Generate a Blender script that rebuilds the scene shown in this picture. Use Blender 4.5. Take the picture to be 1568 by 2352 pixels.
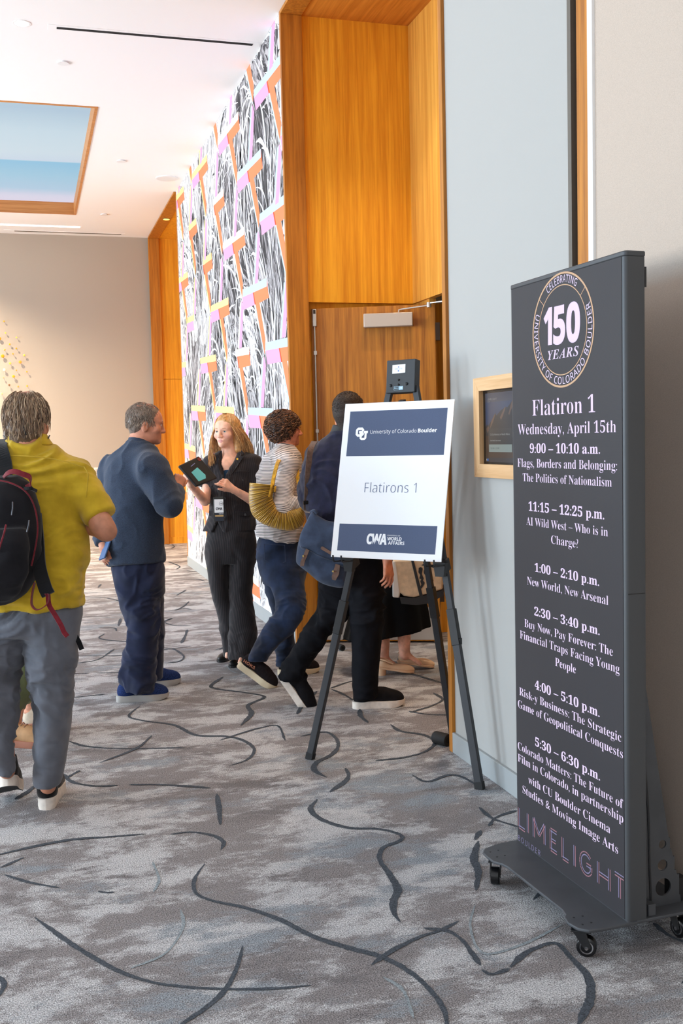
import bpy, bmesh, math, random
import numpy as np
from mathutils import Vector, Matrix, Euler
random.seed(7); RNG = np.random.default_rng(11)
SC = bpy.context.scene
for o in list(bpy.data.objects): bpy.data.objects.remove(o)
COL = SC.collection
# ------------------------------------------------------------------ camera
CAM_H, FPX, YAW, PITCH, ROLL = 1.50, 2400.0, 0.28877096, 0.069730468, 0.023568441
fwd = np.array([math.sin(YAW)*math.cos(PITCH), math.cos(YAW)*math.cos(PITCH), -math.sin(PITCH)])
_r = np.array([math.cos(YAW), -math.sin(YAW), 0.0]); _d = np.cross(fwd, _r)
rgt = math.cos(ROLL)*_r + math.sin(ROLL)*_d
dwn = -math.sin(ROLL)*_r + math.cos(ROLL)*_d
EYE = np.array([0.0, 0.0, CAM_H])
cam_d = bpy.data.cameras.new('camera'); cam = bpy.data.objects.new('camera', cam_d); COL.objects.link(cam)
cam_d.sensor_fit = 'VERTICAL'; cam_d.sensor_height = 36.0; cam_d.lens = 36.0*FPX/2352.0
cam_d.clip_start = 0.05; cam_d.clip_end = 200
cam.matrix_world = Matrix(((rgt[0], -dwn[0], -fwd[0], 0), (rgt[1], -dwn[1], -fwd[1], 0), (rgt[2], -dwn[2], -fwd[2], CAM_H), (0, 0, 0, 1)))
SC.camera = cam
def P(px, py, depth):            # a point seen at (px, py), so many metres along the view axis
    return EYE + depth*(fwd + (px-784.0)/FPX*rgt + (py-1176.0)/FPX*dwn)
def ray(px, py): return fwd + (px-784.0)/FPX*rgt + (py-1176.0)/FPX*dwn
def on_z(px, py, z=0.0):
    d = ray(px, py); return EYE + d*((z-CAM_H)/d[2])
def on_x(px, py, x):
    d = ray(px, py); return EYE + d*(x/d[0])
def on_y(px, py, y):
    d = ray(px, py); return EYE + d*(y/d[1])
# ------------------------------------------------------------------ light
SC.view_settings.view_transform = 'Standard'; SC.view_settings.look = 'None'
SC.view_settings.gamma = 1.0; SC.view_settings.use_curve_mapping = False
SC.view_settings.exposure = -0.66
try:
    SC.cycles.use_denoising = True; SC.cycles.max_bounces = 10; SC.cycles.diffuse_bounces = 6; SC.cycles.caustics_reflective = False; SC.cycles.caustics_refractive = False
    SC.cycles.sample_clamp_indirect = 6.0
except Exception: pass
world = bpy.data.worlds.new('daylight'); SC.world = world; world.use_nodes = True
_bg = world.node_tree.nodes['Background']; _bg.inputs[0].default_value = (0.80, 0.90, 1.0, 1); _bg.inputs[1].default_value = 1.2
def area(name, loc, rot, sx, sy, power, col, spread=180):
    l = bpy.data.lights.new(name, 'AREA'); l.shape = 'RECTANGLE'; l.size = sx; l.size_y = sy; l.energy = power; l.color = col
    l.spread = math.radians(spread)
    o = bpy.data.objects.new(name, l); COL.objects.link(o); o.location = loc; o.rotation_euler = rot; return o
SKY_W, GND_W = 310, 345
WINDOWS = [(-1.6, 0.4), (2.7, 4.9), (7.2, 9.4), (10.6, 13.2)]          # glazed bays of the left wall, y from / to
for a, b in WINDOWS:                                                   # daylight entering each bay
    k = {0: .3, 1: 1.0, 2: .85, 3: .9}[WINDOWS.index((a, b))]
    area('daylight', (-7.68, (a+b)/2, 2.5), (0, math.radians(-70), 0), 2.8, b-a, SKY_W*k, (0.46, 0.74, 1.0), 150)           # cool sky
    area('daylight', (-7.68, (a+b)/2, 1.2), (0, math.radians(-122), 0), 1.8, b-a, GND_W*k, (0.95, 0.955, 0.94), 130)        # upward lamp added for the ceiling, as bounce off unseen ground outside
area('daylight', (-1.6, -3.4, 2.3), (math.pi/2, 0, 0), 3.4, 3.2, 120, (0.97, 0.98, 1.0))   # fill added behind the camera to light what faces it
sun = bpy.data.lights.new('sun', 'SUN'); sun.energy = 6.0; sun.angle = math.radians(0.6); sun.color = (1.0, 0.98, 0.95)   # high sun on the carpet inside the window wall
so = bpy.data.objects.new('sun', sun); COL.objects.link(so); so.rotation_euler = (0, math.radians(-32), math.radians(8))
# ------------------------------------------------------------------ helpers
def s2l(c):
    out = []
    for v in c[:3]:
        v = v/255.0
        out.append(v/12.92 if v <= 0.04045 else ((v+0.055)/1.055)**2.4)
    return (*out, 1.0)
def mat(name, rgb, rough=0.6, metal=0.0, var=0.0, vs=8.0, bump=0.0, bs=60.0, emit=None, estr=0.0, stretch=(1, 1, 1), rgb2=None, sheen=0.0, spec=0.5, detail=4.0, lo=0.35, hi=0.65):
    m = bpy.data.materials.new(name); m.use_nodes = True; nt = m.node_tree; N = nt.nodes; L = nt.links
    b = N['Principled BSDF']; b.inputs['Base Color'].default_value = s2l(rgb); b.inputs['Roughness'].default_value = rough
    b.inputs['Metallic'].default_value = metal; b.inputs['Specular IOR Level'].default_value = spec
    if sheen: b.inputs['Sheen Weight'].default_value = sheen
    if var or bump or rgb2:
        tc = N.new('ShaderNodeTexCoord'); mp = N.new('ShaderNodeMapping'); mp.inputs['Scale'].default_value = stretch
        L.new(tc.outputs['Object'], mp.inputs['Vector'])
    if var or rgb2:
        nz = N.new('ShaderNodeTexNoise'); nz.inputs['Scale'].default_value = vs; nz.inputs['Detail'].default_value = detail
        L.new(mp.outputs[0], nz.inputs['Vector'])
        cr = N.new('ShaderNodeValToRGB'); cr.color_ramp.elements[0].position = lo; cr.color_ramp.elements[1].position = hi
        c2 = rgb2 if rgb2 else rgb
        cr.color_ramp.elements[0].color = s2l([max(0, v*(1-var)) for v in rgb]); cr.color_ramp.elements[1].color = s2l([min(255, v*(1+var)) for v in c2])
        L.new(nz.outputs[0], cr.inputs[0]); L.new(cr.outputs[0], b.inputs['Base Color'])
    if bump:
        n2 = N.new('ShaderNodeTexNoise'); n2.inputs['Scale'].default_value = bs; n2.inputs['Detail'].default_value = 3
        L.new(mp.outputs[0], n2.inputs['Vector'])
        bp = N.new('ShaderNodeBump'); bp.inputs['Strength'].default_value = bump; bp.inputs['Distance'].default_value = 0.01
        L.new(n2.outputs[0], bp.inputs['Height']); L.new(bp.outputs[0], b.inputs['Normal'])
    if emit:
        b.inputs['Emission Color'].default_value = s2l(emit); b.inputs['Emission Strength'].default_value = estr*1.85
    return m
def wood(name, c1, c2, axis='z', scale=1.0, rough=0.45):
    m = bpy.data.materials.new(name); m.use_nodes = True; nt = m.node_tree; N = nt.nodes; L = nt.links
    b = N['Principled BSDF']; b.inputs['Roughness'].default_value = rough; b.inputs['Specular IOR Level'].default_value = 0.35
    tc = N.new('ShaderNodeTexCoord'); mp = N.new('ShaderNodeMapping')
    s = {'z': (26, 26, 0.9), 'y': (26, 0.9, 26), 'x': (0.9, 26, 26)}[axis]; mp.inputs['Scale'].default_value = [v*scale for v in s]
    L.new(tc.outputs['Object'], mp.inputs[0])
    n1 = N.new('ShaderNodeTexNoise'); n1.inputs['Scale'].default_value = 1.0; n1.inputs['Detail'].default_value = 6; n1.inputs['Distortion'].default_value = 0.6
    n2 = N.new('ShaderNodeTexNoise'); n2.inputs['Scale'].default_value = 5.5; n2.inputs['Detail'].default_value = 4
    L.new(mp.outputs[0], n1.inputs['Vector']); L.new(mp.outputs[0], n2.inputs['Vector'])
    mx = N.new('ShaderNodeMath'); mx.operation = 'MULTIPLY_ADD'; mx.inputs[1].default_value = 0.45
    L.new(n2.outputs[0], mx.inputs[0]); L.new(n1.outputs[0], mx.inputs[2])
    cr = N.new('ShaderNodeValToRGB'); cr.color_ramp.elements[0].position = 0.52; cr.color_ramp.elements[1].position = 0.92
    cr.color_ramp.elements[0].color = s2l(c1); cr.color_ramp.elements[1].color = s2l(c2)
    L.new(mx.outputs[0], cr.inputs[0]); L.new(cr.outputs[0], b.inputs['Base Color'])
    return m
def tag(o, label=None, cat=None, group=None, kind=None):
    if label: o['label'] = label
    if cat: o['category'] = cat
    if group: o['group'] = group
    if kind: o['kind'] = kind
    return o
TURNED = set()          # roots whose parts are modelled in their own turned frame
def empty(name, loc, label, cat, group=None, rz=0.0, mtx=None):
    o = bpy.data.objects.new(name, None); o.empty_display_size = 0.1; COL.objects.link(o)
    if mtx is not None or rz: TURNED.add(o.name)
    if mtx is not None: o.matrix_world = mtx
    else: o.location = [float(v) for v in loc]; o.rotation_euler = (0, 0, rz)
    return tag(o, label, cat, group)
def root_of(p):
    while p.parent: p = p.parent
    return p
class MB:
    """collects boxes, tubes, prisms and loose faces; build() links them as one mesh object"""
    def __init__(s): s.v = []; s.f = []; s.m = []
    def add(s, verts, faces, mi=0):
        o = len(s.v); s.v += [tuple(map(float, p)) for p in verts]
        for f in faces: s.f.append([i+o for i in f]); s.m.append(mi)
        return s
    def box(s, lo, hi, mi=0, M=None):
        x0, y0, z0 = lo; x1, y1, z1 = hi
        v = [(x0, y0, z0), (x1, y0, z0), (x1, y1, z0), (x0, y1, z0), (x0, y0, z1), (x1, y0, z1), (x1, y1, z1), (x0, y1, z1)]
        if M is not None: v = [tuple(M @ Vector(p)) for p in v]
        return s.add(v, [(0, 3, 2, 1), (4, 5, 6, 7), (0, 1, 5, 4), (1, 2, 6, 5), (2, 3, 7, 6), (3, 0, 4, 7)], mi)
    def quad(s, a, b, c, d, mi=0): return s.add([a, b, c, d], [(0, 1, 2, 3)], mi)
    def tube(s, pts, rad, n=10, mi=0, cap=True, flat=None, up=None):
        pts = [np.array(p, float) for p in pts]; k = len(pts); rad = rad if hasattr(rad, '__len__') else [rad]*k
        base = []; prev = None
        for i in range(k):
            t = pts[min(i+1, k-1)] - pts[max(i-1, 0)]; t = t/(np.linalg.norm(t)+1e-9)
            if prev is None:
                a = np.array(up, float) if up is not None else (np.array([0, 0, 1.]) if abs(t[2]) < 0.9 else np.array([1., 0, 0]))
            else: a = prev
            a = a - t*np.dot(a, t); a = a/(np.linalg.norm(a)+1e-9); prev = a; bb = np.cross(t, a)
            fl = flat if flat else 1.0
            for j in range(n):
                th = 2*math.pi*j/n; base.append(pts[i] + rad[i]*(math.cos(th)*a*fl + math.sin(th)*bb))
        F = []
        for i in range(k-1):
            for j in range(n): F.append((i*n+j, i*n+(j+1) % n, (i+1)*n+(j+1) % n, (i+1)*n+j))
        if cap: F.append(tuple(range(n-1, -1, -1))); F.append(tuple(range((k-1)*n, k*n)))
        return s.add(base, F, mi)
    def strap(s, pts, width, thick, side, mi=0):
        """a flat band along pts; side = the direction of its width (one vector or one per point)"""
        k = len(pts); V = []; pts = [np.array(p, float) for p in pts]
        sd = [np.array(q, float) for q in side] if hasattr(side[0], '__len__') else [np.array(side, float)]*k
        for i in range(k):
            t = pts[min(i+1, k-1)] - pts[max(i-1, 0)]; t = t/(np.linalg.norm(t)+1e-9)
            w = sd[i] - t*np.dot(sd[i], t); w = w/(np.linalg.norm(w)+1e-9); nn = np.cross(t, w)
            for a, b in ((-1, -1), (1, -1), (1, 1), (-1, 1)): V.append(pts[i] + w*a*width/2 + nn*b*thick/2)
        F = [(3, 2, 1, 0), (4*k-4, 4*k-3, 4*k-2, 4*k-1)]
        for i in range(k-1):
            for j in range(4): F.append((4*i+j, 4*i+(j+1) % 4, 4*i+4+(j+1) % 4, 4*i+4+j))
        return s.add(V, F, mi)
    def prism(s, poly, O, U, V, N, t, mi=0, mi_side=None):
        """polygon in the plane O + a U + b V, extruded by t along N"""
        O, U, V, N = [np.array(q, float) for q in (O, U, V, N)]; k = len(poly)
        a = [O + p[0]*U + p[1]*V for p in poly]; b = [q + N*t for q in a]
        s.add(a+b, [tuple(range(k-1, -1, -1)), tuple(range(k, 2*k))], mi)
        o = len(s.v) - 2*k
        for i in range(k):
            s.f.append([o+i, o+(i+1) % k, o+k+(i+1) % k, o+k+i]); s.m.append(mi if mi_side is None else mi_side)
        return s
    def build(s, name, mats, parent=None, smooth=False, bevel=0.0, seg=2, local=False, fixn=True):
        me = bpy.data.meshes.new(name)
        off = np.zeros(3)
        if parent is not None and root_of(parent).name not in TURNED: off = np.array(root_of(parent).location)
        me.from_pydata([tuple(np.array(p)-off) for p in s.v] if s.v else [], [], s.f)
        mats = mats if isinstance(mats, (list, tuple)) else [mats]
        for m in mats: me.materials.append(m)
        me.polygons.foreach_set('material_index', s.m)
        if fixn:
            bm = bmesh.new(); bm.from_mesh(me); bmesh.ops.recalc_face_normals(bm, faces=bm.faces); bm.to_mesh(me); bm.free()
        if smooth:
            me.polygons.foreach_set('use_smooth', [True]*len(me.polygons))
            try: me.set_sharp_from_angle(angle=math.radians(40))
            except Exception: pass
        me.update()
        o = bpy.data.objects.new(name, me); COL.objects.link(o)
        if parent is not None: o.parent = parent
        if bevel:
            bv = o.modifiers.new('bevel', 'BEVEL'); bv.width = bevel; bv.segments = seg; bv.limit_method = 'ANGLE'; bv.angle_limit = math.radians(35)
            bv.harden_normals = False
            me.polygons.foreach_set('use_smooth', [True]*len(me.polygons))
            try: me.set_sharp_from_angle(angle=math.radians(40))
            except Exception: pass
        return o
def struct(o, label=None): o['kind'] = 'structure'; return tag(o, label)
def smooth_path(pts, n=8):
    """Catmull-Rom through pts"""
    p = [np.array(q, float) for q in pts]; p = [2*p[0]-p[1]] + p + [2*p[-1]-p[-2]]; out = []
    for i in range(1, len(p)-2):
        for j in range(n):
            t = j/n
            out.append(0.5*((2*p[i]) + (-p[i-1]+p[i+1])*t + (2*p[i-1]-5*p[i]+4*p[i+1]-p[i+2])*t*t + (-p[i-1]+3*p[i]-3*p[i+1]+p[i+2])*t**3))
    out.append(p[-2]); return out
# lettering: the bundled math alphabets give bold / serif / sans faces
def _map(s, up, lo, dg):
    o = ''
    for c in s:
        if 'A' <= c <= 'Z' and up: o += chr(up+ord(c)-65)
        elif 'a' <= c <= 'z' and lo: o += chr(lo+ord(c)-97)
        elif '0' <= c <= '9' and dg: o += chr(dg+ord(c)-48)
        else: o += c
    return o
STY = {'serif': (0x1D400, 0x1D41A, 0x1D7CE), 'sans': (0x1D5A0, 0x1D5BA, 0x1D7E2), 'sansb': (0x1D5D4, 0x1D5EE, 0x1D7EC), 'serifi': (0x1D468, 0x1D482, 0x1D7CE)}
_TC = {}
def glyphs(text, sty, offset=0.0, spacing=1.0):
    k = (text, sty, offset, spacing)
    if k in _TC: return _TC[k]
    c = bpy.data.curves.new('t', 'FONT'); c.body = _map(text, *STY[sty]); c.offset = offset; c.space_character = spacing; c.resolution_u = 4
    o = bpy.data.objects.new('t', c); COL.objects.link(o)
    me = bpy.data.meshes.new_from_object(o.evaluated_get(bpy.context.evaluated_depsgraph_get()))
    V = np.array([v.co[:] for v in me.vertices]); F = [list(p.vertices) for p in me.polygons]
    bpy.data.objects.remove(o); bpy.data.curves.remove(c); bpy.data.meshes.remove(me)
    _TC[k] = (V, F); return V, F
def letter(mb, text, sty, O, U, V, u0, u1, v, cap, mi=0, offset=0.0, spacing=1.0, shear=0.0, arc=None):
    """a line of text from u0 to u1 on baseline v in plane (O, U, V), capital height cap"""
    g, F = glyphs(text, sty, offset, spacing)
    x0, x1 = g[:, 0].min(), g[:, 0].max(); sx = (u1-u0)/(x1-x0); sy = cap/0.69
    O, U, V = [np.array(q, float) for q in (O, U, V)]
    a = u0 + (g[:, 0]-x0)*sx; b = v + g[:, 1]*sy; a = a + shear*(b-v)
    mb.add(O + a[:, None]*U + b[:, None]*V, F, mi)
def letter_arc(mb, text, sty, O, U, V, cu, cv, r, cap, a0, a1, mi=0, inward=False, offset=0.0):
    """text along a circle from angle a0 to a1 (degrees, anticlockwise from U)"""
    g, F = glyphs(text, sty, offset, 1.08)
    x0, x1 = g[:, 0].min(), g[:, 0].max(); sy = cap/0.69
    t = (g[:, 0]-x0)/(x1-x0); ang = np.radians(a0 + (a1-a0)*t)
    rr = r + (-1 if inward else 1)*g[:, 1]*sy
    O, U, V = [np.array(q, float) for q in (O, U, V)]
    mb.add(O + (cu+rr*np.cos(ang))[:, None]*U + (cv+rr*np.sin(ang))[:, None]*V, F, mi)
# ------------------------------------------------------------------ materials of the room
M_ceil = mat('ceiling_paint', (246, 244, 243), 0.9, spec=0.1)
M_grey = mat('grey_paint', (172, 171, 168), 0.7, spec=0.2, bump=0.03, bs=400)
M_base = mat('base_paint', (160, 164, 165), 0.6, spec=0.25)
M_far = mat('far_paint', (174, 163, 150), 0.85, spec=0.1, bump=0.03, bs=300)
M_beige = mat('woven_wallcover', (190, 175, 162), 0.9, var=0.035, vs=500, bump=0.12, bs=420, spec=0.1)
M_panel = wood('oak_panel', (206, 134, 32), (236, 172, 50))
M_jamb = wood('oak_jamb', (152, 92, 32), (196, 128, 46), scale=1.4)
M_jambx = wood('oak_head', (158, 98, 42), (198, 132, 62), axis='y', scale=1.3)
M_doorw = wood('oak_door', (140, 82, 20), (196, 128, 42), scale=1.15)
M_lightoak = wood('light_oak', (205, 160, 112), (226, 186, 140), axis='y', scale=1.6)
M_lightoakz = wood('light_oak_upright', (205, 160, 112), (226, 186, 140), axis='z', scale=1.6)
M_white = mat('white_trim', (235, 235, 235), 0.5)
M_darkgap = mat('dark_reveal', (56, 48, 40), 0.7)
M_bronze = mat('bronze_edge', (104, 98, 90), 0.5, 0.3)
M_black = mat('black_plastic', (30, 30, 32), 0.45)
M_rubber = mat('black_rubber', (26, 26, 27), 0.75)
M_steel = mat('brushed_steel', (200, 194, 186), 0.38, 0.75, bump=0.02, bs=200)
M_chrome = mat('chrome', (210, 210, 212), 0.15, 1.0)
H = 4.5
XM, XG = 1.82, 1.885            # mural face, grey wall face
YN0, YN1, YF = 4.57, 7.31, 15.66
# carpet ----------------------------------------------------------
def carpet_mat():
    m = bpy.data.materials.new('carpet'); m.use_nodes = True; nt = m.node_tree; N = nt.nodes; L = nt.links; b = N['Principled BSDF']
    b.inputs['Roughness'].default_value = 0.95; b.inputs['Specular IOR Level'].default_value = 0.05
    tc = N.new('ShaderNodeTexCoord')
    def noise(scale, detail, dist=0.0, st=(1, 1, 1), rough=0.55, off=0):
        mp = N.new('ShaderNodeMapping'); mp.inputs['Scale'].default_value = st; mp.inputs['Location'].default_value = (off, off*1.7, off); L.new(tc.outputs['Object'], mp.inputs[0])
        n = N.new('ShaderNodeTexNoise'); n.inputs['Scale'].default_value = scale; n.inputs['Detail'].default_value = detail; n.inputs['Distortion'].default_value = dist; n.inputs['Roughness'].default_value = rough
        L.new(mp.outputs[0], n.inputs['Vector']); return n.outputs[0]
    def ramp(src, a, b_):
        r = N.new('ShaderNodeMapRange'); r.inputs['From Min'].default_value = a; r.inputs['From Max'].default_value = b_; r.clamp = True; L.new(src, r.inputs['Value']); return r.outputs[0]
    def mix(f, c1, c2):
        x = N.new('ShaderNodeMix'); x.data_type = 'RGBA'; L.new(f, x.inputs[0])
        for i, c in ((6, c1), (7, c2)):
            if isinstance(c, tuple): x.inputs[i].default_value = c
            else: L.new(c, x.inputs[i])
        return x.outputs[2]
    def math_(op, a, bb):
        x = N.new('ShaderNodeMath'); x.operation = op
        for i, c in ((0, a), (1, bb)):
            if isinstance(c, (int, float)): x.inputs[i].default_value = c
            else: L.new(c, x.inputs[i])
        return x.outputs[0]
    fine = noise(235, 1.5, st=(1, 1, 1), rough=0.6); dith = noise(420, 0, st=(1, 1, 1), off=3.7)
    edge = math_('MULTIPLY', math_('SUBTRACT', dith, 0.5), 0.22)
    big = math_('ADD', noise(3.0, 9, 0.15, (0.75, 1.25, 1), 0.74), edge)
    big2 = math_('ADD', noise(2.2, 9, 0.15, (0.7, 1.5, 1), 0.74, 9.3), edge)
    big3 = math_('ADD', noise(3.8, 9, 0.15, (0.65, 1.4, 1), 0.74, 4.1), edge)
    c = mix(ramp(big, 0.485, 0.525), s2l((143, 137, 136)), s2l((196, 194, 194)))
    c = mix(ramp(big2, 0.57, 0.61), c, s2l((150, 155, 160)))
    c = mix(ramp(big3, 0.575, 0.61), c, s2l((126, 121, 121)))
    g = ramp(fine, 0.34, 0.66)
    gx = N.new('ShaderNodeMix'); gx.data_type = 'RGBA'; gx.blend_type = 'MULTIPLY'; gx.inputs[0].default_value = 1.0
    gr = N.new('ShaderNodeValToRGB'); gr.color_ramp.elements[0].color = (0.40, 0.40, 0.41, 1); gr.color_ramp.elements[1].color = (1.28, 1.28, 1.28, 1); L.new(g, gr.inputs[0])
    L.new(c, gx.inputs[6]); L.new(gr.outputs[0], gx.inputs[7]); L.new(gx.outputs[2], b.inputs['Base Color'])
    bp = N.new('ShaderNodeBump'); bp.inputs['Strength'].default_value = 0.5; bp.inputs['Distance'].default_value = 0.006; L.new(fine, bp.inputs['Height']); L.new(bp.outputs[0], b.inputs['Normal'])
    return m
M_carpet = carpet_mat()
M_stroke = mat('carpet_stroke', (74, 78, 84), 0.95, var=0.22, vs=260, spec=0.05)
M_stroke2 = mat('carpet_faint_stroke', (134, 141, 145), 0.95, var=0.2, vs=260, spec=0.05)
fl = MB(); fl.quad((-7.5, -3.6, 0), (5.2, -3.6, 0), (5.2, YF+.1, 0), (-7.5, YF+.1, 0))
STROKES = [  # seen outlines of the dark pile strokes (picture points, laid onto the floor), then the half width in metres
    ([(470,1985),(447,2020),(450,2052),(490,2070),(560,2085),(640,2112),(720,2152),(800,2178),(880,2200),(950,2240),(1000,2290),(1022,2330),(1030,2390)], .0105),
    ([(80,2108),(130,2145),(190,2185),(270,2230),(350,2257),(430,2268),(530,2273),(640,2271),(715,2264)], .0085),
    ([(558,2173),(545,2220),(520,2270),(480,2310),(420,2352),(380,2385)], .0085),
    ([(10,2010),(70,2028),(137,2040)], .007), ([(225,2048),(245,2051),(263,2050)], .006), ([(0,1994),(28,1982),(56,1970)], .008),
    ([(-20,1968),(70,1947),(160,1930),(250,1923),(335,1916)], .0105), ([(392,1917),(440,1912),(490,1920),(513,1935),(507,1953)], .0085),
    ([(498,1824),(503,1860),(506,1895)], .0125), ([(793,1765),(800,1780),(793,1795),(757,1820)], .013),
    ([(728,1837),(713,1860),(740,1884),(800,1902),(870,1905),(918,1918),(918,1932),(880,1948),(872,1975),(895,2010),(913,2045),(903,2070),(905,2098),(918,2118)], .013),
    ([(1100,1855),(1130,1880),(1190,1900)], .009), ([(1186,1862),(1140,1878),(1122,1898)], .009), ([(1104,1908),(1090,1930)], .011), ([(1098,1933),(1088,1970),(1098,2005),(1093,2046)], .0145),
    ([(853,2217),(900,2185),(960,2155),(1010,2138),(1053,2117)], .0095), ([(973,2133),(1030,2140),(1065,2165),(1090,2200),(1103,2218)], .0095),
    ([(1106,2229),(1130,2239),(1170,2226)], .0085), ([(1172,2223),(1200,2195),(1240,2175),(1278,2168),(1310,2200),(1350,2245),(1356,2290),(1343,2325),(1325,2360)], .0125),
    ([(-5,2242),(10,2262),(-4,2292)], .008), ([(945,1780),(980,1796),(1030,1781),(1060,1785),(1088,1800),(1120,1817)], .009),
    ([(321,1622),(296,1645),(330,1656),(400,1666),(450,1689),(520,1692),(560,1702),(584,1722),(568,1745),(525,1760)], .011),
    ([(158,1703),(200,1715),(280,1720),(425,1718)], .0085), ([(349,1690),(312,1720),(228,1753)], .0095),
    ([(512,1555),(485,1575),(500,1583),(560,1591),(607,1601),(570,1620),(577,1640),(553,1667)], .014),
    ([(505,1701),(560,1683),(600,1672),(638,1668),(655,1702)], .0085), ([(690,1692),(745,1682),(770,1695),(776,1715),(760,1735),(727,1752),(722,1770),(750,1786)], .013),
    ([(897,1665),(920,1680),(970,1688),(998,1704),(980,1725),(930,1740),(862,1748)], .011), ([(728,1588),(700,1612),(682,1641)], .017), ([(826,1630),(828,1645),(845,1661)], .014),
    ([(942,1637),(990,1622),(1016,1607),(995,1592)], .010), ([(938,1634),(980,1641),(1040,1643)], .008), ([(757,1582),(800,1567),(830,1562)], .009), ([(760,1583),(790,1596),(815,1612)], .009),
    ([(145,1778),(165,1796),(215,1806),(271,1805)], .011), ([(148,1790),(184,1770)], .009), ([(295,1803),(360,1803),(420,1806),(484,1811)], .010), ([(34,1838),(60,1822),(80,1806)], .015),
    ([(1500,2121),(1535,2150),(1580,2168)], .009), ([(165,1603),(240,1595)], .008), ([(165,1548),(205,1547)], .007), ([(220,1546),(290,1545)], .007), ([(177,1507),(292,1506)], .007), ([(178,1524),(225,1515),(263,1491)], .008),
    ([(240,1456),(228,1466),(260,1472),(310,1475)], .010), ([(225,1441),(262,1443),(268,1450)], .008), ([(277,1421),(272,1438)], .014), ([(190,1417),(255,1418)], .007), ([(195,1371),(250,1375),(285,1384)], .009), ([(375,1490),(400,1492),(422,1508),(410,1520),(375,1524)], .010), ([(370,1493),(440,1485)], .007),
    ([(376,1427),(395,1421),(378,1429),(400,1437),(440,1437)], .009), ([(430,1447),(425,1462),(416,1478)], .013), ([(400,1402),(420,1398),(440,1400)], .009), ([(434,1382),(420,1394),(404,1402)], .010), ([(232,1342),(225,1350)], .012), ([(405,1368),(428,1355)], .010), ([(385,1290),(412,1301),(404,1308)], .014), ([(428,1311),(458,1314)], .010), ([(415,1331),(455,1331),(470,1336)], .010),
]
def ribbon(mb, pts, hw, mi, z=0.002, taper=True, jit=0.10):
    q = smooth_path([(p[0], p[1]) for p in pts], 9)
    ln = sum(np.linalg.norm(q[i+1]-q[i]) for i in range(len(q)-1)); n = max(8, min(240, int(ln/0.012)))
    cum = np.concatenate([[0], np.cumsum([np.linalg.norm(q[i+1]-q[i]) for i in range(len(q)-1)])]); t = np.linspace(0, ln, n)
    q = np.array(q); xs = np.interp(t, cum, q[:, 0]); ys = np.interp(t, cum, q[:, 1])
    tx = np.gradient(xs); ty = np.gradient(ys); l = np.hypot(tx, ty)+1e-9; nx, ny = -ty/l, tx/l
    w = hw*(0.82+0.20*np.sin(t/ln*7+pts[0][0]*7.1)+0.06*np.sin(t/ln*23+pts[0][1]*5))
    if taper: w = w*np.minimum(1, np.minimum(t, ln-t)/(0.12*ln)+0.25)
    a = w*(1+jit*RNG.standard_normal(n)); b = w*(1+jit*RNG.standard_normal(n))
    V = [(xs[i]+nx[i]*a[i], ys[i]+ny[i]*a[i], z) for i in range(n)] + [(xs[i]-nx[i]*b[i], ys[i]-ny[i]*b[i], z) for i in range(n)]
    mb.add(V, [(i, i+1, n+i+1, n+i) for i in range(n-1)], mi)
near_cells = []
for k, (pp, hw) in enumerate(STROKES):
    g = [on_z(*p)[:2] for p in pp]; near_cells += g; ribbon(fl, g, hw*1.0, 1, 0.002+0.00002*k)
for k in range(230):                                             # the same motif further off, where single strokes blur together
    x, y = random.uniform(-3.6, 2.6), random.uniform(2.0, 15.3)
    if min(np.hypot(g[0]-x, g[1]-y) for g in near_cells) < (0.45 if y < 9 else 0.22): continue
    if y < 7.5 and -0.6 < x < 1.9: continue
    a = random.uniform(0, 6.28); ln = random.uniform(0.3, 1.1); c = random.uniform(-2.4, 2.4); pts = []
    for i in range(5):
        pts.append((x, y)); a += c*0.25+random.uniform(-.5, .5); x += math.cos(a)*ln/4; y += math.sin(a)*ln/4
    ribbon(fl, pts, random.uniform(.007, .013), 1, 0.0045+0.00001*k)
for pp in ([(350,1980),(365,2020),(352,2050)], [(300,2225),(380,2190),(420,2130),(415,2090)], [(880,2245),(925,2275),(950,2340)], [(1090,2080),(1080,2130),(1110,2190),(1200,2170),(1290,2125)], [(520,1530),(540,1545),(600,1548)]):
    ribbon(fl, [on_z(*p)[:2] for p in pp], .006, 2, 0.0015)
struct(fl.build('floor', [M_carpet, M_stroke, M_stroke2], fixn=False), 'grey patterned carpet with dark winding strokes')
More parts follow.
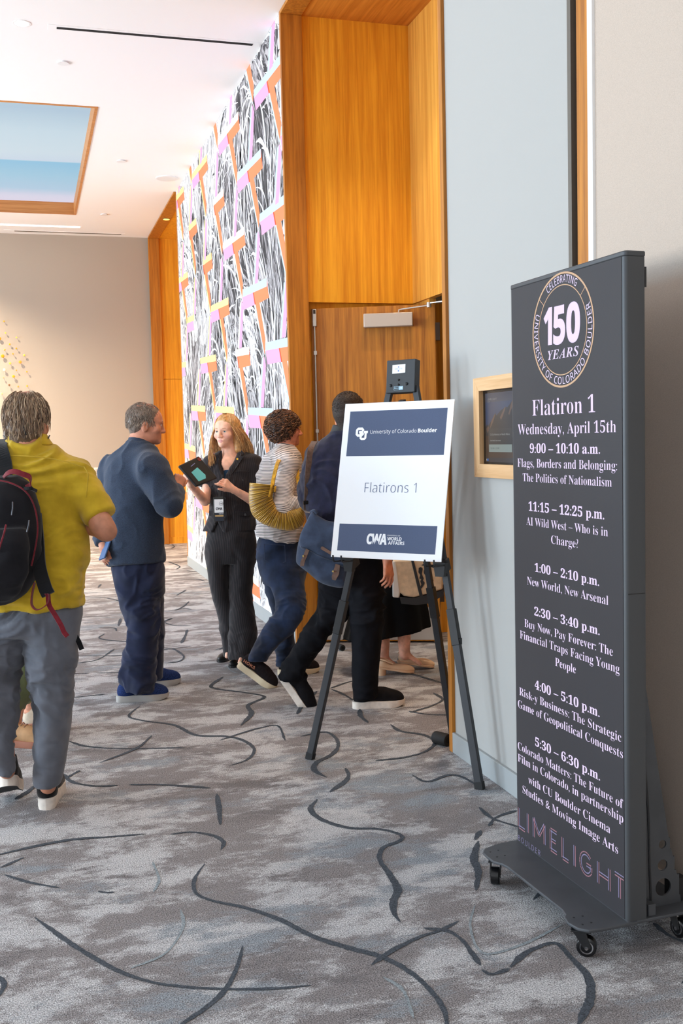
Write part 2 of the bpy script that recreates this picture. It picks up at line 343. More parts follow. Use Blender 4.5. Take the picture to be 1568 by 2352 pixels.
# ceiling with the lit sky coffer ----------------------------------
CX0, CX1, CY0, CY1, CT = -2.6, 0.722, 9.73, 14.25, 4.645
c = MB()
for (x0, y0, x1, y1) in ((-7.5, -3.6, XG+.1, CY0), (-7.5, CY1, XG+.1, YF+.1), (-7.5, CY0, CX0, CY1), (CX1, CY0, XG+.1, CY1)):
    c.box((x0, y0, H), (x1, y1, H+.18))
struct(c.build('ceiling', M_ceil), 'white painted ceiling')
def sky_mat():
    m = bpy.data.materials.new('lit_sky_panel'); m.use_nodes = True; nt = m.node_tree; N = nt.nodes; L = nt.links; b = N['Principled BSDF']
    tc = N.new('ShaderNodeTexCoord'); sp = N.new('ShaderNodeSeparateXYZ'); L.new(tc.outputs['Object'], sp.inputs[0])
    nz = N.new('ShaderNodeTexNoise'); nz.inputs['Scale'].default_value = 0.9; nz.inputs['Detail'].default_value = 1.5; mp = N.new('ShaderNodeMapping'); mp.inputs['Scale'].default_value = (0.5, 1, 1); L.new(tc.outputs['Object'], mp.inputs[0]); L.new(mp.outputs[0], nz.inputs['Vector'])
    mr = N.new('ShaderNodeMapRange'); mr.inputs['From Min'].default_value = (CY0-CY1)/2; mr.inputs['From Max'].default_value = (CY1-CY0)/2; L.new(sp.outputs[1], mr.inputs['Value'])
    ad = N.new('ShaderNodeMath'); ad.operation = 'MULTIPLY_ADD'; ad.inputs[1].default_value = 0.06; ad.inputs[2].default_value = -0.03; L.new(nz.outputs[0], ad.inputs[0])
    a2 = N.new('ShaderNodeMath'); a2.operation = 'ADD'; L.new(ad.outputs[0], a2.inputs[0]); L.new(mr.outputs[0], a2.inputs[1])
    cr = N.new('ShaderNodeValToRGB'); E_ = cr.color_ramp.elements
    stops = [(0.0, (182, 210, 226)), (0.14, (176, 205, 226)), (0.30, (200, 224, 238)), (0.48, (208, 228, 240)), (0.545, (204, 222, 240)), (0.555, (140, 200, 232)), (0.70, (160, 207, 232)), (0.84, (178, 210, 234)), (0.93, (222, 222, 242)), (1.0, (228, 224, 244))]
    E_[0].position, E_[1].position = stops[0][0], stops[-1][0]; E_[0].color = s2l(stops[0][1]); E_[1].color = s2l(stops[-1][1])
    for p, q in stops[1:-1]: e = E_.new(p); e.color = s2l(q)
    L.new(a2.outputs[0], cr.inputs[0]); L.new(cr.outputs[0], b.inputs['Emission Color']); b.inputs['Emission Strength'].default_value = 1.35
    b.inputs['Base Color'].default_value = (0.02, 0.02, 0.02, 1); b.inputs['Roughness'].default_value = 0.6
    return m
rt = empty('ceiling_light', ((CX0+CX1)/2, (CY0+CY1)/2, H), 'large sky-blue lit ceiling panel in a wood-edged recess', 'ceiling light')
m = MB(); m.quad((CX0, CY0, CT), (CX1, CY0, CT), (CX1, CY1, CT), (CX0, CY1, CT)); m.build('diffuser', sky_mat(), rt, fixn=False)
m = MB(); t = .028
for lo, hi in (((CX0, CY1-t, H-.006), (CX1, CY1, CT)), ((CX0, CY0, H-.006), (CX1, CY0+t, CT)), ((CX1-t, CY0+t, H-.006), (CX1, CY1-t, CT)), ((CX0, CY0+t, H-.006), (CX0+t, CY1-t, CT))): m.box(lo, hi)
m.build('frame', wood('coffer_oak', (176, 112, 58), (206, 144, 84), axis='x', scale=1.2), rt)
# other ceiling fittings
M_lamp = mat('lamp_glow', (255, 250, 240), emit=(255, 250, 240), estr=3.0); M_lampw = mat('lamp_warm', (255, 220, 120), emit=(255, 214, 90), estr=2.6)
def disc(mb, c, r, z0, z1, mi=0, n=28): mb.tube([(c[0], c[1], z0), (c[0], c[1], z1)], r, n, mi)
p = on_z(50, 53, H); rt = empty('downlight', p, 'round lit downlight at the left end of the black ceiling slot', 'downlight')
m = MB(); disc(m, p, .062, H-.004, H); m.build('trim_ring', M_white, rt); m = MB(); disc(m, p, .048, H-.006, H-.0035); m.build('lens', M_lamp, rt)
p = on_z(380, 503, 4.475); p[0] = 1.885; rt = empty('downlight', p, 'small yellow downlight in the oak head of the far alcove', 'downlight')
m = MB(); disc(m, p, .05, 4.470, 4.475); m.build('trim_ring', M_bronze, rt); m = MB(); disc(m, p, .042, 4.467, 4.4705); m.build('lens', M_lampw, rt)
for px, py, r, lb in ((145, 143, .045, 'round white ceiling cap below the black slot'), (278, 369, .05, 'round white ceiling cap right of the sky panel'), (239, 492, .05, 'round white ceiling cap past the far corner of the sky panel')):
    p = on_z(px, py, H); rt = empty('sprinkler_cap', p, lb, 'sprinkler cap', 'ceiling sprinkler caps'); m = MB(); disc(m, p, r, H-.012, H-.009); disc(m, p, r*.8, H-.009, H); m.build('cap', M_white, rt)
p = on_z(383, 409, H); rt = empty('ceiling_speaker', p, 'flat round ceiling speaker above the far end of the mural', 'speaker')
m = MB(); disc(m, p, .125, H-.008, H, n=40); m.build('rim', M_white, rt); m = MB(); disc(m, p, .112, H-.010, H-.007, n=40); m.build('grille', mat('grille', (226, 222, 219), 0.8), rt)
rt = empty('air_slot', (1.04, 7.98, H), 'long black slot diffuser across the near ceiling', 'air vent')
m = MB(); m.box((.262, 7.93, H-.003), (1.815, 8.03, H)); m.build('frame', M_ceil, rt); m = MB(); m.box((.321, 7.962, H-.0045), (1.756, 8.0, H-.002)); m.build('slot', mat('slot_black', (12, 12, 12), 0.9), rt)
rt = empty('air_slot', (.67, 15.46, H), 'thin grey slot diffuser close to the far wall', 'air vent')
m = MB(); m.box((-.2, 15.40, H-.003), (1.45, 15.52, H)); m.build('frame', M_ceil, rt); m = MB(); m.box((-.061, 15.435, H-.0045), (1.40, 15.485, H-.002)); m.build('slot', mat('slot_grey', (120, 112, 100), 0.9), rt)
rt = empty('linear_light', (-.6, 15.04, H), 'bright white linear light between the sky panel and far wall', 'ceiling light')
m = MB(); m.box((-2.2, 14.98, H-.003), (.83, 15.10, H)); m.build('trim', M_ceil, rt); m = MB(); m.box((-2.2, 15.0, H-.006), (.808, 15.08, H-.0025)); m.build('diffuser', M_lamp, rt)
# warm spots at no fitting; far ones follow the wall glow, alcove ones assumed
for (x, y, pw) in ((0.6, 11.8, 130), (-2.6, 13.4, 3200), (-1.2, 14.3, 1500), (0.95, 13.6, 300), (2.35, 6.3, 340), (2.3, 5.0, 250), (4.1, 6.0, 160)):
    l = bpy.data.lights.new('warm_spot', 'SPOT'); l.energy = pw; l.spot_size = math.radians(130 if y > 13 else 95); l.spot_blend = 0.8; l.color = (1.0, 0.80, 0.58); l.shadow_soft_size = 0.06
    o = bpy.data.objects.new('warm_spot', l); COL.objects.link(o); o.location = (x, y, H-.02 if x < 3 else 2.95)  # the spot beyond the doorway is added so the opening isn't dark
# walls -------------------------------------------------------------
m = MB(); m.box((-7.5, YF, 0), (XM+.06, YF+.1, H)); struct(m.build('wall_far', M_far), 'plain warm grey far wall')
m = MB(); m.box((XG, 3.40, 0), (XG+.09, 4.535, H)); struct(m.build('wall_right', M_grey), 'smooth pale grey wall beside the doorway')
m = MB(); m.box((XG, -3.6, 0), (XG+.09, 3.219, H)); struct(m.build('wall_side', M_beige), 'beige woven wallcovering behind the display totem')
m = MB(); m.box((XM+.004, 7.36, 0), (XM+.10, 12.76, H)); struct(m.build('wall_mural', M_grey), 'wall behind the mural')
wl = MB(); wl.box((-7.6, -3.6, 0), (-7.5, YF+.1, .5)); wl.box((-7.6, -3.6, 4.2), (-7.5, YF+.1, H))
edges = [-3.6] + [v for w in WINDOWS for v in w] + [YF+.1]
for i in range(0, len(edges), 2): wl.box((-7.6, edges[i], .5), (-7.5, edges[i+1], 4.2))
struct(wl.build('wall_left', M_far), 'window wall')
for k, (a, b) in enumerate(WINDOWS):
    w = MB()
    for y in (a, (a+b)/2-.02, b-.04): w.box((-7.59, y, .5), (-7.52, y+.04, 4.2))
    for z in (.5, 4.16): w.box((-7.59, a, z), (-7.52, b, z+.04))
    struct(w.build('window_%d' % (k+1), M_bronze))
m = MB(); m.box((-7.5, -3.7, 0), (-3.4, -3.6, H)); m.box((.2, -3.7, 0), (XG+.09, -3.6, H)); m.box((-3.4, -3.7, 4.1), (.2, -3.6, H)); struct(m.build('wall_near', M_far))
# baseboards
m = MB(); m.box((XG-.016, 3.405, 0), (XG, 4.535, .098)); struct(m.build('baseboard_right', M_base, bevel=.003), 'pale grey baseboard under the display screen')
m = MB(); m.box((XM-.008, 7.362, 0), (XM+.004, 12.80, .11)); struct(m.build('baseboard_mural', M_base), 'pale grey baseboard under the mural')
m = MB(); m.box((-7.5, YF-.012, 0), (1.76, YF, .1)); struct(m.build('baseboard_far', M_far))
m = MB(); m.box((XG-.016, -3.6, 0), (XG, 3.215, .1)); struct(m.build('baseboard_side', M_beige))
# trims between grey wall and wallcovering
m = MB(); m.box((XG-.004, 3.376, 0), (XG+.03, 3.401, H)); struct(m.build('trim_1', M_bronze), 'narrow bronze wall edge')
m = MB(); m.box((XG+.03, 3.33, 0), (XG+.08, 3.378, H)); struct(m.build('trim_2', M_darkgap), 'dark vertical reveal')
m = MB(); m.box((XG-.006, 3.251, 0), (XG+.07, 3.334, H)); struct(m.build('trim_3', M_jamb, bevel=.002), 'oak upright strip')
m = MB(); m.box((XG-.012, 3.219, 0), (XG+.07, 3.251, H)); struct(m.build('trim_4', M_white, bevel=.002), 'white upright strip')
# alcove of the near doorway: oak portal, panels, soffit
ZS = 4.475
def portal(name, y0, y1, xa, xb, near_x, lab):
    m = MB()
    m.box((xa, y1, 0), (xa+.155, y1+.04, ZS)); m.box((near_x, y0-.04, 0), (near_x+.155, y0, ZS))
    m.box((xa, y0-.04, ZS), (xa+.155, y1+.04, H-.001))
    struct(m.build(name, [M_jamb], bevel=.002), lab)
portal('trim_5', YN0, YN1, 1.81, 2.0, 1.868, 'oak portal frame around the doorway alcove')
XB = 2.77
m = MB(); m.box((1.965, YN1+.03, 2.487), (XB+.05, YN1+.08, ZS+.02)); m.box((1.965, YN1+.09, 0), (XB+.3, YN1+.12, 2.5)); struct(m.build('wall_alcove', M_panel), 'oak panelled side of the doorway alcove')
m = MB(); m.box((XB, YN0, 2.487), (XB+.05, YN1+.03, ZS+.02)); m.box((XB, YN0, 0), (XB+.05, 5.05, 2.487)); m.box((XB+.02, 7.06, 0), (XB+.07, YN1+.12, 2.487)); struct(m.build('wall_doorway', wood('oak_bright', (196, 132, 50), (224, 166, 74))), 'oak panelling over the doorway')
m = MB(); m.box((2.02, YN0-.03, 0), (XB+.05, YN0, ZS)); struct(m.build('wall_return', M_panel))
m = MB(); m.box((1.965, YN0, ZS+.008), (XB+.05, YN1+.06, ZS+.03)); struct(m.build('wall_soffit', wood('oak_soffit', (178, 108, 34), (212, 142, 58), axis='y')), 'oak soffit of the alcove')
m = MB(); m.box((2.9, 3.6, 0), (5.2, 3.7, 3)); m.box((2.9, 8.3, 0), (5.2, 8.4, 3)); m.box((5.2, 3.6, 0), (5.3, 8.4, 3)); m.box((2.82, 3.6, 3), (5.3, 8.4, 3.1)); struct(m.build('wall_beyond', M_far))
# far alcove
portal('trim_6', 12.80, 15.58, XM-.03, 2.0, XM-.004, 'oak portal frame at the far corner')
m = MB(); m.box((1.93, 15.645, .10), (2.85, 15.66, 2.5)); m.box((1.93, 15.62, .10), (2.85, 15.645, 2.44)); m.box((1.93, 15.62, 2.447), (2.85, 15.66, ZS+.02)); m.box((1.93, 15.61, 0), (2.85, 15.66, .1)); struct(m.build('wall_recess', M_panel), 'oak panelled far alcove')
m = MB(); m.box((2.7, 12.8, 0), (2.75, 15.65, ZS)); m.box((1.96, 12.77, 0), (2.75, 12.80, ZS)); m.box((1.95, 12.8, ZS+.008), (2.75, 15.65, ZS+.03)); struct(m.build('wall_recess_back', M_panel))
# mural ---------------------------------------------------------------
def mural():
    mats = [mat('mural_paper', (218, 216, 218), 0.7, var=0.09, vs=5, stretch=(1, 2.2, .7), rgb2=(228, 227, 229), spec=.15),
            mat('mural_ink', (60, 59, 61), 0.7, var=0.2, vs=12, spec=.15), mat('mural_white', (230, 229, 231), 0.7, spec=.15), mat('mural_grey', (176, 172, 174), 0.7, var=.12, vs=20, spec=.15),
            mat('mural_yellow', (250, 238, 150), .7, spec=.15), mat('mural_blue', (186, 206, 222), .7, spec=.15), mat('mural_pink', (242, 160, 200), .7, spec=.15),
            mat('mural_orange', (252, 134, 92), .7, spec=.15), mat('mural_red', (240, 82, 44), .7, spec=.15), mat('mural_cream', (248, 242, 214), .7, spec=.15), mat('mural_mid', (134, 130, 132), .7, spec=.15)]
    mb = MB(); Y0, Y1, Z0, Z1 = 7.36, 12.765, .11, 4.498
    x = XM
    mb.quad((x, Y0, Z0), (x, Y1, Z0), (x, Y1, Z1), (x, Y0, Z1), 0)
    def clip(poly):                                  # keep polygons inside the papered field
        for ax, lim, sg in ((0, Y0, 1), (0, Y1, -1), (1, Z0, 1), (1, Z1, -1)):
            out = []
            for i in range(len(poly)):
                a, b = poly[i], poly[(i+1) % len(poly)]; da, db = sg*(a[ax]-lim), sg*(b[ax]-lim)
                if da >= 0: out.append(a)
                if (da >= 0) != (db >= 0):
                    t = da/(da-db); out.append((a[0]+(b[0]-a[0])*t, a[1]+(b[1]-a[1])*t))
            poly = out
            if len(poly) < 3: return []
        return poly
    def poly(pts, mi, lay):
        q = clip(pts)
        if q: mb.add([(x-lay, a, b) for a, b in q], [tuple(range(len(q)))], mi)
    rg = random.Random(5)
    # dark masses of the drawing, as seen (y along the wall, z)
    dark = [(8.4, 3.05, .2, .3), (9.15, 2.75, .34, .75), (8.55, 3.55, .42, .45), (10.35, 2.25, .28, .5), (10.75, 1.75, .45, .35), (7.75, 4.25, .4, .25), (7.9, 2.35, .35, .35), (8.75, 4.05, .3, .3), (9.75, 1.2, .5, .25), (7.6, 3.0, .3, .5), (11.2, 3.35, .25, .35), (9.95, 3.45, .3, .3), (11.9, 1.95, .4, .35), (8.3, 1.35, .5, .3), (12.2, 1.4, .3, .4), (11.4, .8, .5, .3), (8.0, .7, .4, .3), (9.55, 3.0, .25, .5), (7.9, 3.75, .35, .3)]
    dark = [(a, b, w*1.25, h*1.3) for a, b, w, h in dark]+[(10.0, 2.75, .35, .6), (9.35, 2.15, .3, .5), (10.55, 1.35, .4, .5), (8.1, 3.95, .4, .35), (8.15, 3.0, .3, .35)]
    def dens(y, z): return min(1.0, 1.25*max([math.exp(-((y-a)/w)**2-((z-b)/h)**2) for a, b, w, h in dark]))
    def flow(y, z): return 1.45 + .55*math.sin(y*1.7+z*.9) + .35*math.sin(z*2.3-y*.8)
    def brush(y, z, ln, w, mi, lay, cur, jag=.25):
        a = flow(y, z)+rg.gauss(0, .16); c = []; n = 6
        for i in range(n+1):
            c.append((y, z)); a += cur*.12+rg.gauss(0, .05); y += math.cos(a)*ln/n; z += math.sin(a)*ln/n
        L_, R_ = [], []
        for i, (p, q) in enumerate(c):
            j = min(i+1, n); k = max(i-1, 0); ty, tz = c[j][0]-c[k][0], c[j][1]-c[k][1]; l = math.hypot(ty, tz)+1e-9
            ww = w*math.sin(math.pi*(i+.35)/(n+.7))*(1+rg.uniform(-jag, jag)); L_.append((p-tz/l*ww, q+ty/l*ww)); R_.append((p+tz/l*ww, q-ty/l*ww))
        for i in range(n):
            qd = [L_[i], L_[i+1], R_[i+1], R_[i]]
            if all(Y0 < t[0] < Y1 and Z0 < t[1] < Z1 for t in qd): mb.add([(x-lay, t[0], t[1]) for t in qd], [(0, 1, 2, 3)], mi)
    for a, b, w, h in dark:                            # solid ink areas with ragged outlines
        for k in range(40):
            brush(a+rg.gauss(0, w*.45), b+rg.gauss(0, h*.45)-h*.4, h*rg.uniform(.7, 1.7), w*rg.uniform(.14, .5), 1, .0003+k*1e-6, rg.uniform(-.8, .8), .4)
    for k in range(7600):
        y, z = rg.uniform(Y0, Y1), rg.uniform(Z0-.2, Z1); d = dens(y, z); u = rg.random()
        if u < .38:
            if d < .25 and rg.random() < .6: continue
            brush(y, z, rg.uniform(.08, .36), rg.uniform(.0015, .0055), rg.choice((1, 10, 10)), .0005+k*1e-8, rg.gauss(0, 1.1))
        elif u < .66: brush(y, z, rg.uniform(.15, .7), rg.uniform(.005, .022), rg.choice((3, 3, 10)) if d > .15 else 3, .0004+k*1e-8, rg.gauss(0, .8))
        elif u < .69 and d < .5: brush(y, z, rg.uniform(.15, .45), rg.uniform(.012, .035), 1, .0005+k*1e-8, rg.gauss(0, 1), .5)
        elif rg.random() > d*.95: brush(y, z, rg.uniform(.12, .6), rg.uniform(.003, .012), 2, .0007+k*1e-8, rg.gauss(0, 1.6))
    for k in range(260):                               # pale roots and branches running over the dark
        y, z = rg.uniform(Y0, Y1), rg.uniform(Z0-.2, Z1); brush(y, z, rg.uniform(.35, 1.1), rg.uniform(.008, .024), 2, .0008+k*1e-7, rg.gauss(0, 1.3), .35)
    for k in range(260):
        y, z = rg.uniform(Y0, Y1), rg.uniform(Z0, Z1); brush(y, z, rg.uniform(.1, .4), rg.uniform(.002, .005), 1, .00086+k*1e-7, rg.gauss(0, 1.3))
    # the coloured hammer shapes on their lattice
    rows = [(4.26, 8.278), (3.80, 9.069), (3.28, 8.185), (2.80, 8.985), (2.27, 8.117), (1.79, 8.88), (1.29, 8.06), (.80, 8.80), (.30, 8.0), (4.80, 9.15), (5.25, 8.35)]
    half = {(1, 1): 'o', (2, 2): 'o', (1, 2): 'o', (4, 1): 'o', (8, 1): 'o', (3, 2): 'p', (4, 3): 'p', (8, 3): 'p', (5, 3): 'p'}
    for r, (z0, y0) in enumerate(rows):
        for k in range(-1, 4):
            yf = y0 + 1.62*k; zz = z0 + .043*(1.62*k)
            if r >= 9 and k < 0: pass
            h = half.get((r, k), '')
            if (r, k) in ((7, 0), (6, 0), (7, 1), (6, 2), (7, -1)): continue
            T = lambda s, z: (yf-s, zz+z+.043*(-s))
            band = 5 if yf < 9.3 else (9 if zz > 3.2 and yf < 11 or yf < 9.95 else 4)  # cream joins blue to yellow; on the upper bands it paints in glare
            lay = .0012
            s0 = .455 if h == 'o' else 0.0; s1 = .56 if h == 'p' else .985
            poly([T(s0, 0), T(s1, 0), T(s1, -.066), T(s0, -.062)], band, lay)
            if h != 'o': poly([T(.01, -.062), T(.455, -.064), T(.517, -.166), T(.055, -.172)], 6, lay)
            if h != 'p':
                poly([T(.455, -.064), T(.985, -.066), T(1.035, -.158), T(.70, -.168), T(.517, -.168)], 7, lay)
                poly([T(.985, 0), T(1.035, -.158), T(.985, -.066)], 8, lay+.0001)
                poly([T(.455, -.064), T(.488, -.064), T(.550, -.168), T(.517, -.168)], 8, lay+.0001)
                poly([T(.545, -.166), T(.70, -.166), T(.878, -.47), T(.83, -.585)], 7, lay+.0001)
                poly([T(.508, -.168), T(.548, -.168), T(.83, -.585), T(.796, -.583)], band, lay+.0002)
            poly([T(.735, -.612), T(.79, -.604), T(.625, -1.0), T(.563, -1.0)], band, lay+.0002)
            poly([T(.79, -.604), T(.815, -.604), T(.868, -.67), T(.74, -1.0), T(.625, -1.0)], 6, lay+.0001)
    o = mb.build('mural', mats, None, fixn=False)
    tag(o, 'black and white brush mural crossed by pink, orange and blue hammer shapes', 'mural')
mural()
# ------------------------------------------------------------------ things on walls and floor
X3, Y3, Z3 = (1, 0, 0), (0, 1, 0), (0, 0, 1)
# open door leaf folded into the alcove
dv = np.array([.82, -.355]); rzd = math.atan2(dv[1], dv[0])
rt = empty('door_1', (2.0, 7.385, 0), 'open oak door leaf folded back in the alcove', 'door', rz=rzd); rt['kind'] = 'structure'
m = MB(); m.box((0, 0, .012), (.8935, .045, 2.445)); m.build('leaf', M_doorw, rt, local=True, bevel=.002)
m = MB(); m.box((.03, -.002, .022), (.875, 0, .262)); m.build('kick_plate', M_steel, rt, local=True)
for u in (.05, .24, .45, .65, .855):
    for z in (.035, .25): m = MB(); m.tube([(u, -.0035, z), (u, -.001, z)], .004, 8); m.build('screw', M_chrome, rt, local=True)
cl = MB(); cl.box((.385, -.062, 2.291), (.736, -.001, 2.389)); cl = cl.build('door_closer', mat('closer_grey', (188, 176, 164), .42, .35), rt, local=True, bevel=.006, seg=3); cl['label'] = 'grey metal closer box'
m = MB(); m.strap([(.635, -.035, 2.389), (.637, -.035, 2.408), (.66, -.035, 2.413), (.84, -.05, 2.43), (.86, -.05, 2.434)], .022, .008, (0, 1, 0)); m.tube([(.852, -.05, 2.418), (.852, -.05, 2.452)], .017, 14); m.strap([(.855, -.05, 2.447), (.98, -.11, 2.45)], .02, .007, (0.4, .9, 0)); m.build('closer_arm', M_steel, cl)
m = MB(); m.box((.014, -.03, 2.315), (.042, 0, 2.44)); b_ = m.build('flush_bolt', M_steel, rt, local=True, bevel=.004); b_['label'] = 'long steel bolt along the door edge'
m = MB(); m.tube([(.026, -.014, 2.32), (.026, -.014, 1.02)], .0065, 10); m.build('rod', M_steel, b_)
m = MB(); m.box((.016, -.024, 2.112), (.038, 0, 2.14)); m.box((.016, -.024, 1.55), (.038, 0, 1.575)); m.build('bracket', M_steel, b_)
m = MB(); m.box((.02, -.034, 2.405), (.036, -.028, 2.432)); m.build('slot', M_darkgap, b_)
for z in (2.19, 1.25, .3):
    m = MB(); m.box((.893, .0, z), (.925, .045, z+.125)); m.build('hinge', mat('dark_hinge', (58, 40, 24), .5, .4), rt, local=True)
# floor door stops
def stop(p, r, ln, d, lab, fixed=True):
    d = np.array(d, float); d /= np.linalg.norm(d); p = np.array(p); rt = empty('door_stop', (p[0], p[1], 0), lab, 'door stop')
    m = MB(); a = p + np.array([0, 0, r]); m.tube([a-d*ln/2, a-d*ln/2+d*.004, a+d*(ln/2-.004), a+d*ln/2], [r*.9, r, r, r*.9], 24); m.build('roller', M_rubber, rt, smooth=True)
    m = MB(); m.tube([a-d*(ln/2+.001), a-d*(ln/2-.02)], r*.5, 20); m.build('hollow_end', mat('hollow', (8, 8, 8), .9), rt)
stop((1.868, 4.668, 0), .031, .085, (-.45, .9, 0), 'black rubber roller door stop on the carpet at the oak frame')
stop(on_z(784, 1494)[:2].tolist()+[0], .022, .05, (-.1, 1, 0), 'small black door stop under the open door')
# framed booking screen on the grey wall -------------------------------
rt = empty('wall_display', (XG, 4.158, 1.379), 'oak framed booking screen on the grey wall, half behind the totem', 'screen')
m = MB(); ya, yb, za, zb = 4.216, 3.502, 1.321, 1.748; w = .0575; xa, xb = 1.862, XG
def frame_piece(q): mm = MB(); mm.prism(q, (xb, 0, 0), (0, 1, 0), (0, 0, 1), (-1, 0, 0), xb-xa); return mm
fr = MB()
fr = frame_piece([(ya, za), (ya, zb), (ya-w, zb-w), (ya-w, za+w)]).build('frame', M_lightoakz, rt, bevel=.0015)
frame_piece([(yb, za), (yb+w, za+w), (yb+w, zb-w), (yb, zb)]).build('frame', M_lightoakz, rt, bevel=.0015)
frame_piece([(ya, zb), (yb, zb), (yb+w, zb-w), (ya-w, zb-w)]).build('frame', M_lightoak, rt, bevel=.0015)
frame_piece([(ya, za), (ya-w, za+w), (yb+w, za+w), (yb, za)]).build('frame', M_lightoak, rt, bevel=.0015)
xs_ = 1.8835; m = MB(); m.box((xs_, yb+w, za+w), (XG, ya-w, zb-w)); scn = m.build('screen', mat('screen_black', (10, 10, 12), .25), rt)
def glow(name, c, s=0.55):
    mm = mat(name, (8, 8, 8), .3, emit=c, estr=s); return mm
S_ = [glow('scr_sky', (58, 74, 108)), glow('scr_dark', (56, 55, 57)), glow('scr_rock', (112, 88, 76)), glow('scr_chip', (150, 166, 164)), glow('scr_bar', (62, 60, 66)), glow('scr_soil', (78, 60, 48)), glow('scr_text', (176, 182, 180)), glow('scr_ink', (60, 70, 72)), glow('scr_blue', (40, 120, 220)), glow('scr_sky2', (72, 78, 98)), glow('scr_slate', (62, 62, 64))]
O = np.array([xs_-.0006, 4.158, 1.379]); U, V = np.array([0, -1., 0]), np.array([0, 0, 1.]); N_ = np.array([-1., 0, 0])
m = MB()
def flat(mb, pts, mi, lay): mb.add([O+U*a+V*b+N_*lay for a, b in pts], [tuple(range(len(pts)))], mi)
def rect(a, b, c, d): return [(a, b), (c, b), (c, d), (a, d)]
SW = .575
flat(m, rect(.022, .012, SW, .300), 0, 0); flat(m, rect(.022, .262, SW, .300), 9, .0001)
ridge = [(.022, .16), (.038, .168), (.05, .162), (.068, .175), (.085, .185), (.105, .203), (.122, .2155), (.130, .204), (.145, .210), (.165, .220), (.185, .227), (.205, .232), (.222, .2385), (.232, .234), (.245, .238), (.262, .248), (.278, .258), (.296, .275), (.33, .27), (.37, .24), (.42, .22), (.48, .19), (SW, .17)]
for i in range(len(ridge)-1): flat(m, [(ridge[i][0], .012), (ridge[i+1][0], .012), ridge[i+1], ridge[i]], 1, .0001)
for q in ([(.078, .180), (.122, .2155), (.112, .196), (.092, .172), (.066, .148)], [(.165, .195), (.206, .2315), (.222, .2385), (.214, .224), (.196, .203), (.176, .184)], [(.246, .207), (.278, .257), (.296, .275), (.29, .24), (.27, .222), (.255, .203)], [(.03, .15), (.05, .162), (.062, .15), (.04, .13)]): flat(m, q, 2, .0002)
flat(m, rect(.022, .026, SW, .052), 5, .0002); flat(m, rect(.022, .05, .054, .12), 5, .0002); flat(m, rect(.054, .051, .276, .150), 10, .00025)
flat(m, rect(.0543, .0511, .2762, .0829), 3, .0003); flat(m, rect(.286, .0511, .50, .128), 3, .0003)
flat(m, rect(.022, .008, SW, .0275), 4, .0003); flat(m, rect(.026, .0135, .033, .0215), 6, .0004); flat(m, rect(.037, .0125, .047, .0225), 8, .0004)
m.build('picture', S_, scn, fixn=False)
m = MB(); T_ = O+N_*.0005
letter(m, 'LIMELIGHT', 'sans', T_, U, V, .046, .137, .2702, .0075, 0, -.012); letter(m, 'BOULDER', 'sans', T_, U, V, .046, .07, .262, .003, 0)
letter(m, 'CU Conference on World Affairs', 'sans', T_, U, V, .0688, .2567, .1212, .0075, 0); letter(m, 'New World, New Arsenal', 'sans', T_, U, V, .069, .1705, .0966, .0052, 0)
letter(m, '1:00 PM - 2:10 PM', 'sans', T_, U, V, .0695, .155, .0628, .007, 1)
m.build('lettering', [S_[6], S_[7]], scn, fixn=False)
# light switch plate on the far wall
p = on_y(222, 1083, YF); rt = empty('wall_switch', p, 'small white switch plate on the far wall behind the blue shirted man', 'switch')
m = MB(); m.box((p[0]-.04, YF-.008, p[2]-.06), (p[0]+.04, YF, p[2]+.06)); m.build('plate', mat('switch_plate', (214, 208, 202), .5), rt, bevel=.002); m = MB(); m.box((p[0]-.018, YF-.013, p[2]-.035), (p[0]+.018, YF-.008, p[2]+.035)); m.build('rocker', mat('switch_rocker', (186, 178, 170), .5), rt, bevel=.002)
# scattered discs of the wall piece
DC = {'g': (226, 166, 40), 'y': (240, 206, 90), 'p': (232, 214, 140), 'o': (236, 158, 60), 'w': (228, 208, 198), 'b': (140, 108, 80), 'd': (206, 152, 20), 't': (222, 170, 120)}
CN = {'g': 'gold', 'y': 'yellow', 'p': 'pale yellow', 'o': 'orange', 'w': 'whitish', 'b': 'brown', 'd': 'dark gold', 't': 'tan'}
DM = {k: mat('disc_'+CN[k].replace(' ', '_'), v, .35, .25) for k, v in DC.items()}
DOTS = [(82,342,2,'g'),(113,584,2,'y'),(-12,703,4,'d'),(342,680,2,'y'),(200,820,2.3,'g'),(340,908,2,'d'),(97,934,2.2,'o'),(270,1020,1.8,'d'),(55,1066,4.2,'d'),(502,1048,2.7,'y'),(418,1190,3.8,'o'),(207,1214,3,'y'),(90,1352,3.2,'w'),(340,1360,1.8,'o'),(558,1392,2.1,'o'),(72,1510,1.8,'t'),(281,1488,3.5,'g'),(190,1667,2.8,'b'),(377,1699,2,'o'),(564,1690,2.1,'g'),(35,1846,2.4,'p'),(268,1840,3.1,'y'),(420,1895,2.3,'p'),(88,2078,2,'g'),(62,2242,3,'y')]
ORD = ['topmost', 'second', 'third', 'fourth', 'fifth', 'sixth', 'seventh', 'eighth', 'ninth', 'tenth', 'eleventh', 'twelfth', 'thirteenth', 'fourteenth', 'fifteenth', 'sixteenth', 'seventeenth', 'eighteenth', 'nineteenth', 'twentieth', 'twenty-first', 'twenty-second', 'twenty-third', 'twenty-fourth', 'lowest']
order = sorted(range(len(DOTS)), key=lambda i: DOTS[i][1])
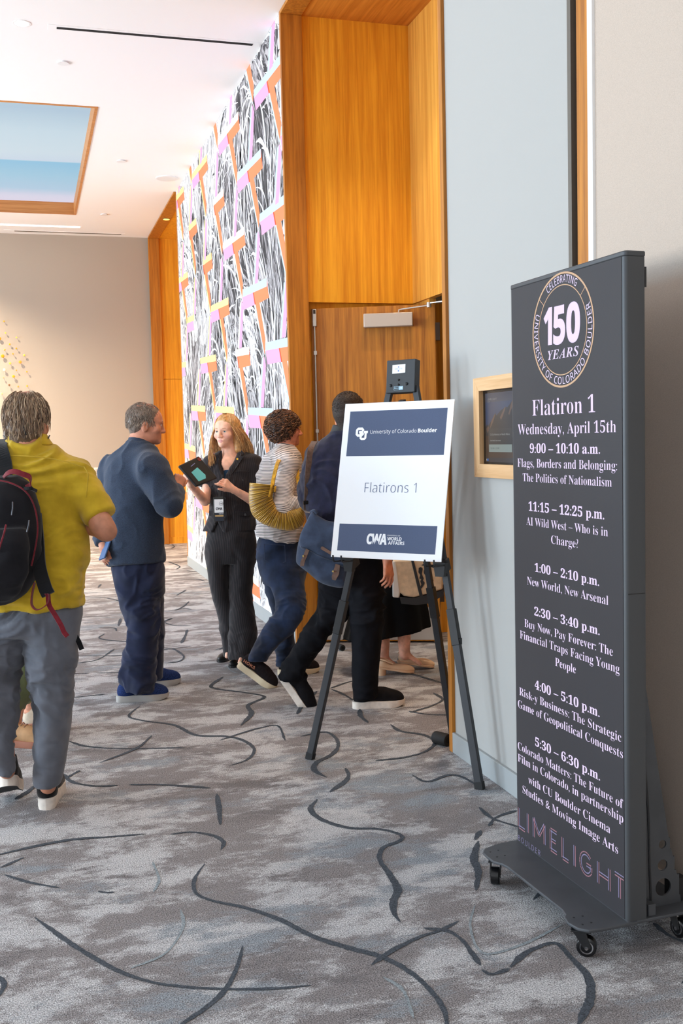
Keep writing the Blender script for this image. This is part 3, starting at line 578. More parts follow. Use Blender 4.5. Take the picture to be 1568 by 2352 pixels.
for i, (dx, dy, r, c) in enumerate(DOTS):
    p = on_y(dx*.1105, 700+dy*.1105, YF-.05); rr = r*.0058; k = order.index(i)
    sz = 'tiny' if r < 2.25 else ('small' if r < 3.3 else 'larger')
    lab = '%s %s disc on the far wall, %s' % (sz, CN[c], (ORD[k] if k in (0, len(DOTS)-1) else ORD[k]+' from the top') + ' of the cluster')
    rt = empty('wall_disc', (p[0], YF, p[2]), lab, 'wall art', 'gold discs scattered on the far wall')
    q = MB(); n = 14; q.tube([(p[0], YF-.052, p[2]), (p[0], YF-.050, p[2]), (p[0], YF-.040, p[2]), (p[0], YF-.038, p[2])], [rr*.8, rr, rr, rr*.8], n); q.build('disc', DM[c], rt, smooth=True)
    q = MB(); q.tube([(p[0], YF-.042, p[2]), (p[0], YF, p[2])], rr*.25, 8); q.build('pin', M_steel, rt)
# LED totem ---------------------------------------------------------------
lu = np.array([.023, -.659]); rzt = math.atan2(lu[1], lu[0])
TT = empty('display_totem', (1.562, 3.218, 0), 'tall black LED display totem on casters showing the day programme', 'display', rz=rzt)
M_house = mat('totem_housing', (70, 72, 75), .5, .2); M_plate = mat('totem_plate', (74, 76, 80), .55, .15, var=.06, vs=9)
x0, x1, zb, zt, dp = -.005, .662, .1, 1.998, .065
def rrect(hw0, hw1, y0, y1, r, n=5):
    out = []
    for cx_, cy_, a in ((hw1-r, y0+r, -90), (hw1-.004, y1-.004, 0), (hw0+.004, y1-.004, 90), (hw0+r, y0+r, 180)):
        rr = r if cy_ == y0+r else .004
        for j in range(n+1):
            t = math.radians(a+90*j/n); out.append((cx_+rr*math.cos(t), cy_+rr*math.sin(t)))
    return out
m = MB(); m.prism(rrect(x0, x1, 0, dp, .012), (0, 0, zb), X3, Y3, Z3, zt-zb-.016); m.build('housing', M_house, TT, local=True, smooth=True)
m = MB(); m.prism(rrect(x0-.001, x1+.001, -.001, dp+.001, .013), (0, 0, zt-.016), X3, Y3, Z3, .016); m.build('top_cap', M_house, TT, local=True, smooth=True, bevel=.004)
m = MB(); m.box((x1-.0003, .006, zb+.945), (x1+.0006, dp-.004, zb+.948)); m.build('seam', M_black, TT); m = MB(); m.box((x1-.06, dp, 1.90), (x1-.002, dp+.006, 1.955)); m.build('rear_lug', M_black, TT, local=True)
SCR = mat('led_screen', (62, 60, 62), .55, emit=(52, 50, 56), estr=.22, spec=.3)
def moire(m_):
    nt = m_.node_tree; N = nt.nodes; L = nt.links; b = N['Principled BSDF']; tc = N.new('ShaderNodeTexCoord')
    w = N.new('ShaderNodeTexWave'); w.inputs['Scale'].default_value = 157; w.bands_direction = 'X'; L.new(tc.outputs['Object'], w.inputs[0]); w2 = N.new('ShaderNodeTexWave'); w2.inputs['Scale'].default_value = 157; w2.bands_direction = 'Z'; L.new(tc.outputs['Object'], w2.inputs[0])
    mx = N.new('ShaderNodeMath'); mx.operation = 'MULTIPLY'; L.new(w.outputs[1], mx.inputs[0]); L.new(w2.outputs[1], mx.inputs[1])
    cr = N.new('ShaderNodeValToRGB'); cr.color_ramp.elements[0].color = s2l((40, 40, 46)); cr.color_ramp.elements[1].color = s2l((60, 56, 52)); L.new(mx.outputs[0], cr.inputs[0]); L.new(cr.outputs[0], b.inputs['Base Color'])
moire(SCR)
m = MB(); m.box((.010, -.0015, zb+.004), (.648, .001, zb+1.882)); scr = m.build('screen', SCR, TT, local=True)
LET = mat('led_text', (20, 20, 22), .6, emit=(232, 216, 250), estr=.95); LETD = mat('led_text_dim', (20, 20, 22), .6, emit=(170, 164, 214), estr=.5); RING = mat('led_ring', (20, 20, 22), .6, emit=(236, 196, 158), estr=.72); LETP = mat('led_text_pink', (20, 20, 22), .6, emit=(208, 150, 170), estr=.5)
O = np.array([0, -.0022, zb]); U, V = np.array(X3, float), np.array(Z3, float)
m = MB()
REG, BOLD = -.0100, .002
LN = [("Flatiron 1", .143, .513, 1.460, .052, REG), ("Wednesday, April 15th", .044, .619, 1.4005, .035, REG), ("9:00 – 10:10 a.m.", .124, .537, 1.340, .030, BOLD), ("Flags, Borders and Belonging:", .039, .623, 1.2935, .0285, REG), ("The Politics of Nationalism", .074, .596, 1.2465, .0275, REG),
      ("11:15 – 12:25 p.m.", .111, .557, 1.151, .030, BOLD), ("AI Wild West – Who is in", .095, .575, 1.103, .027, REG), ("Charge?", .255, .415, 1.055, .027, REG), ("1:00 – 2:10 p.m.", .148, .528, .954, .028, BOLD), ("New World, New Arsenal", .096, .575, .9045, .0275, REG),
      ("2:30 – 3:40 p.m.", .142, .529, .809, .028, BOLD), ("Buy Now, Pay Forever: The", .074, .597, .7595, .0275, REG), ("Financial Traps Facing Young", .042, .630, .7155, .0275, REG), ("People", .273, .396, .667, .0275, REG), ("4:00 – 5:10 p.m.", .140, .526, .564, .029, BOLD),
      ("Risk-y Business: The Strategic", .033, .637, .519, .0275, REG), ("Game of Geopolitical Conquests", .022, .645, .4735, .0275, REG), ("5:30 – 6:30 p.m.", .138, .526, .3725, .029, BOLD), ("Colorado Matters: The Future of", .018, .645, .327, .0275, REG), ("Film in Colorado, in partnership", .017, .645, .285, .0275, REG),
      ("with CU Boulder Cinema", .089, .578, .2305, .0275, REG), ("Studies & Moving Image Arts", .048, .618, .184, .0275, REG)]
for t, a, b, v, cap, of in LN: m = MB(); letter(m, t, 'serif', O, U, V, a, b, v, cap, 0, of); m.build('text_line', [LET], scr, fixn=False)
m = MB()
letter(m, 'BOULDER', 'sans', O, U, V, .012, .165, .006, .018, 1, -.01, 1.3)
def stroke(mb, a, b, w, mi): # one thin bar between two points of the screen plane
    a, b = np.array(a, float), np.array(b, float); d = b-a; l = np.linalg.norm(d)+1e-9; nn = np.array([-d[1], d[0]])/l*w/2
    q = [a+nn, b+nn, b-nn, a-nn]; mb.add([O+U*p[0]+V*p[1] for p in q], [(0, 1, 2, 3)], mi)
def dbl(mb, pts, g=.009, w=.0032):       # hollow letter stroke: two parallel thin lines
    for s_, mi in ((-.5, 3), (.5, 1)):
        for i in range(len(pts)-1):
            a, b = np.array(pts[i], float), np.array(pts[i+1], float); d = (b-a)/(np.linalg.norm(b-a)+1e-9); nn = np.array([-d[1], d[0]])*g*s_
            stroke(mb, a+nn, b+nn, w, mi)
v0, v1 = .056, .122
dbl(m, [(.019, v1), (.019, v0), (.061, v0)]); dbl(m, [(.082, v0), (.082, v1)]); dbl(m, [(.122, v0), (.122, v1), (.158, v0+.018), (.194, v1), (.194, v0)])
dbl(m, [(.272, v1), (.234, v1), (.234, v0), (.272, v0)]); dbl(m, [(.238, (v0+v1)/2), (.266, (v0+v1)/2)]); dbl(m, [(.308, v1), (.308, v0), (.343, v0)]); dbl(m, [(.380, v0), (.380, v1)])
G = [(.446+.032*math.cos(math.radians(a)), (v0+v1)/2+.032*math.sin(math.radians(a))) for a in range(45, 331, 15)] + [(.474, .088), (.448, .088)]; dbl(m, G)
dbl(m, [(.513, v0), (.513, v1)]); dbl(m, [(.572, v0), (.572, v1)]); dbl(m, [(.518, .089), (.567, .089)]); dbl(m, [(.601, v1), (.646, v1)]); dbl(m, [(.625, v0), (.625, v1-.006)])
m.build('hotel_lettering', [LET, LETD, RING, LETP], scr, fixn=False)
e = MB(); eu, ev, R1, R2 = .331, 1.7155, .1775, .1405
def annulus(mb, r, w, mi, n=96):
    Vv = [O+U*(eu+(r+s_)*math.cos(2*math.pi*j/n))+V*(ev+(r+s_)*.965*math.sin(2*math.pi*j/n)) for s_ in (-w/2, w/2) for j in range(n)]
    mb.add(Vv, [(j, (j+1) % n, n+(j+1) % n, n+j) for j in range(n)], mi)
annulus(e, R1, .0062, 2); annulus(e, R2, .0030, 2)
Ve = V*.965; Oe = O + V*(ev*(1-.965))
letter_arc(e, 'CELEBRATING', 'sans', Oe, U, Ve, eu, ev, R2+.0075, .0225, 123, 57, 0); letter_arc(e, 'UNIVERSITY OF COLORADO BOULDER', 'sans', Oe, U, Ve, eu, ev, R1-.0075, .0225, 156, 384, 0, inward=True)
for a in (140, 41):
    c_, s_ = math.cos(math.radians(a)), math.sin(math.radians(a)); stroke(e, (eu+R2*c_, ev+R2*s_*.965), (eu+R1*c_, ev+R1*s_*.965), .002, 2)
letter(e, '1', 'sansb', O, U, V, .220, .272, 1.680, .106, 0, .02, 1, .02); letter(e, '5', 'sansb', O, U, V, .279, .350, 1.678, .106, 0, .022, 1, .02); letter(e, '0', 'sansb', O, U, V, .356, .434, 1.676, .108, 0, .022, 1, .02)
letter(e, 'YEARS', 'serifi', O, U, V, .246, .426, 1.631, .029, 0, -.004, 1.12)
e.build('emblem', [LET, LETD, RING, LETP], scr, fixn=False)
# foot of the totem
pl_ = [(-.006, .03), (.0, -.075), (.022, -.135), (.05, -.156), (.09, -.159), (.13, -.157), (.157, -.140), (.185, -.134), (.52, -.130), (.552, -.137), (.567, -.150), (.60, -.158), (.64, -.150), (.663, -.128), (.669, -.09), (.669, .03)]
m = MB(); m.prism(pl_, (0, 0, .091), X3, Y3, Z3, .009)
m.box((.0, .0, .091), (.664, .25, .1)); m.build('base_plate', M_plate, TT, local=True, bevel=.0025)
for a, b in ((.055, -.101), (.058, -.132), (.103, -.101), (.103, -.13), (.58, -.098), (.58, -.127), (.625, -.097), (.627, -.127)): m = MB(); m.tube([(a, b, .0995), (a, b, .1015)], .003, 8); m.build('bolt', M_black, TT, local=True)
m = MB(); m.box((x0, .0, .092), (x1, dp, .101)); m.box((.005, .075, .1), (.655, .10, .135)); m.build('rear_rail', M_plate, TT, local=True, bevel=.002)
def bracket(u):
    m = MB(); outer = [(.066, .10), (.066, .86), (.085, .86), (.12, .55), (.155, .40), (.215, .16), (.222, .10)]; hol = [(.158, .285, .013), (.158, .222, .017), (.160, .155, .027)]
    # web pieced around three round holes
    zc = [.10] + [v for h in sorted(hol, key=lambda h: h[1]) for v in (h[1]-h[2]-.004, h[1]+h[2]+.004)] + [.86]
    fr = lambda z: float(np.interp(z, [.10, .16, .40, .55, .86], [.222, .215, .155, .12, .085])); bk_ = lambda z: .066 if z > .2 else .066
    for i in range(0, len(zc), 2): m.prism([(bk_(zc[i]), zc[i]), (bk_(zc[i+1]), zc[i+1]), (fr(zc[i+1]), zc[i+1]), (fr(zc[i]), zc[i])], (u, 0, 0), Y3, Z3, X3, .006)
    for (cy_, cz_, r) in hol:
        z0, z1 = cz_-r-.004, cz_+r+.004; n = 20
        ring = [(cy_+r*math.cos(2*math.pi*j/n), cz_+r*math.sin(2*math.pi*j/n)) for j in range(n)]; fl_, fr_ = bk_(cz_), fr(cz_)
        def outp(y, z):
            dy, dz = y-cy_, z-cz_; ts = []
            if dy > 1e-9: ts.append((fr(cz_)-cy_)/dy)
            if dy < -1e-9: ts.append((fl_-cy_)/dy)
            if dz > 1e-9: ts.append((z1-cz_)/dz)
            if dz < -1e-9: ts.append((z0-cz_)/dz)
            t = min(ts); return (cy_+dy*t, cz_+dz*t)
        ang = [(math.atan2(p[1]-cz_, p[0]-cy_)) for p in ring] + [math.atan2(z-cz_, y-cy_) for y in (fl_, fr_) for z in (z0, z1)]
        ang = sorted(a % (2*math.pi) for a in ang)
        for j in range(len(ang)):
            a, b = ang[j], ang[(j+1) % len(ang)]; pa = (cy_+r*math.cos(a), cz_+r*math.sin(a)); pb = (cy_+r*math.cos(b), cz_+r*math.sin(b))
            m.prism([pa, outp(*pa), outp(*pb), pb], (u, 0, 0), Y3, Z3, X3, .006)
    m.build('rear_bracket', M_plate, TT, local=True)
bracket(.60); bracket(.06)
m = MB(); m.tube(smooth_path([(.63, .08, .55), (.635, .088, .40), (.635, .092, .25), (.63, .10, .13)]), .0035, 6); m.tube(smooth_path([(.61, .08, .30), (.57, .12, .2), (.60, .1, .12)]), .005, 6); m.build('cable', M_black, TT, local=True, smooth=True)
m = MB(); m.box((.57, .19, .10), (.60, .245, .17)); m.strap([(.575, .245, .105), (.575, .215, .165)], .02, .006, X3); m.build('latch', M_black, TT, local=True)
def caster(u, y, a):
    rz = Matrix.Rotation(math.radians(a), 4, 'Z'); T = Matrix.Translation((u, y, 0)) @ rz
    f = lambda p: tuple(T @ Vector(p))
    m = MB(); m.tube([f((0, 0, .078)), f((0, 0, .092))], .022, 20); m.box((-.028, -.022, .074), (.028, .022, .079), 0, T)
    for s_ in (-1, 1): m.prism([(-.024, .076), (.014, .076), (.028, .03), (.018, .022), (.006, .03)], f((0, s_*.0165-.0015, 0)), rz @ Vector(X3), Z3, rz @ Vector(Y3), .003)
    c_ = m.build('caster', M_black, TT, local=True, bevel=.001)
    m = MB(); m.tube([f((.015, -.014, .0285)), f((.015, -.012, .0285)), f((.015, .012, .0285)), f((.015, .014, .0285))], [.026, .0285, .0285, .026], 28); m.build('wheel', mat('wheel_black', (16, 16, 18), .3), c_, smooth=True)
    m = MB(); m.tube([f((.015, -.0195, .0285)), f((.015, .0195, .0285))], .0055, 12)
    for s_ in (-1, 1):
        n = 28; V_ = [f((.015+r*math.cos(2*math.pi*j/n), s_*.0146, .0285+r*math.sin(2*math.pi*j/n))) for r in (.016, .0195) for j in range(n)]; m.add(V_, [(j, (j+1) % n, n+(j+1) % n, n+j) for j in range(n)])
    m.build('hub', M_chrome, c_)
caster(.07, -.118, -34); caster(.605, -.118, 56); caster(.07, .19, 40); caster(.60, .21, 10)
# easel and poster -------------------------------------------------------------
M_eas = mat('easel_black', (44, 45, 49), .5, .25, bump=.02, bs=300); M_easd = mat('easel_dark', (28, 28, 30), .5, .2)
EZ = empty('easel', (1.493, 4.349, 0), 'black folding tripod easel holding the welcome poster', 'easel', rz=math.atan2(-.759, .652))
c6_, s6_ = math.cos(math.radians(6)), math.sin(math.radians(6))
def ep(u, t, n=0.0): return np.array([u, t*s6_-n*c6_, t*c6_+n*s6_])      # on the tilted plane of the front legs; n towards the viewer
def beam(mb, a, b, wu, wn, side):
    a, b = np.array(a), np.array(b); t = (b-a)/np.linalg.norm(b-a); sd = np.array(side, float); sd -= t*np.dot(sd, t); sd /= np.linalg.norm(sd); nn = np.cross(t, sd)
    v = [q+sd*i*wu/2+nn*j*wn/2 for q in (a, b) for i, j in ((-1, -1), (1, -1), (1, 1), (-1, 1))]
    mb.add(v, [(3, 2, 1, 0), (4, 5, 6, 7), (0, 1, 5, 4), (1, 2, 6, 5), (2, 3, 7, 6), (3, 0, 4, 7)])
for s_ in (-1, 1):
    LG = lambda t: ep(s_*(.439-.2155*t), t)
    m = MB(); beam(m, LG(.0), LG(.75), .034, .026, X3); beam(m, LG(.73), LG(1.74), .029, .022, X3); lg = m.build('leg', M_eas, EZ, local=True, bevel=.002)
    m = MB(); beam(m, LG(.60), LG(.755), .038, .030, X3); m.box(tuple(LG(.62)+[s_*.019-.004, -.01, -.012]), tuple(LG(.62)+[s_*.019+.006, .008, .012])); m.build('clamp', M_easd, lg, bevel=.002)
    m = MB(); beam(m, LG(-.002), LG(.03), .037, .029, X3); m.build('foot_cap', M_rubber, lg)
    hk = MB(); c_ = LG(.948); beam(hk, c_+[0, .0, -.03], c_+[0, -.02, .02], .045, .05, X3)
    hk.prism([(-.02, -.05), (.02, -.05), (.03, .012), (-.03, .012)], c_+np.array([0, -.018, 0]), X3, Z3, (0, -1, 0), .03)
    for q in (-.022, .022): hk.strap([c_+np.array([q, -.04, .0]), c_+np.array([q, -.128, .004]), c_+np.array([q, -.134, .012]), c_+np.array([q, -.137, .034])], .006, .005, X3)
    hk.box(tuple(c_+[-.025, -.05, -.004]), tuple(c_+[.025, -.03, .006])); hk.build('poster_hook', M_easd, lg)
m = MB(); R0, R1_ = np.array([0, .170, 1.67]), np.array([0, .627, 0.0]); mid = R0+(R1_-R0)*.55; beam(m, R0, mid+(R1_-mid)*.05, .028, .022, X3); beam(m, mid, R1_, .033, .026, X3); rl = m.build('rear_leg', M_eas, EZ, local=True, bevel=.002)
m = MB(); beam(m, R0+(R1_-R0)*.53, R0+(R1_-R0)*.62, .037, .03, X3); m.build('clamp', M_easd, rl)
m = MB(); O_ = ep(0, 1.71, -.018); m.prism([(-.076, 0), (.072, 0), (.072, .149), (-.076, .149)], ep(0, 1.709, .022), X3, (0, s6_, c6_), (0, c6_, -s6_), .046); hp = m.build('head_plate', mat('head_plate', (48, 50, 53), .55, .15), EZ, local=True, bevel=.003)
fp = lambda u, t, n=.0235: ep(u, 1.709+t, n)
m = MB(); q = [fp(a, b) for a, b in ((-.045, .087), (.022, .089), (.022, .128), (-.045, .126))]; m.add(q, [(0, 1, 2, 3)], 0)
Oq, Uq, Vq = fp(-.045, .087, .024), np.array(X3, float), np.array([0, s6_, c6_])
for a, b, c_, d in ((.029, .009, .035, .014), (.029, .027, .035, .031)): m.add([Oq+Uq*x_+Vq*y_ for x_, y_ in ((a, b), (c_, b), (c_, d), (a, d))], [(0, 1, 2, 3)], 1)
letter(m, 'DA-LITE', 'sans', Oq, Uq, Vq, .014, .052, .018, .006, 2); m.build('white_sticker', [mat('sticker_white', (240, 244, 246), .6), mat('sticker_blue', (50, 100, 190), .6), mat('sticker_ink', (120, 150, 190), .6)], hp, fixn=False)
m = MB(); Oq = fp(-.034, .012, .0238); m.add([Oq+Uq*a+Vq*b for a, b in ((0, 0), (.047, .001), (.047, .017), (0, .017))], [(0, 1, 2, 3)], 0); m.add([Oq+Uq*a+Vq*b+np.array([0, -.0003, 0]) for a, b in ((.0012, .0012), (.0265, .0015), (.0265, .0158), (.0012, .0158))], [(0, 1, 2, 3)], 1)
letter(m, 'DA-LI', 'sansb', Oq+np.array([0, -.0005, 0]), Uq, Vq, .003, .026, .0055, .0065, 0); letter(m, 'TE', 'sansb', Oq+np.array([0, -.0005, 0]), Uq, Vq, .031, .043, .0055, .0065, 2); m.build('brand_sticker', [mat('sticker_pale', (170, 205, 225), .6), mat('sticker_dark', (24, 26, 32), .6), mat('sticker_white2', (238, 242, 244), .6)], hp, fixn=False)
for a, b in ((-.052, .034), (.03, .038), (-.011, .036), (-.011, .058)): m = MB(); m.tube([fp(a, b, .022), fp(a, b, .026), fp(a, b, .028)], [.0075, .0065, .003] if a != -.011 else [.005, .0045, .002], 14); m.build('screw', M_easd, hp, smooth=True)
# poster board leaning on the easel
yw, tl = -.853, .221; uu = np.array([math.cos(yw), math.sin(yw), 0]); bk = np.array([-uu[1], uu[0], 0]); vv = math.cos(tl)*np.array([0, 0, 1.])+math.sin(tl)*bk; nn = np.cross(vv, uu)  # nn points away from the viewer
BL = np.array([1.295, 4.546, .967]); MT = Matrix(((uu[0], nn[0], vv[0], BL[0]), (uu[1], nn[1], vv[1], BL[1]), (uu[2], nn[2], vv[2], BL[2]), (0, 0, 0, 1)))
if np.dot(nn, bk) < 0: nn = -nn; MT = Matrix(((uu[0], nn[0], vv[0], BL[0]), (uu[1], nn[1], vv[1], BL[1]), (uu[2], nn[2], vv[2], BL[2]), (0, 0, 0, 1)))
PO = empty('poster_board', BL, 'white and blue welcome poster board standing on the easel hooks', 'sign', mtx=MT)
M_pw = mat('poster_white', (244, 244, 246), .65); M_pb = mat('poster_blue', (64, 77, 108), .6, var=.02, vs=200); M_pi = mat('poster_ink', (74, 88, 130), .6)
m = MB(); m.box((0, 0, 0), (.5588, .005, .7112)); m.build('board', M_pw, PO, local=True)
for a, b, c_, d in ((.031, .465, .529, .674), (.0305, .0306, .5272, .1536)): m = MB(); m.box((a, -.0004, b), (c_, .001, d)); m.build('blue_band', M_pb, PO, local=True)
O = np.array([0, -.0009, 0]); U, V = np.array(X3, float), np.array(Z3, float); m = MB()
letter(m, 'University of Colorado ', 'sans', O, U, V, .149, .385, .5672, .0165, 0, -.006); letter(m, 'Boulder', 'sansb', O, U, V, .3925, .486, .5672, .0165, 0, .01); m.build('university_lettering', [M_pw, M_pi], PO, fixn=False); m = MB(); letter(m, 'Flatirons 1', 'sans', O, U, V, .146, .409, .2975, .0435, 1, -.018); m.build('room_lettering', [M_pw, M_pi], PO, fixn=False); m = MB()
letter(m, 'CWA', 'sansb', O, U, V, .180, .285, .0662, .0425, 0, .03, .88, .05); letter(m, 'CONFERENCE ON', 'sans', O, U, V, .2845, .349, .1035, .0055, 0); letter(m, 'WORLD', 'sansb', O, U, V, .2865, .358, .0848, .0143, 0, .005); letter(m, 'AFFAIRS', 'sansb', O, U, V, .2925, .3735, .0667, .0137, 0, .005)
m.build('conference_lettering', [M_pw, M_pi], PO, local=True, fixn=False)
m = MB()   # interlocking block monogram
def blk(mb, pts, mi, lay): mb.add([O+U*a+V*b+np.array([0, -lay, 0]) for a, b in pts], [tuple(range(len(pts)))], mi)
def Cpoly(a, b, w, h, t, k):     # block letter C as octagonal arms
    return [[(a+k, b), (a+w-k, b), (a+w-k*.6, b+t), (a+k*1.2, b+t), (a+t, b+k*1.2), (a, b+k)], [(a, b+k), (a+t, b+k*1.2), (a+t, b+h-k*1.2), (a, b+h-k)], [(a, b+h-k), (a+t, b+h-k*1.2), (a+k*1.2, b+h-t), (a+w-k*1.2, b+h-t), (a+w-k, b+h), (a+k, b+h)],
            [(a+w-k, b+h), (a+w-k*1.2, b+h-t), (a+w-t, b+h-k*1.2), (a+w-t, b+h*.62), (a+w, b+h*.62), (a+w, b+h-k)], [(a+w-k, b), (a+w, b+k), (a+w, b+h*.38), (a+w-t, b+h*.38), (a+w-t, b+k*1.2), (a+w-k*1.2, b+t)]]
def Upoly(a, b, w, h, t, k):
    return [[(a, b+k), (a+t, b+k*1.2), (a+t, b+h-t), (a+t*1.5, b+h-t), (a+t*1.5, b+h), (a-t*.5, b+h), (a-t*.5, b+h-t), (a, b+h-t)], [(a, b+k), (a+k, b), (a+w-k, b), (a+w, b+k), (a+w-t, b+k*1.2), (a+w-k*1.2, b+t), (a+k*1.2, b+t), (a+t, b+k*1.2)],
            [(a+w-t, b+k*1.2), (a+w, b+k), (a+w, b+h-t), (a+w+t*.5, b+h-t), (a+w+t*.5, b+h), (a+w-t*1.5, b+h), (a+w-t*1.5, b+h-t), (a+w-t, b+h-t)]]
for gr, mi, lay in ((.0028, 1, 0), (0.0, 0, .0004)):
    for q in Cpoly(.0715-gr, .5545-gr, .044+2*gr, .043+2*gr, .012+gr, .010): blk(m, q, 0 if mi else 0, lay) if gr == 0 else None
    for q in Upoly(.0945, .538, .036, .043, .011, .009): blk(m, q, 0, lay+.0002) if gr == 0 else None
m.build('monogram', [M_pw, M_pb], PO, local=True, fixn=False)
# ------------------------------------------------------------------ soft bodies: distance fields meshed into one skin
def axis(lo, hi, h, fine=()):
    pts = list(np.arange(lo, hi+h, h))
    for a, b, f in fine:
        pts = [p for p in pts if p < a-f*.5 or p > b+f*.5] + list(np.arange(a, b+f*.5, f))
    pts = np.array(sorted(pts)); keep = np.concatenate([[True], np.diff(pts) > 1e-4]); return pts[keep].astype(np.float32)
def unit(v): v = np.array(v, float); return v/(np.linalg.norm(v)+1e-12)
class Field:
    def __init__(s): s.p = []
    def cap(s, a, b, ra, rb, k=.02, clip=(), sub=False, flat=None):
        s.p.append(('c', np.array(a, float), np.array(b, float), ra, rb, k, clip, sub, flat)); return s
    def ell(s, c, r, R=None, k=.02, clip=(), sub=False):
        s.p.append(('e', np.array(c, float), np.array(r, float), np.eye(3) if R is None else np.array(R, float), k, clip, sub)); return s
    def loft(s, st, k=.03, clip=(), cap_=True):
        """stations of centre, half width (across the view), half depth, ordered by height"""
        st = sorted(st, key=lambda q: q[0][2]); s.p.append(('l', np.array([q[0] for q in st], float), np.array([q[1] for q in st], float), np.array([q[2] for q in st], float), k, clip)); return s
    def wedge(s, lo, hi, planes, k=.004):
        s.p.append(('w', np.array(lo, float), np.array(hi, float), planes, k)); return s
    def bounds(s):
        L, H_ = [], []
        for q in s.p:
            if q[0] == 'c' and not q[7]: r = max(q[3], q[4]); L.append(np.minimum(q[1], q[2])-r); H_.append(np.maximum(q[1], q[2])+r)
            elif q[0] == 'e' and not q[6]: r = q[2].max(); L.append(q[1]-r); H_.append(q[1]+r)
            elif q[0] == 'l': r = max(q[2].max(), q[3].max()); L.append(q[1].min(0)-[r, r, .0]); H_.append(q[1].max(0)+[r, r, .0])
        return np.min(L, 0), np.max(H_, 0)
    def grid(s, xs, ys, zs):
        F = np.full((len(xs), len(ys), len(zs)), .5, np.float32); U_ = np.array([rgt[0], rgt[1]])/np.hypot(rgt[0], rgt[1]); V_ = np.array([-U_[1], U_[0]])
        for q in s.p:
            pad = .05; sub = False; clip = ()
            if q[0] == 'c': _, a, b, ra, rb, k, clip, sub, flat = q; r = max(ra, rb); lo, hi = np.minimum(a, b)-r, np.maximum(a, b)+r
            elif q[0] == 'e': _, c, rr, R, k, clip, sub = q; r = rr.max(); lo, hi = c-r, c+r
            elif q[0] == 'l': _, C_, hw, hd, k, clip = q; r = max(hw.max(), hd.max()); lo, hi = C_.min(0)-[r, r, 0], C_.max(0)+[r, r, 0]
            else: _, lo, hi, planes, k = q; sub = True; pad = 0
            sl = [slice(max(0, np.searchsorted(A, lo[i]-pad)-1), np.searchsorted(A, hi[i]+pad)+1) for i, A in enumerate((xs, ys, zs))]
            X = xs[sl[0]][:, None, None]; Y = ys[sl[1]][None, :, None]; Z = zs[sl[2]][None, None, :]
            if X.size == 0 or Y.size == 0 or Z.size == 0: continue
            if q[0] == 'c':
                ab = b-a; l2 = ab@ab+1e-12; px, py, pz = X-a[0], Y-a[1], Z-a[2]
                t = np.clip((px*ab[0]+py*ab[1]+pz*ab[2])/l2, 0, 1); dx, dy, dz = px-t*ab[0], py-t*ab[1], pz-t*ab[2]
                if flat is not None:
                    n, f = flat; w = (dx*n[0]+dy*n[1]+dz*n[2])*(1/f-1); dx, dy, dz = dx+w*n[0], dy+w*n[1], dz+w*n[2]
                d = np.sqrt(dx*dx+dy*dy+dz*dz) - (ra+(rb-ra)*t)
                if flat is not None: d = d*min(1, flat[1]*1.15)
            elif q[0] == 'e':
                px, py, pz = X-c[0], Y-c[1], Z-c[2]
                u = [(px*R[i][0]+py*R[i][1]+pz*R[i][2])/rr[i] for i in range(3)]
                m = np.sqrt(u[0]**2+u[1]**2+u[2]**2); d = (m-1)*rr.min()*.5 + (m-1)*rr.mean()*.5
            elif q[0] == 'l':
                z = zs[sl[2]]; zc = C_[:, 2]; zz = np.clip(z, zc[0], zc[-1])
                cx_, cy_, w_, d_ = [_pch(zc, A, zz)[None, None, :] for A in (C_[:, 0], C_[:, 1], hw, hd)]
                u = (X-cx_)*U_[0]+(Y-cy_)*U_[1]; v = (X-cx_)*V_[0]+(Y-cy_)*V_[1]
                m = np.sqrt((u/w_)**2+(v/d_)**2); d = (m-1)*np.minimum(w_, d_)
                d = np.maximum(d, np.maximum(zc[0]-Z, Z-zc[-1]))
            else:
                d = None
                for pt, n in planes:
                    e = (X-pt[0])*n[0]+(Y-pt[1])*n[1]+(Z-pt[2])*n[2]; d = e if d is None else np.maximum(d, e)
            for pt, n in clip: d = np.maximum(d, (X-pt[0])*n[0]+(Y-pt[1])*n[1]+(Z-pt[2])*n[2])
            A = F[tuple(sl)]; d = d.astype(np.float32)
            if sub:
                d = -d; h = np.maximum(k-np.abs(A-d), 0)/k; F[tuple(sl)] = np.maximum(A, d)+h*h*k*.25
            else:
                h = np.maximum(k-np.abs(A-d), 0)/k; F[tuple(sl)] = np.minimum(A, d)-h*h*k*.25
        return F
    def mesh(s, h=.008, fine=((), (), ()), smooth=1):
        lo, hi = s.bounds(); lo = lo-.03; hi = hi+.03
        xs, ys, zs = [axis(lo[i], hi[i], h, fine[i]) for i in range(3)]
        return nets(s.grid(xs, ys, zs), xs, ys, zs, smooth)
def _pch(x, y, t):
    """monotone cubic interpolation"""
    n = len(x)
    if n == 2: return np.interp(t, x, y)
    h = np.diff(x); d = np.diff(y)/h; m = np.zeros(n); m[0], m[-1] = d[0], d[-1]
    for i in range(1, n-1): m[i] = 0 if d[i-1]*d[i] <= 0 else 2*d[i-1]*d[i]/(d[i-1]+d[i])
    i = np.clip(np.searchsorted(x, t)-1, 0, n-2); s = (t-x[i])/h[i]
    return (2*s**3-3*s**2+1)*y[i]+(s**3-2*s**2+s)*h[i]*m[i]+(-2*s**3+3*s**2)*y[i+1]+(s**3-s**2)*h[i]*m[i+1]
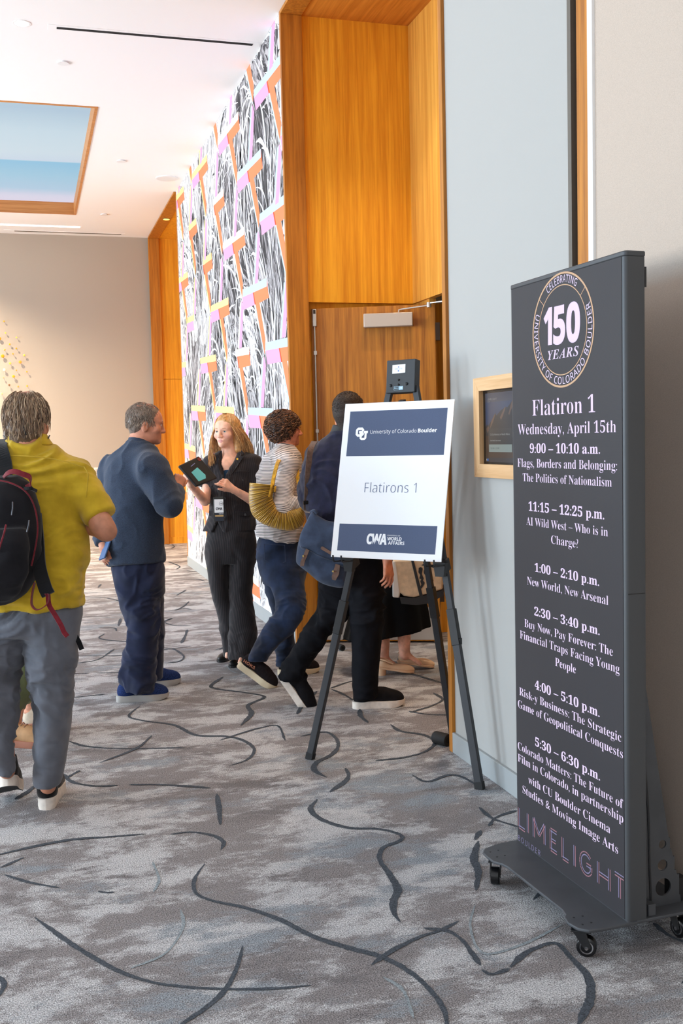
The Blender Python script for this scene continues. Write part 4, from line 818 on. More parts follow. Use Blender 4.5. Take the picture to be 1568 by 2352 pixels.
def nets(F, xs, ys, zs, smooth=1):
    S = F < 0; c = np.zeros(tuple(n-1 for n in F.shape), np.int8); offs = [(i, j, k) for i in (0, 1) for j in (0, 1) for k in (0, 1)]
    n0, n1, n2 = c.shape
    for i, j, k in offs: c += S[i:i+n0, j:j+n1, k:k+n2]
    idx = np.argwhere((c > 0) & (c < 8)); vals = np.stack([F[idx[:, 0]+i, idx[:, 1]+j, idx[:, 2]+k] for i, j, k in offs], 1)
    acc = np.zeros((len(idx), 3)); cnt = np.zeros(len(idx)); O_ = np.array(offs, float)
    for a in range(8):
        for b in range(a+1, 8):
            if np.abs(O_[a]-O_[b]).sum() != 1: continue
            m = (vals[:, a] < 0) != (vals[:, b] < 0); t = vals[m, a]/(vals[m, a]-vals[m, b]); acc[m] += O_[a]+t[:, None]*(O_[b]-O_[a]); cnt[m] += 1
    f = acc/cnt[:, None]; V = np.stack([A[idx[:, i]]+f[:, i]*(A[idx[:, i]+1]-A[idx[:, i]]) for i, A in enumerate((xs, ys, zs))], 1)
    vid = np.full(c.shape, -1, np.int64); vid[tuple(idx.T)] = np.arange(len(idx)); Q = []
    for ax in range(3):
        b1, b2 = (ax+1) % 3, (ax+2) % 3; T = (ax, b1, b2); St = S.transpose(T); Vt = vid.transpose(T)
        e = St[:-1, 1:-1, 1:-1] != St[1:, 1:-1, 1:-1]; I = np.argwhere(e)
        if not len(I): continue
        i, j, k = I[:, 0], I[:, 1]+1, I[:, 2]+1; q = np.stack([Vt[i, j-1, k-1], Vt[i, j, k-1], Vt[i, j, k], Vt[i, j-1, k]], 1)
        fl_ = ~St[i, j, k]; q[fl_] = q[fl_][:, ::-1]; Q.append(q)
    Q = np.concatenate(Q); Q = Q[(Q >= 0).all(1)]
    for _ in range(smooth):
        s_ = np.zeros_like(V); n_ = np.zeros(len(V))
        for a, b in ((0, 1), (1, 2), (2, 3), (3, 0)):
            np.add.at(s_, Q[:, a], V[Q[:, b]]); np.add.at(s_, Q[:, b], V[Q[:, a]]); np.add.at(n_, Q[:, a], 1); np.add.at(n_, Q[:, b], 1)
        V = V*.5+.5*s_/np.maximum(n_, 1)[:, None]
    return V, Q
def vnormals(V, Q):
    n = np.cross(V[Q[:, 2]]-V[Q[:, 0]], V[Q[:, 3]]-V[Q[:, 1]]); N_ = np.zeros_like(V)
    for i in range(4): np.add.at(N_, Q[:, i], n)
    return N_/(np.linalg.norm(N_, axis=1)[:, None]+1e-12)
def vnoise(Pp, seed=0):
    i = np.floor(Pp).astype(np.int64); f = Pp-i; f = f*f*(3-2*f); out = 0
    for a in (0, 1):
        for b in (0, 1):
            for c in (0, 1):
                hsh = ((i[:, 0]+a)*73856093 ^ (i[:, 1]+b)*19349663 ^ (i[:, 2]+c)*83492791 ^ seed*2654435) & 0xffff
                hsh = (hsh*40503 + 12345) & 0xffff; hsh = (hsh ^ (hsh >> 7))*2531 & 0xffff
                out = out + (hsh/65535.0)*(f[:, 0] if a else 1-f[:, 0])*(f[:, 1] if b else 1-f[:, 1])*(f[:, 2] if c else 1-f[:, 2])
    return out
def folds(V, Q, amp=.004, sc=(9, 9, 22), seed=1, warp=.06):
    """push cloth in and out in soft ridges"""
    w = np.stack([vnoise(V*6+s_, seed+s_) for s_ in (1, 2, 3)], 1)-.5; p = V+w*warp*1.6
    def ridge(q, sd): return (1-np.abs(2*vnoise(q, sd)-1))**1.7
    g = np.clip(vnoise(V*4.5+3.3, seed+21)*2.2-.5, .1, 1.3)
    f = ridge(p*np.array(sc), seed)-.36+.5*(ridge(p*np.array(sc)*2.3+5, seed+9)-.36)
    a = amp(V) if callable(amp) else amp
    return V+vnormals(V, Q)*(f*g*3.2)[:, None]*(a[:, None] if hasattr(a, '__len__') else a)
def put(name, V, Q, mats, parent, mi=None, attr=None):
    """link a field mesh as one object"""
    me = bpy.data.meshes.new(name); off = np.zeros(3)
    if parent is not None and root_of(parent).name not in TURNED: off = np.array(root_of(parent).location)
    V = np.asarray(V)-off; me.vertices.add(len(V)); me.vertices.foreach_set('co', V.astype(np.float32).ravel())
    me.loops.add(len(Q)*4); me.loops.foreach_set('vertex_index', np.ascontiguousarray(Q).astype(np.int32).ravel()); me.polygons.add(len(Q))
    me.polygons.foreach_set('loop_start', np.arange(0, 4*len(Q), 4, dtype=np.int32))
    mats = mats if isinstance(mats, (list, tuple)) else [mats]
    for m in mats: me.materials.append(m)
    if mi is not None: me.polygons.foreach_set('material_index', np.asarray(mi).astype(np.int32))
    me.polygons.foreach_set('use_smooth', np.ones(len(Q), bool)); me.update(calc_edges=True); me.validate()
    if attr is not None: a = me.attributes.new('run', 'FLOAT', 'POINT'); a.data.foreach_set('value', attr.astype(np.float32))
    o = bpy.data.objects.new(name, me); COL.objects.link(o)
    if parent is not None: o.parent = parent
    return o
UC = unit([rgt[0], rgt[1], 0]); VC = np.array([-UC[1], UC[0], 0])          # across and along the view, on the floor
def st(xl, xr, y, D, hd):                   # loft station from an outline seen in the picture at distance D
    return (P((xl+xr)/2, y, D), (xr-xl)/2*D/FPX, hd)
def fr3(f, up=(0, 0, 1)):                   # rows: right, front, up
    f = unit(f); r = unit(np.cross(f, up)); return np.array([r, f, np.cross(r, f)])
# ---- parts of a figure --------------------------------------------------
def head_prims(F, c, R, s=1.0, jaw=1.0, nose=1.0, brow=1.0):
    w = lambda x, y, z: c + s*(x*R[0]+y*R[1]+z*R[2]); E = lambda p, r, k, **kw: F.ell(w(*p), np.array(r)*s, R, k*s, **kw); K = lambda a, b, ra, rb, k, **kw: F.cap(w(*a), w(*b), ra*s, rb*s, k*s, **kw)
    E((0, -.014, .040), (.074, .094, .082), .02); E((0, .020, -.035), (.060*jaw, .068, .075), .03); E((0, .045, -.072), (.040*jaw, .040, .034), .03)
    E((0, .074, -.094), (.020*jaw, .017, .016), .02); E((0, .055, .03), (.058, .034, .045), .03)
    for q in (-1, 1):
        E((q*.043, .056, -.026), (.026, .026, .024), .02); K((q*.012, .086, .021), (q*.046, .073, .020), .0085*brow, .007*brow, .014)
        E((q*.031, .098, .002), (.019, .015, .0115), .006, sub=True); E((q*.077, -.012, -.014), (.010, .020, .032), .010); E((q*.086, -.006, -.012), (.006, .010, .018), .004, sub=True)
    K((0, .088, .012), (0, .108*nose, -.030), .0075, .0105, .012); E((0, .105*nose, -.034), (.0125, .012, .0095), .008)
    for q in (-1, 1): E((q*.011, .097, -.037), (.0085, .010, .0075), .006)
    K((-.019, .083, -.060), (.019, .083, -.060), .0072, .0072, .006); K((-.017, .082, -.072), (.017, .082, -.072), .0080, .0080, .006)
    E((0, .0925, -.0662), (.024, .006, .0013), .002, sub=True)
    for q in (-1, 1): K((q*.016, .0855, .0085), (q*.044, .075, .0085), .0042, .0042, .004); K((q*.017, .084, -.0075), (q*.043, .076, -.0075), .004, .004, .004)
    return w
def face_parts(root, body, w, s, M_iris, M_brow, Rr, M_white):
    for q in (-1, 1):
        c = w(q*.031, .0755, .0015); m = MB(); n1, n2 = 16, 10
        V = [c+.0125*s*(math.sin(math.pi*i/n2)*math.cos(2*math.pi*j/n1)*Rr[0]+math.cos(math.pi*i/n2)*Rr[1]+math.sin(math.pi*i/n2)*math.sin(2*math.pi*j/n1)*Rr[2]) for i in range(n2+1) for j in range(n1)]
        for i in range(n2):
            m.add([], []); b = 0
        m.v = [tuple(p) for p in V]
        for i in range(n2):
            for j in range(n1): m.f.append([i*n1+j, i*n1+(j+1) % n1, (i+1)*n1+(j+1) % n1, (i+1)*n1+j]); m.m.append(2 if i == 0 else (1 if i == 1 else 0))
        m.build('eye', [M_white, M_iris, M_dark], root, smooth=True)
        m = MB(); m.tube([w(q*.014, .0915, .019), w(q*.025, .0925, .0235), w(q*.038, .087, .0245), w(q*.048, .077, .020)], [.0012*s, .0024*s, .0022*s, .0008*s], 7); m.build('eyebrow', M_brow, root, smooth=True)
def hand_prims(F, W, d, n, side, curl=(.3, .5, .3), spread=.12, thumb=(.8, .55, .25), s=1.0, tcurl=.3, curls=None):
    """W wrist, d towards the fingers, n out of the back of the hand; side +1 puts the thumb along cross(d, n)"""
    d = unit(d); n = unit(n - d*np.dot(n, d)); t = np.cross(d, n)*side; tips = []
    F.cap(W-d*.015*s, W+d*.012*s, .0235*s, .024*s, .015, flat=(n, .8))
    for i, (o, ln, r) in enumerate(((.028, .070, .0084), (.0095, .078, .0087), (-.0095, .072, .0084), (-.0275, .056, .0074))):
        kn = W+d*(.088-abs(i-1)*.004)*s+t*o*s; F.cap(W+d*.018*s+t*o*.6*s, kn, .0135*s, .0112*s, .010)
        a = 0; p = kn; dd = unit(d+t*o*spread/.028); cc = curls[i] if curls else curl
        for j, fr_ in enumerate((.46, .30, .24)):
            a += cc[j]; q = p+(dd*math.cos(a)-n*math.sin(a))*ln*fr_*s; F.cap(p, q, (r-.0006*j)*s, (r-.0006*(j+1))*s, .003); p = q
        tips.append((p, dd*math.cos(a)-n*math.sin(a), n*math.cos(a)+dd*math.sin(a), r*s))
    b = W+d*.022*s+t*.018*s-n*.006*s; v = unit(d*thumb[0]+t*thumb[1]-n*thumb[2]); q = b+v*.040*s; F.cap(b, q, .0145*s, .0108*s, .010)
    v2 = unit(v*math.cos(tcurl)+unit(d-t*.6-n*.4)*math.sin(tcurl)); q2 = q+v2*.030*s; F.cap(q, q2, .0106*s, .0096*s, .004); q3 = q2+v2*.024*s; F.cap(q2, q3, .0096*s, .0076*s, .004)
    return tips
def nails(root, tips, M):
    m = MB()
    for p, d, n, r in tips:
        t = np.cross(d, n); c = p+n*r*.72+d*.001
        V = [c+d*r*.75*math.cos(a)*1.1+t*r*.62*math.sin(a)-n*r*.10*(math.sin(a)**2) for a in np.linspace(0, 2*math.pi, 10, endpoint=False)]; m.add(V+[c+n*.0006], [(i, (i+1) % 10, 10) for i in range(10)])
    return m.build('nails', M, root, smooth=True)
def shoe(root, heel, dirv, M_up, M_sole, L=.285, wid=.098, hgt=.095, pitch=0.0, sole=.028, roll=0.0, heel_h=0.0, low=False, M_tread=None, laces=None, name='shoe', collar=True, toe=1.0, bend=0.0):
    """heel = lowest point at the back of the sole; pitch lifts the heel about the toe"""
    f = unit([dirv[0], dirv[1], 0]); r = unit(np.cross(f, (0, 0, 1))); cp, sp = math.cos(pitch), math.sin(pitch)
    F_ = f*cp-np.array([0, 0, 1.])*sp; U_ = np.array([0, 0, 1.])*cp+f*sp
    r2 = r*math.cos(roll)+U_*math.sin(roll); U_ = U_*math.cos(roll)-r*math.sin(roll); r = r2
    heel = np.array(heel, float); w = lambda x, y, z: heel+F_*x+r*y+U_*z; R = np.array([r, F_, U_]); ws = wid/2
    S_ = Field(); sh = sole
    if low:
        S_.ell(w(L*.70, 0, sh+.012), (ws*.92, L*.33, .030), R, .02); S_.ell(w(L*.15, 0, sh+.03), (ws*.70, L*.17, .034), R, .03); S_.ell(w(L*.40, 0, sh+.012), (ws*.72, L*.3, .022), R, .02)
        S_.ell(w(L*.30, 0, sh+.052), (ws*.62, L*.30, .030), R, .008, sub=True)
    else:
        S_.ell(w(L*.80, 0, sh+.008), (ws*.94, L*.21, .044*toe), R, .02); S_.ell(w(L*.58, 0, sh+.022), (ws*.90, L*.25, .048), R, .03); S_.ell(w(L*.17, 0, sh+.024), (ws*.74, L*.175, .056), R, .03)
        S_.cap(w(L*.20, 0, sh+.03), w(L*.22, 0, sh+hgt-.02), ws*.70, ws*.68, .03); S_.cap(w(L*.42, 0, sh+.048), w(L*.58, 0, sh+.038), ws*.56, ws*.6, .03)
        S_.cap(w(L*.21, 0, sh+hgt-.004), w(L*.23, 0, sh+hgt+.03), ws*.55, ws*.60, .006, sub=True)
    S_.p = [(q[:6]+(((w(0, 0, sh-.002), -U_),),)+q[7:]) if q[0] == 'c' and not q[7] else ((q[:5]+(((w(0, 0, sh-.002), -U_),),)+q[6:]) if q[0] == 'e' and not q[6] else q) for q in S_.p]
    V, Q = S_.mesh(.0055); up = put(name, V, Q, M_up, root)
    out = []; n = 64
    for i in range(n):
        t = 2*math.pi*i/n; x = .5-.5*math.cos(t); ww = np.interp(x, [0, .012, .035, .08, .2, .42, .68, .86, .95, .985, 1.0], [.0, .30, .48, .62, .72, .74, .98, .86, .56, .30, 0])*(1 if 0 < t < math.pi else -1)
        out.append((-.008+x*(L+.014), ww*(ws+.004)))
    m = MB(); zz = lambda x, z: z+(.018*max(0, x/L-.72)**2*12 if z < sh*.9 else .0)*(0 if low else 1)
    if heel_h: lo = [w(x, y, zz(x, sh-.008)) for x, y in out]
    else: lo = [w(x, y*.94, zz(x, 0)) for x, y in out]
    lo2 = [w(x, y*1.02, zz(x, (sh-.008 if heel_h else sh*.35))) for x, y in out]; hi = [w(x, y, sh+.004) for x, y in out]; ins = [w(L/2+(x-L/2)*.9, y*.85, sh+.006) for x, y in out]
    V = lo+lo2+hi+ins; F2 = [tuple(range(n-1, -1, -1))] + [tuple(range(3*n, 4*n))]; M2 = [1, 0]
    for k in range(3):
        for i in range(n): F2.append((k*n+i, k*n+(i+1) % n, (k+1)*n+(i+1) % n, (k+1)*n+i)); M2.append(0)
    o = len(m.v); m.v += [tuple(p) for p in V]; m.f += [list(q) for q in F2]; m.m += M2
    if heel_h: m.tube([w(L*.13, 0, sh), w(L*.12, 0, -sh*.0-heel_h+sh)], [ws*.72, ws*.66], 18)
    m.build('sole', [M_sole, M_tread or M_sole], up, smooth=True)
    if laces:
        m = MB()
        for i in range(4):
            x = L*(.44+.07*i); z = sh+np.interp(x/L, [.4, .75], [.094, .060]); m.tube([w(x, -.024, z-.012), w(x+.006, 0, z), w(x, .024, z-.012)], .0022, 6)
        m.build('laces', laces, up, smooth=True)
    return up
def hair_cap(c, R, rad, off, clips, k=.02):
    F = Field(); F.ell(c+off[0]*R[0]+off[1]*R[1]+off[2]*R[2], rad, R, k, clip=clips); return F
def hair_strands(mb, c, R, rad, rng_, n, th0, th1, ph, r=(.0016, .0030), mats=2, lift=.004, drift=.25, seg=7, fall=0.0, wob=.004, phs=None):
    """strands lying on an ellipsoid: polar angle from crown, azimuth 0 = front, + = wearer's left turned back"""
    for _ in range(n):
        a0 = rng_.uniform(*th0); a1 = a0+rng_.uniform(*th1); p0 = rng_.uniform(*ph) if phs is None else phs(rng_); dr = rng_.gauss(0, drift); l = rng_.uniform(0, lift); pts = []
        w1, w2 = rng_.uniform(0, 6), rng_.uniform(0, 6)
        for i in range(seg):
            t = i/(seg-1); a = a0+(a1-a0)*t; p = p0+dr*t; sc = 1+ (l+wob*math.sin(w1+t*4))/.09
            am = min(a, 1.75); q = np.array([math.sin(am)*math.sin(p)*rad[0], math.sin(am)*math.cos(p)*rad[1], math.cos(am)*rad[2]])*sc
            if a > 1.75: q[2] -= (a-1.75)*rad[2]*.9
            q = c+q[0]*R[0]+q[1]*R[1]+q[2]*R[2]; q[2] -= fall*t*t; pts.append(q)
        rr = rng_.uniform(*r); mb.tube(pts, [rr*(.55+.45*math.sin(math.pi*min(1, .25+.6*i/(seg-1)))) for i in range(seg-1)]+[rr*.25], 5, rng_.randrange(mats), cap=False)
M_dark = mat('pupil_black', (14, 12, 12), .25); M_eyew = mat('eye_white', (226, 222, 216), .25)
def skin(name, c, red=.08): return mat(name, c, .5, var=red, vs=26, rgb2=(min(255, c[0]+6), c[1]+4, c[2]+4), spec=.35, bump=.04, bs=120)
def basebody(F, J, sh=.05, torso=True, hw=.14, hd=.09, leg=1.0, arm=1.0, hip=.072, foot=1.0):
    """trunk and limbs of the figure under its clothes; J holds the joints"""
    F.cap(J['pel'], J['chest'], .115*hw/.14, .115*hw/.14, .04, flat=(VC, .8)); F.cap(J['shL'], J['shR'], sh, sh, .05); F.cap(J['chest'], J['neck'], .085, .05, .05)
    F.cap(J['hipL'], J['hipR'], .08*hw/.14, .08*hw/.14, .04)
    for q in 'LR':
        F.cap(J['sh'+q], J['el'+q], .044*arm, .038*arm, .02); F.cap(J['el'+q], J['wr'+q], .039*arm, .0255*arm, .015)
        F.cap(J['hip'+q], J['kn'+q], hip*leg, .052*leg, .03); F.cap(J['kn'+q], J['an'+q], .050*leg, .034*leg, .02)
        if 'toe'+q in J: F.cap(J['an'+q], J['toe'+q], .030*foot, .022*foot, .015)
def fine_at(boxes, h):
    return tuple([(c[i]-r, c[i]+r, h) for c, r in boxes] for i in range(3))
def merge_fine(fs):
    out = []
    for ax in fs:
        iv = sorted(ax); res = []
        for a, b, h in iv:
            if res and a <= res[-1][1]+h: res[-1] = (res[-1][0], max(b, res[-1][1]), min(h, res[-1][2]))
            else: res.append((a, b, h))
        out.append(res)
    return tuple(out)
# ------------------------------------------------------------------ people
import random as _rnd
def fabric(name, c, var=.08, vs=14, bump=.15, bs=900, stretch=(1, 1, 1), rough=.85, c2=None, sheen=.2, det=4):
    return mat(name, c, rough, var=var, vs=vs, bump=bump, bs=bs, stretch=stretch, rgb2=c2, sheen=sheen, spec=.15, detail=det)
def floor_of(p): return np.array([p[0], p[1], 0.0])
M_hairtan = mat('hair_tan', (150, 122, 98), .5, var=.1, vs=60, spec=.4); M_hairdk = mat('hair_brown', (104, 84, 68), .5, var=.1, vs=60, spec=.4); M_hairpale = mat('hair_pale', (186, 162, 134), .5, var=.08, vs=60, spec=.4)
M_nail = mat('nail', (232, 186, 172), .3)
# ---- man in the yellow shirt, seen from behind -----------------------------
D = 4.31; rt = empty('person', floor_of(P(64, 1700, D)), 'person seen from behind in a mustard yellow shirt and grey trousers', 'person')
J = dict(pel=P(64, 1385, D), chest=P(66, 1130, D-.01), neck=P(64, 1012, D-.01), shR=P(178, 1082, D), shL=P(-50, 1082, D), elR=P(240, 1216, D-.08), wrR=P(165, 1205, D+.16), elL=P(-108, 1228, D-.05), wrL=P(-50, 1245, D+.18), hipR=P(112, 1405, D), hipL=P(16, 1405, D), knR=P(124, 1600, D+.02), knL=P(-2, 1585, D-.01), anR=P(110, 1805, D), anL=P(16, 1770, D-.05))
F = Field(); basebody(F, J); hc = P(63, 972, D-.01); R = fr3(unit(VC+.05*UC), (0, 0, 1)); c_ = hc
w = head_prims(F, hc, R, 1.0); F.cap(P(64, 1012, D-.03), P(63, 985, D-.02), .062, .058, .02); F.cap(P(232, 1204, D-.07), P(247, 1222, D-.06), .044, .036, .03)
hand_prims(F, J['wrR'], unit(J['wrR']-J['elR']), np.array([0, 0, 1.]), 1, (.4, .6, .4)); hand_prims(F, J['wrL'], unit(J['wrL']-J['elL']), np.array([0, 0, 1.]), -1, (.4, .6, .4))
M_sk1 = skin('skin_tanned', (188, 128, 100), .05)
V, Q = F.mesh(.012, merge_fine(fine_at([(hc, .15), (J['wrR'], .14), (J['wrL'], .14)], .0055))); put('body', V, Q, M_sk1, rt)
face_parts(rt, None, w, 1.0, mat('iris_grey', (90, 100, 104), .2), M_hairtan, R, M_eyew)
Hh = MB(); hr = _rnd.Random(3); rad = (.083, .100, .088); hco = hc+R[2]*.036-R[1]*.012
Fc = Field(); Fc.ell(hco, np.array(rad), R, .02, clip=((hco+R[1]*.045-R[2]*.0, unit(R[1]*.8-R[2]*.6)),)); Fc.cap(hc-R[1]*.055-R[2]*.02+R[0]*.0, hc-R[1]*.035-R[2]*.085, .066, .052, .03, flat=(R[1], .8)); V, Q = Fc.mesh(.006)
V = folds(V, Q, .004, (40, 40, 12), 4, .02); cc = (V[Q].mean(1)-hco)@R.T; bald = (np.hypot(cc[:, 0]-.004, (cc[:, 1]+.022)*.8) < .034) & (cc[:, 2] > .05)
hair = put('hair', V, Q, [M_hairdk, mat('scalp', (198, 128, 102), .5)], rt, bald.astype(int))
hair_strands(Hh, hco, R, (.084, .101, .089), hr, 900, (.35, 1.35), (.7, 1.25), (1.0, 5.28), r=(.0009, .0019), mats=3, lift=.008, drift=.22, wob=.006)
hair_strands(Hh, hco, R, (.084, .101, .089), hr, 50, (.1, .5), (.5, .9), (0.0, 6.28), r=(.001, .002), mats=3, lift=.007, drift=.5)
hair_strands(Hh, hco, R, (.078, .092, .089), hr, 420, (1.2, 2.2), (.4, .75), (1.9, 4.4), r=(.001, .002), mats=3, lift=.006, drift=.12, wob=.004)
Hh.build('strands', [M_hairtan, M_hairdk, M_hairpale], hair, smooth=True, fixn=False)
for q in ([P(114, 1000, D+.02), P(113, 1002, D-.01), P(111, 1006, D-.03)], [P(8, 1001, D+.02), P(11, 1003, D-.01), P(14, 1007, D-.03)]): m = MB(); m.tube(q, .0028, 8); m.build('glasses_temple', M_black, rt, smooth=True)
m = MB(); m.tube([P(54, 980, D-.122), P(57, 991, D-.118), P(60, 999, D-.11)], .003, 8); m.build('cord', M_black, rt, smooth=True)
M_yel = fabric('mustard_cloth', (188, 154, 34), .05, 10, .12, 700, c2=(198, 164, 42))
F = Field(); F.loft([st(24, 106, 1012, D-.01, .062), st(6, 122, 1026, D-.01, .078), st(-24, 152, 1043, D, .098), st(-50, 182, 1066, D, .118), st(-64, 194, 1100, D, .128), st(-66, 196, 1189, D, .135), st(-62, 197, 1290, D, .142), st(-60, 194, 1350, D, .145), st(-58, 190, 1394, D, .142)], .03, clip=((P(190, 1392, D), unit([0, 0, -1.]+.22*-UC*-1)),))
sl = unit(P(236, 1190, D-.06)-P(178, 1086, D)); F.cap(P(174, 1088, D), P(240, 1200, D-.06), .068, .058, .035, clip=((P(231, 1184, D-.06), sl),)); F.cap(P(-48, 1088, D), P(-104, 1205, D-.05), .066, .058, .035, clip=((P(-96, 1190, D), unit(P(-104, 1205, D)-P(-48, 1088, D))),))
V, Q = F.mesh(.0075); V = folds(V, Q, lambda v: .0046+.003*np.clip((1.15-v[:, 2])/.3, 0, 1), (5, 5, 15), 3, .10); sh_ = put('shirt', V, Q, M_yel, rt)
F = Field(); F.loft([st(22, 106, 996, D-.015, .060), st(16, 112, 1008, D-.015, .066), st(4, 124, 1024, D-.01, .078)], .01, clip=((P(64, 997, D-.1), unit(VC*-.25+np.array([0, 0, 1.]))),)); F.loft([st(30, 98, 980, D, .052), st(28, 100, 1003, D-.01, .056)], .004); F.p[-1] = ('e',)+F.p[-1][1:] if False else F.p[-1]
F.p.pop(); V, Q = F.mesh(.005); put('collar', V, Q, M_yel, sh_)
m = MB(); yk = [P(x, y, D-.104-.022*(1-abs(x-66)/110)) for x, y in ((-30, 1052), (20, 1047), (66, 1048), (110, 1052), (150, 1060), (190, 1072))]; m.tube(smooth_path(yk, 6), .0022, 6); m.build('seam', M_yel, sh_, smooth=True)
m = MB(); m.tube(smooth_path([P(193, 1072, D-.07), P(202, 1090, D-.1), P(200, 1120, D-.11), P(197, 1150, D-.10)], 6), .0022, 6); m.build('seam', M_yel, sh_, smooth=True)
M_gry = fabric('grey_twill', (96, 98, 106), .07, 12, .1, 900)
F = Field(); F.loft([st(-40, 176, 1345, D, .10), st(-44, 180, 1380, D, .112), st(-48, 184, 1410, D, .13), st(-48, 182, 1424, D, .135), st(-44, 170, 1462, D, .11)], .03)
F.loft([st(62, 183, 1400, D, .115), st(60, 178, 1450, D, .115), st(66, 172, 1520, D, .102), st(76, 168, 1570, D+.01, .09), st(87, 164, 1623, D+.02, .082), st(85, 160, 1665, D+.01, .082), st(82, 155, 1720, D, .078), st(78, 147, 1770, D, .072), st(79, 138, 1803, D, .066)], .03)
F.loft([st(-48, 66, 1400, D, .115), st(-46, 58, 1468, D, .112), st(-42, 44, 1530, D, .10), st(-34, 30, 1575, D-.01, .09), st(-30, 26, 1620, D-.02, .082), st(-24, 31, 1680, D-.04, .074), st(-14, 33, 1730, D-.06, .068), st(-3, 36, 1772, D-.07, .062)], .03)
V, Q = F.mesh(.0075); V = folds(V, Q, lambda v: .005+.004*np.exp(-((v[:, 2]-.46)/.12)**2)+.004*np.exp(-((v[:, 2]-.14)/.1)**2)+.003*np.exp(-((v[:, 2]-.8)/.08)**2), (7, 7, 13), 7, .14); tr = put('trousers', V, Q, M_gry, rt)
m = MB(); m.tube(smooth_path([P(64, 1392, D-.137), P(63, 1420, D-.134), P(61, 1450, D-.11)], 6), .0022, 6); m.build('seam', M_gry, tr, smooth=True)
M_sole_w = mat('sole_offwhite', (226, 214, 202), .6, var=.04, vs=40); M_bshoe = fabric('black_suede', (17, 16, 18), .1, 30, .2, 400); M_tread = mat('tread_black', (28, 28, 30), .8)
shoe(rt, on_z(106, 1860)+0*VC, unit(VC-.13*UC), M_bshoe, M_sole_w, .285, .102, .105, sole=.042, M_tread=M_tread)
shoe(rt, P(18, 1806, D-.05), unit(VC-.27*UC), M_bshoe, M_sole_w, .285, .102, .105, pitch=.42, sole=.040, M_tread=M_tread, laces=M_bshoe)
# ---- backpack on his left shoulder
DB = 4.04; bp = empty('backpack', P(0, 1388, DB), 'black backpack with dark red piping slung on the yellow shirted back', 'backpack')
zm = mat('zip_grey', (70, 70, 76), .4, .3); M_bk = fabric('pack_nylon', (24, 23, 27), .12, 8, .2, 500, sheen=.1); M_red = fabric('maroon_web', (112, 30, 40), .1, 60, .2, 900); M_web = fabric('black_web', (20, 20, 23), .1, 60, .2, 900)
F = Field(); F.loft([st(-58, 44, 1098, DB+.03, .05), st(-78, 66, 1112, DB+.02, .078), st(-88, 84, 1150, DB, .10), st(-92, 92, 1205, DB, .115), st(-92, 92, 1262, DB, .12), st(-91, 82, 1320, DB, .115), st(-88, 60, 1360, DB+.01, .105), st(-82, 28, 1386, DB+.02, .085)], .02); F.loft([st(-84, 58, 1215, DB-.10, .04), st(-88, 66, 1250, DB-.11, .06), st(-88, 64, 1310, DB-.11, .062), st(-86, 44, 1360, DB-.09, .05), st(-80, 20, 1380, DB-.07, .04)], .02)
V, Q = F.mesh(.007); V = folds(V, Q, .003, (7, 7, 7), 5, .08); pk = put('pack', V, Q, M_bk, bp)
for q_ in (smooth_path([P(-20, 1101, DB-.05), P(20, 1108, DB-.055), P(53, 1124, DB-.05), P(73, 1149, DB-.045), P(84, 1185, DB-.045), P(86, 1225, DB-.045), P(78, 1273, DB-.05), P(72, 1300, DB-.06)], 8), smooth_path([P(14, 1205, DB-.165), P(10, 1222, DB-.175), P(3, 1245, DB-.18), P(-4, 1268, DB-.18)], 6)): m = MB(); m.tube(q_, .0034, 6); pp_ = m.build('piping', M_red, pk, smooth=True); pp_['label'] = 'dark red piping'
m = MB(); m.tube(smooth_path([P(4, 1150, DB-.115), P(30, 1157, DB-.113), P(52, 1172, DB-.105), P(68, 1200, DB-.10), P(64, 1222, DB-.12)], 6), .003, 6)
for a, b in (((29, 1153), (27, 1183)), ((67, 1195), (62, 1222)), ((12, 1230), (10, 1262))): m = MB(); m.tube([P(a[0], a[1], DB-.12), P((a[0]+b[0])/2+1, (a[1]+b[1])/2, DB-.135), P(b[0], b[1], DB-.13)], .0032, 6); m.build('zip_pull', zm, pk, smooth=True)
m = MB(); hp_ = smooth_path([P(6, 1100, DB+.0), P(16, 1088, DB-.03), P(32, 1083, DB-.04), P(52, 1089, DB-.04), P(68, 1096, DB-.03), P(70, 1112, DB-.02), P(60, 1120, DB-.02)], 6); m.strap(hp_, .022, .004, VC*.5+np.array([0, 0, .8])); m.build('grab_handle', M_red, bp)
m = MB(); m.strap(smooth_path([P(8, 1012, D+.02), P(-2, 1024, D-.08), P(4, 1045, D-.125), P(10, 1075, D-.145), P(8, 1104, D-.17)], 6), .062, .014, UC); m.build('shoulder_strap', M_web, bp); m = MB(); m.strap(smooth_path([P(56, 1122, DB-.05), P(70, 1122, DB-.06), P(84, 1128, DB-.03)], 4), .012, .006, (0, 0, 1)); m.build('compression_strap', M_web, bp)
m = MB(); m.strap(smooth_path([P(80, 1180, DB+.03), P(86, 1240, DB+.02), P(90, 1300, DB-.02), P(102, 1345, DB-.06), P(111, 1366, DB-.07)], 6), .05, .012, UC); ls = m.build('loose_strap', M_web, bp)
m = MB(); m.strap(smooth_path([P(80, 1338, DB-.06), P(74, 1365, DB-.07), P(73, 1388, DB-.075), P(83, 1400, DB-.08), P(98, 1396, DB-.08), P(110, 1384, DB-.08), P(112, 1366, DB-.075), P(106, 1364, DB-.07)], 6), .021, .003, VC); wb = m.build('webbing', M_red, ls); wb['label'] = 'dark red webbing loop'; m = MB(); m.strap(smooth_path([P(110, 1366, DB-.074), P(113, 1390, DB-.076), P(126, 1412, DB-.078), P(140, 1436, DB-.08), P(147, 1452, DB-.08), P(155, 1462, DB-.08)], 6), .018, .003, UC+.4*VC); wb = m.build('webbing', M_red, ls); wb['label'] = 'dark red webbing tail'
